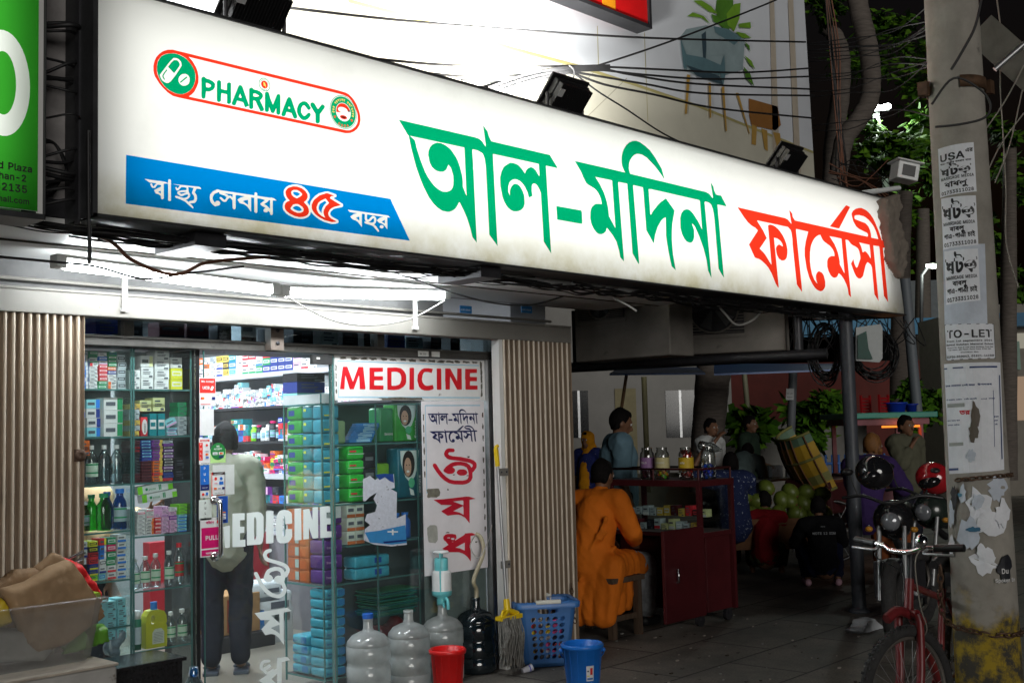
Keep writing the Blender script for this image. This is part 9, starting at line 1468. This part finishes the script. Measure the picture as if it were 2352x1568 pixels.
# ================================================================ food cart with the green roof
FD=14.0; t=thing('food_cart','pink food cart under a flat green roof with an orange lit window','food cart',at(2030,1180,d=FD)); a=at(1932,962,d=FD); b=at(2148,962,d=FD); u=b-a; u.z=0; L=u.length; u.normalize(); w=Vector((-u.y,u.x,0)); w=w if w.dot(_F)>0 else -w; M=Matrix((u,w,Vector((0,0,1)))).transposed().to_4x4(); M.translation=Vector((a.x,a.y,0)); zr=at(2040,960,d=FD).z
PK=pm('faded_pink_paint',(.22,.07,.09),.6,var=.3); m=MB(); m.box((0,-.1,zr),(L,1.0,zr+.07),pm('green_roof_sheet',(.02,.28,.20),.5,var=.15),M); m.build('roof',t,bev=.01); m=MB(); m.box((.08,-.02,zr-.08),(L-.08,.95,zr-.002),PK,M)
for x in (.12,L-.2): m.box((x,0,.3),(x+.05,.05,zr-.08),PK,M); m.box((x,.85,.3),(x+.05,.9,zr-.08),PK,M)
m.build('frame',t); m=MB(); m.box((.1,0,.3),(L-.15,.9,.95),PK,M); m.build('counter',t); m=MB(); m.box((L*.42,-.03,zr-.115),(L-.2,-.021,zr-.09),emit('orange_strip',(1,.25,.03),1.6),M); m.box((L-.21,-.03,zr-.35),(L-.185,-.021,zr-.115),emit('dim_orange_strip',(1,.12,.05),.35),M); m.build('light_strip',t); point('strip_lamp',M@Vector((L*.6,-.05,zr-.15)),2.2,t,(1,.4,.12),.1)
def onroof(nm,lb,cat,px,w_,h_,c,kind):
    p=at(px,950,d=FD+.3); z=zr+.072; o=thing(nm,lb,cat,(p.x,p.y,z)); m=MB(); Mx=Matrix.Translation((p.x,p.y,z))
    if kind=='b': m.lathe([(0,.0),(w_*.8,0),(w_,h_),(w_+.015,h_),(w_+.015,h_-.015)],c,22,Mx); m.build('bowl',o)
    else:
        for k in range(5): m.box((-w_,-.12,k*h_/5),(w_,-.11,k*h_/5+h_*.13),c,Mx); m.box((-w_,.11,k*h_/5),(w_,.12,k*h_/5+h_*.13),c,Mx)
        for sx_ in (-1,1):
            for sy_ in (-1,1): m.box((sx_*w_-.012,sy_*.12-.012,0),(sx_*w_+.012,sy_*.12+.012,h_*1.1),c,Mx)
        m.build('slats',o)
onroof('plastic_crate','red plastic crate standing on the green cart roof','crate',2010,.12,.2,C8(150,20,25),'c'); onroof('basin','larger blue basin upturned on the green cart roof','basin',2058,.13,.12,C8(20,60,190),'b'); onroof('basin','smaller blue basin at the right end of the green cart roof','basin',2094,.07,.10,C8(20,50,160),'b')
# ================================================================ fence, walls and houses behind
def slab(nm,lb,cat,x0,x1,yt,d,zb,mat,dep=.3,parts=None):
    a=at(x0,yt,d=d); b=at(x1,yt,d=d); u=b-a; u.z=0; L=u.length; u.normalize(); w=Vector((-u.y,u.x,0)); w=w if w.dot(_F)>0 else -w; M=Matrix((u,w,Vector((0,0,1)))).transposed().to_4x4(); M.translation=Vector((a.x,a.y,0)); t=thing(nm,lb,cat,(a.x,a.y,0)); m=MB(); m.box((0,0,zb),(L,dep,a.z),mat,M); m.build('wall',t)
    S=d/FPX; X=lambda px:(px-x0)*L/(x1-x0); Z=lambda px,py:at(px,py,d=d).z
    for nm2,(px0,py0,px1,py1),mt,pr in (parts or []): 
        m=MB(); z0_,z1_=Z((px0+px1)/2,py1),Z((px0+px1)/2,py0); m.box((X(px0),-pr,z0_),(X(px1),-.001 if pr>0 else .02,z1_),mt,M); o=m.build(nm2,t)
        if nm2=='window': m=MB(); xm=(X(px0)+X(px1))/2; m.box((xm-.03,-pr-.02,z0_),(xm+.03,-pr-.002,z1_),ALU,M); m.build('frame',o)
    return t,M,L
DW=pm('dark_window_glass',(.012,.014,.016),.15); GB=pm('grey_building_plaster',(.23,.22,.21),.9,var=.1,scale=1.5)
slab('grey_building','plain grey plastered building with dark sliding windows behind the kiosk','building',1180,1668,600,29,0,GB,6,[('window',(1298,898,1341,1005),DW,.02),('window',(1517,897,1583,1004),DW,.02),('door',(1402,893,1450,1110),pm('tan_door',(.20,.17,.09),.7),.03),('window',(1632,842,1650,1010),DW,.02)])
slab('boundary_wall','low cream boundary wall beyond the kiosk and the tree','wall',1280,2000,1092,22.5,0,pm('cream_wall',(.22,.21,.16),.9,var=.12),.2)
slab('red_building','long dark red building with blue fascia behind the trees','building',1655,2165,838,34,0,pm('brick_red_render',(.085,.014,.011),.9,var=.2,scale=2),6,[('fascia',(1830,735,2165,772),pm('blue_fascia',(.012,.12,.24),.6),.4),('window',(2060,880,2085,915),DW,.02)])
slab('gate_house','pale house front with blue fascia and lit window right of the pole','building',2262,2420,700,24,0,pm('pale_render',(.22,.20,.17),.9,var=.1),4,[('fascia',(2262,722,2420,752),_MC['blue_fascia'],.4),('lit_window',(2320,865,2352,965),emit('warm_window',(.9,.62,.42),.32),.02),('lit_window',(2300,765,2420,800),emit('pale_window',(.8,.75,.6),.35),.02),('sign_board',(2288,785,2334,850),C8(120,150,135),.05)])
slab('white_wall','short white garden wall behind the yellow hood','wall',1650,1990,972,20,0,pm('white_garden_wall',(.20,.195,.18),.9,var=.15),.2)
slab('far_house','dim grey house with a flat top far beyond the sign end','house',2075,2190,645,42,0,pm('dim_house_render',(.16,.18,.19),.9),6,[('window',(2105,690,2125,715),DW,.02)])
t=thing('picket_fence','bright blue picket fence behind the steel post','fence',at(1985,1130,d=17)); m=MB(); BF=pm('blue_fence_paint',(.02,.12,.42),.5); a=at(1868,1090,d=17); b=at(2108,1090,d=17); z0=at(1985,1110,d=17).z
for zz in (z0,at(1985,1062,d=17).z): m.tube([(a.x,a.y,zz),(b.x,b.y,zz)],.022,BF,5)
m.build('rail',t); m=MB()
for i in range(17): p=a.lerp(b,i/16); m.tube([(p.x,p.y,z0-.1),(p.x,p.y,at(1985,1042,d=17).z)],.018,BF,5)
m.build('picket',t)
for nm,lb,x0,y0,x1,y1,d,r,c in (('pipe_post','pale cream pipe post in front of the grey building',1479,865,1489,1130,19,.045,C8(165,160,120)),('bamboo_pole','thin bamboo pole leaning behind the standing man',1440,853,1424,960,14,.02,C8(150,115,80)),('pipe_post','pale painted pipe post left of the palm leaves',1709,850,1719,960,18,.04,C8(140,140,115)),('pipe_post','grey post carrying a small white notice by the red wall',1822,840,1812,1130,16.5,.06,C8(105,110,115)),('lamp_post','tall pale leaning lamp post behind the far sign end',2012,262,2037,440,24,.07,C8(130,140,130)),('pipe_post','pale slanting pipe post beyond the cable coil',2078,640,2108,960,15,.07,C8(105,112,118))):
    m=MB(); m.tube([at(x0,y0,d=d),at(x1,y1,d=d)],r,c,10); tag(m.build(nm),lb,'post')
m=MB(); q=[at(x,y,d=16.4) for x,y in ((1806,892),(1824,892),(1823,918),(1805,918))]; m.add(q,[(0,3,2,1)],C8(190,195,195)); m.text('TO-LET',lambda u,v:q[3].lerp(q[2],u)+Vector((0,0,v*.15))-_F*.01,INKB,.2,x=.1,y=.55,width=.8); m.text('71371',lambda u,v:q[3].lerp(q[2],u)+Vector((0,0,v*.15))-_F*.01,INKB,.2,x=.15,y=.2,width=.7); tag(m.build('notice'),'small white rental notice tied on the grey post','notice')
def tarp(lb,pts,d0,d1):
    m=MB(); P=[at(x,y,d=d0 if i<2 else d1) for i,(x,y) in enumerate(pts)]; m.add(P+[p+Vector((0,0,.02)) for p in P],[(0,1,2,3),(7,6,5,4),(0,4,5,1),(2,6,7,3)],pm('blue_tarpaulin',(.03,.10,.30),.4,bump=.3)); tag(m.build('tarpaulin'),lb,'tarpaulin')
tarp('dark blue tarpaulin edge above the palm leaves',[(1640,862),(1960,850),(1960,838),(1640,838)],13.5,16); tarp('narrow dark blue tarpaulin strip under the outdoor units',[(1400,862),(1620,860),(1600,846),(1420,848)],12,15)
t=thing('snack_table','narrow metal snack table with a plastic tub in front of the white wall','table',at(1752,1180,d=14.4)); p=at(1752,1101,d=14.4); m=MB(); m.cbox((p.x,p.y,p.z),(.75,.5,.03),ALU); m.build('top',t)
for sx_,sy_ in ((-.33,-.2),(.33,-.2),(-.33,.2),(.33,.2)): m=MB(); m.tube([(p.x+sx_,p.y+sy_,0),(p.x+sx_,p.y+sy_,p.z)],.014,DARKSTEEL,6); m.build('leg',t)
m=MB(); m.box((p.x+.05,p.y-.1,p.z+.016),(p.x+.32,p.y+.1,p.z+.17),glassy('pale_tub',(.7,.78,.85),.15,.2,dust=.3)); tag(m.build('plastic_tub'),'clear plastic tub standing on the far snack table','tub')
# ================================================================ trees and plants
LF=[pm('leaf_dark',(.03,.085,.006),.75,var=.3,spec=.15),pm('leaf_mid',(.055,.15,.008),.75,var=.3,spec=.15),pm('leaf_light',(.09,.20,.012),.75,var=.3,spec=.15)]
BARK=pm('ringed_bark',(.13,.11,.095),.9,var=.35,scale=5,stretch=(1,1,9),bump=.6)
def leaves(m,c,r,n,sz,rg,clump=14):
    for k in range(clump):
        while True:
            q=Vector((rg.uniform(-1,1),rg.uniform(-1,1),rg.uniform(-1,1)))
            if q.length<1: break
        cc_=c+Vector((q.x*r[0],q.y*r[1],q.z*r[2])); cr=min(r)*rg.uniform(.25,.5)
        for i in range(n//clump):
            p=cc_+Vector((rg.gauss(0,.5),rg.gauss(0,.5),rg.gauss(0,.45)))*cr; d=Vector((rg.uniform(-1,1),rg.uniform(-1,1),rg.uniform(-.9,.3))).normalized(); s=d.orthogonal().normalized()*sz*rg.uniform(.22,.34); L=d*sz*rg.uniform(.7,1.3); up=d.cross(s).normalized()*sz*.06
            m.add([p,p+L*.5+s+up,p+L,p+L*.5-s+up],[(0,1,2,3)],LF[rg.randint(0,2)])
def tree(lb,trunk,rad,d,crowns,n,sz,sd,nm='tree'):
    rg=random.Random(sd); P=curve([at(x,y,d=d) for x,y in trunk],6); t=thing(nm,lb,'tree',P[-1]); m=MB(); k=len(P); m.tube(P,[rad[0]+(rad[1]-rad[0])*i/(k-1)+.004*math.sin(i*2.1) for i in range(k)],BARK,12); m.build('trunk',t); m=MB()
    for (x,y,rx,ry,dd) in crowns: s=dd/FPX; leaves(m,at(x,y,d=dd),(rx*s,rx*s*.8,ry*s),int(n*rx*ry/9000)+40,sz,rg,max(6,int(rx*ry/700)))
    m.build('crown',t); return t
tree('pale ringed tree limb bending down beside the hoarding edge',[(1962,-40),(1975,30),(1992,100),(2001,170),(1996,230),(1972,275),(1940,320),(1925,400)],(.11,.10),12.5,[(1900,20,60,40,13.5),(2060,40,70,60,15)],500,.14,1)
tree('dark thin tree trunk wrapped in copper coloured cables beside the hoarding',[(1890,60),(1915,80),(1932,130),(1930,220),(1915,330),(1912,460)],(.09,.12),13.5,[(1930,330,40,40,14)],300,.12,2)
tree('leafy tree lit bright green by the street lamp behind the sign end',[(2080,440),(2070,600),(2068,980)],(.14,.22),23,[(2010,345,62,60,22.6),(2075,360,60,60,22.5),(2115,300,45,60,23),(1975,300,40,40,23.3),(2110,420,50,45,23)],950,.24,3)
tree('dark leafy tree filling the gap right of the pole',[(2320,300),(2315,800),(2310,1100)],(.1,.2),20,[(2290,290,40,70,20),(2330,420,40,90,21),(2290,560,35,60,21),(2330,640,40,40,21)],500,.2,4)
tree('tall dark background tree above the far house',[(2120,480),(2120,900)],(.2,.3),38,[(2100,520,80,60,38),(2040,580,60,50,39),(2130,180,90,120,37),(2010,130,90,90,38)],500,.34,5)
tree('thick rough tree trunk in front of the grey building',[(1668,780),(1640,850),(1632,930),(1622,1040),(1618,1130)],(.27,.22),17,[(1700,800,60,20,16.5)],260,.2,6)
def bush(lb,x,y,rx,ry,d,n,sz,sd): m=MB(); s=d/FPX; rg=random.Random(sd); leaves(m,at(x,y,d=d),(rx*s,rx*s*.7,ry*s),n,sz,rg,16); o=m.build('bush'); tag(o,lb,'bush')
bush('bright green leafy bush against the red wall',1905,925,50,28,17.8,900,.17,1); bush('dark drooping bush behind the yellow rickshaw hood',1860,975,75,55,18.2,900,.2,2); bush('green hedge behind the food cart at the right',2120,930,55,75,18.5,1200,.16,3); bush('dark palm leaves beside the man in dark green',1720,975,50,45,18,500,.3,4)
m=MB(); rg=random.Random(9); COP=pm('copper_cable',(.20,.085,.05),.6)
for i in range(9): x=1900+rg.uniform(-6,10); m.tube(curve([at(x,-10,d=12),at(x+14+rg.uniform(-8,8),120,d=12.1),at(x+28+rg.uniform(-8,8),260,d=12.1),at(x+34+rg.uniform(-12,12),380,d=12),at(x+42+rg.uniform(-18,18),450,d=11.5)],5),.008,COP if i%2 else CABLE,5)
for i in range(14): y=rg.uniform(100,300); m.tube(curve([at(1850,y,d=11.5),at(1950,y-8+rg.uniform(-6,6),d=11),at(2050,y-30+rg.uniform(-20,20),d=9.5),at(2145,y-50+rg.uniform(-50,50),d=6.4)],5),.0045,CABLE,4)
for i in range(10): m.tube(curve([at(1930+rg.uniform(-30,30),400+rg.uniform(-40,30),d=11),at(1985+rg.uniform(-20,20),400+rg.uniform(-40,40),d=10.8),at(2040+rg.uniform(-20,60),420+rg.uniform(-60,60),d=10.6)],4),.005,CABLE if i%2 else COP,4)
tag(m.build('cable_tangle'),kind='stuff')
# street lamps
t=thing('street_lamp','bright cluster street lamp shining through the leaves behind the pole','street lamp',at(2012,262,d=24)); m=MB(); LG=emit('street_lamp_glow',(.95,1,.97),30)
for px,py in ((1992,248),(2005,250),(2016,248),(2030,247),(2038,244)): p=at(px,py,d=23.9); m.cbox(p,(.14,.1,.07),LG)
m.build('lamp',t); m=MB(); m.tube([at(1988,254,d=24),at(2042,250,d=24)],.04,ALU,6); m.build('arm',t); point('lamp_light',at(2012,256,d=23.6),300,t,(.9,1,.9),.3)
t=thing('street_lamp','small distant street lamp on a thin arm beyond the sign end','street lamp',at(2140,612,d=30)); m=MB(); p=at(2143,611,d=30); m.cbox(p,(.42,.2,.08),emit('far_lamp_glow',(.85,1,.8),8)); m.build('lamp',t); m=MB(); m.tube([at(2130,614,d=30.1),at(2117,632,d=30.1),at(2116,760,d=30.1)],.05,DARKSTEEL,6); m.build('arm',t); point('lamp_light',at(2143,618,d=29.8),160,t,(.9,1,.85),.3)
# ================================================================ red bicycle chained to the pole
def cyc(o,f,l): 
    M=Matrix((f,l,Vector((0,0,1)))).transposed().to_4x4(); M.translation=o; return M
hub=at(2085,1600,d=5.25); hub.z=.335; cdir=Vector((-hub.x,-hub.y,0)).normalized(); lf=Vector((cdir.y,-cdir.x,0)); lf=lf if lf.dot(CR)<0 else -lf
ff=(cdir*math.cos(R(15))+lf*math.sin(R(15))); fw=(cdir*math.cos(R(37))+lf*math.sin(R(37))); FL=Vector((0,0,1)).cross(ff)
bk=thing('bicycle','dusty red bicycle with chrome bell chained to the concrete pole','bicycle',(hub.x,hub.y,0)); RB=pm('dusty_red_frame',(.15,.014,.016),.4,var=.25,scale=9,spots=((.15,.10,.08),9,.62,.1)); TY=pm('tyre_rubber',(.025,.024,.024),.85,var=.4,scale=30,bump=.3); RIM=pm('dull_rim',(.22,.2,.18),.4,.7)
def wheel(c,f,front):
    l=Vector((0,0,1)).cross(f); w=thing_part=None; m=MB(); n=56; R0=.305
    ring=lambda r,off=0:[c+f*math.cos(2*PI*i/n)*r+Vector((0,0,math.sin(2*PI*i/n)*r))+l*off for i in range(n)]
    m.tube(ring(R0),.026,TY,10,closed=True)
    for i in range(88):
        a=2*PI*i/88; d=f*math.cos(a)+Vector((0,0,math.sin(a))); tt=f*-math.sin(a)+Vector((0,0,math.cos(a)))
        for off in ((-.016,.0) if i%2 else (.0,.016)): Mx=Matrix((tt,l,d)).transposed().to_4x4(); Mx.translation=c+d*(R0+.026)+l*off-d*(.002+abs(off)*.25); m.box((-.006,-.005,-.003),(.006,.005,.005),TY,Mx)
    o=m.build('wheel',bk); m=MB(); m.tube(ring(R0-.03),.011,RIM,6,closed=True); m.build('rim',o); m=MB(); m.tube([c-l*.04,c+l*.04],.018,RIM,10)
    for i in range(32): a=2*PI*i/32; e=c+f*math.cos(a)*(R0-.035)+Vector((0,0,math.sin(a)*(R0-.035))); m.tube([c+l*(.03 if i%2 else -.03),e],.0013,ALU,3)
    m.build('spokes',o)
wheel(hub,fw,True); fl=Vector((0,0,1)).cross(fw)
cr=hub-ff*.085+Vector((0,0,.375)); ht_=cr-ff*.05+Vector((0,0,.15)); st_=ht_-ff*.035+Vector((0,0,.12)); bb=hub-ff*.60+Vector((0,0,-.04)); stt=hub-ff*.76+Vector((0,0,.40)); rh_=hub-ff*1.03
m=MB(); m.tube([cr,ht_],.021,RB,12); m.tube([cr+Vector((0,0,.03)),bb],.022,RB,10); m.tube([ht_-Vector((0,0,.03)),stt-Vector((0,0,.05))],.017,RB,10); m.tube([bb,stt],.017,RB,10)
for s_ in (-1,1): m.tube([bb+FL*s_*.03,rh_+FL*s_*.06],.011,RB,8); m.tube([stt+FL*s_*.02-Vector((0,0,.05)),rh_+FL*s_*.06],.010,RB,8)
m.build('frame',bk); m=MB()
for s_ in (-1,1): m.tube(curve([cr+fl*s_*.045,cr+fl*s_*.058-Vector((0,0,.05)),hub+fl*s_*.055+fw*-.03+Vector((0,0,.12)),hub+fl*s_*.055],5),[.019]*13+[.013]*3,RB,10)
m.tube([cr+fl*.05,cr-fl*.05],.021,RB,10); m.build('fork',bk); wheel(rh_,ff,False)
m=MB(); m.tube(curve([cr+fw*.16+Vector((0,0,-.01)),cr+fw*.08+Vector((0,0,.018)),cr+Vector((0,0,-.005)),cr-fw*.1+Vector((0,0,-.05))],4),.024,RB,6); m.build('mudguard',bk)
m=MB(); m.tube([cr+fl*.06+Vector((0,0,-.02)),cr+fl*.05-Vector((0,0,.09))],.010,BLACKPL,6); m.tube([cr-fl*.06+Vector((0,0,-.02)),cr-fl*.05-Vector((0,0,.09))],.010,BLACKPL,6); m.build('brake',bk)
m=MB(); m.tube([ht_,st_],.0145,DARKSTEEL,10); m.tube([st_,st_+fw*.07+Vector((0,0,.01))],.014,DARKSTEEL,8); hb0=st_+fw*.07+Vector((0,0,.01)); hbar=[hb0+fl*y+Vector((0,0,z))-fw*x for y,z,x in ((-.28,.03,.05),(-.12,.02,.02),(-.05,0,0),(.05,0,0),(.12,.02,.02),(.28,.03,.05))]; m.tube(curve(hbar,5),.0115,CHROME,10); m.build('handlebar',bk)
for s_,(a,b) in ((1,(hbar[0],hbar[1])),(-1,(hbar[5],hbar[4]))):
    m=MB(); m.tube([a+(a-b).normalized()*.02,a.lerp(b,.72)],.0175,BLACKPL,12); m.build('grip',bk); m=MB(); c=a.lerp(b,.9); m.tube(curve([c,c+fw*.04-Vector((0,0,.02)),c.lerp(a,.5)+fw*.05-Vector((0,0,.025)),a+fw*.045-Vector((0,0,.03))],4),.007,ALU,6); m.build('brake_lever',bk)
m=MB(); p=hbar[4]+fw*.03+Vector((0,0,.035)); m.ball(p,(.034,.034,.026),CHROME,18,(fw+Vector((0,0,.5))).to_track_quat('Z','Y').to_matrix().to_4x4(),10); m.build('bell',bk)
m=MB(); m.tube(curve([hbar[4]-fl*.02,hbar[4]+fw*.08-Vector((0,0,.06)),hbar[4]+fw*.06-Vector((0,0,.25)),hbar[4]+fw*.02-Vector((0,0,.36)),hbar[4]-fl*.05-Vector((0,0,.42))],6),.0032,GW,5); m.tube(curve([hbar[1],hbar[1]+fw*.05-Vector((0,0,.05)),ht_+fw*.05+Vector((0,0,.03)),cr+fw*.04+Vector((0,0,.05)),cr-Vector((0,0,.05))],6),.0032,BLACKPL,5); m.build('brake_cable',bk)
m=MB(); m.tube([stt-Vector((0,0,.05)),stt+Vector((0,0,.12))],.014,BLACKPL,8); m.build('seat_post',bk); m=MB(); sp_=stt+Vector((0,0,.14)); m.tube([sp_+ff*.16,sp_+ff*.04,sp_-ff*.11],[.02,.04,.075],BLACKPL,10); m.build('saddle',bk)
# ================================================================ motorbikes and helmets
def motorbike(lb,o,f,tank):
    l=Vector((0,0,1)).cross(f); P=lambda x,y,z:o+f*x+l*y+Vector((0,0,z)); t=thing('motorbike',lb,'motorbike',o)
    for x in (.62,-.62):
        m=MB(); c=P(x,0,.30); m.tube([c+f*math.cos(2*PI*i/32)*.25+Vector((0,0,math.sin(2*PI*i/32)*.25)) for i in range(32)],.055,TY,8,closed=True); w=m.build('wheel',t); m=MB(); m.tube([c+f*math.cos(2*PI*i/24)*.19+Vector((0,0,math.sin(2*PI*i/24)*.19)) for i in range(24)],.015,RIM,5,closed=True)
        for i in range(6): a=PI*i/3; m.tube([c,c+f*math.cos(a)*.19+Vector((0,0,math.sin(a)*.19))],.014,BLACKPL,5)
        m.build('rim',w)
    m=MB()
    for y in (-.09,.09): m.tube([P(.62,y,.30),P(.42,y,.82)],.018,ALU,8)
    m.build('fork',t); m=MB(); m.tube([P(.38,0,.78),P(-.05,0,.62),P(-.35,0,.62)],.03,BLACKPL,8); m.cbox(P(.0,0,.38),(.30,.28,.28),DARKSTEEL); m.tube([P(.05,.14,.3),P(-.3,.17,.26),P(-.7,.17,.34)],.035,CHROME,8); m.build('engine',t)
    m=MB(); m.caps(P(.28,0,.86),P(-.05,0,.80),.15,.11,tank,18); m.build('tank',t); m=MB(); m.caps(P(-.1,0,.78),P(-.68,0,.86),.10,.075,BLACKPL,14); m.build('seat',t)
    m=MB(); m.tube(curve([P(.30,-.36,1.02),P(.36,-.2,1.04),P(.40,0,.98),P(.36,.2,1.04),P(.30,.36,1.02)],4),.013,BLACKPL,8); m.build('handlebar',t); m=MB(); m.lathe([(0,.03),(.045,.022),(.07,0),(.05,-.07),(0,-.08)],pm('headlamp_glass',(.20,.21,.23),.12,.2,coat=.5),20,cyc(P(.50,0,.86),l,Vector((0,0,1)))@Matrix.Rotation(0,4,'X')@(Matrix(((1,0,0,0),(0,0,1,0),(0,-1,0,0),(0,0,0,1)))) if False else Matrix.Translation(P(.50,0,.86))@f.to_track_quat('Z','Y').to_matrix().to_4x4()); m.build('headlight',t)
    for y in (-.3,.3): m=MB(); m.tube([P(.35,y*.8,1.04),P(.34,y,1.2)],.006,BLACKPL,5); m.ball(P(.34,y*1.05,1.22),(.05,.05,.03),BLACKPL,10); m.build('mirror',t)
    for y in (-.16,.16): m=MB(); m.ball(P(.44,y,.80),(.03,.03,.022),pm('amber_lens',(.5,.22,.02),.3),8); m.build('indicator',t)
o1=at(2070,1385,d=8.9); o1.z=0; o1=Vector((o1.x,o1.y,0)); f1=Vector((-.94,-.34,0)).normalized(); motorbike('black motorbike with clear headlight parked behind the red bicycle',o1,f1,pm('black_tank',(.012,.012,.014),.2,coat=.5))
o2=at(2175,1370,d=9.6); o2=Vector((o2.x,o2.y,0)); motorbike('second dark motorbike parked closer to the concrete pole',o2,Vector((-.98,-.1,0)).normalized(),pm('dark_green_tank',(.02,.03,.025),.25,coat=.5))
def helmet(lb,px,py,d,c):
    p=at(px,py,d=d); t=thing('helmet',lb,'helmet',p); m=MB(); m.ball(p,(.115,.135,.12),c,22,Matrix.Rotation(R(35),4,'Z')@Matrix.Rotation(R(20),4,'X'),14); m.build('shell',t); m=MB(); q=p-_F.normalized()*.05-CR*.045-CU*.02; m.ball(q,(.088,.088,.048),pm('dark_visor',(.01,.01,.012),.08,coat=.4),18,Matrix.Rotation(R(35),4,'Z')@Matrix.Rotation(R(-15),4,'X'),8); m.build('visor',t)
helmet('glossy black helmet hanging on the nearer motorbike mirror',2008,1085,8.2,pm('gloss_black_shell',(.012,.012,.014),.12,coat=.8)); helmet('glossy red helmet resting on the motorbike beside the pole',2145,1098,8.6,pm('gloss_red_shell',(.38,.012,.018),.15,coat=.8))
# ================================================================ litter
crumple('plastic_bag','crumpled white plastic bag lying on the pavement by the steel post',[at(x,y,Y=4.3) for x,y in ((1950,1445),(1975,1436),(1978,1418),(1988,1416),(1996,1432),(2010,1440),(2012,1455),(1985,1460),(1960,1455))],4.22,4.36,pm('white_bag_film',(.42,.44,.46),.4,var=.15,bump=.2),'plastic bag',.03,6)
m=MB(); rg=random.Random(12)
for i in range(90):
    p=at(rg.uniform(1250,2000),rg.uniform(1400,1567),Z=.004); s=rg.uniform(.004,.014); c=rg.choice([(150,150,145),(90,85,80),(60,50,40),(170,160,150)]); m.cbox((p.x,p.y,.006),(s*2,s,s*.6),C8(*c),None)
tag(m.build('litter'),'scattered specks of paper and grit on the dark pavement','litter',kind='stuff')
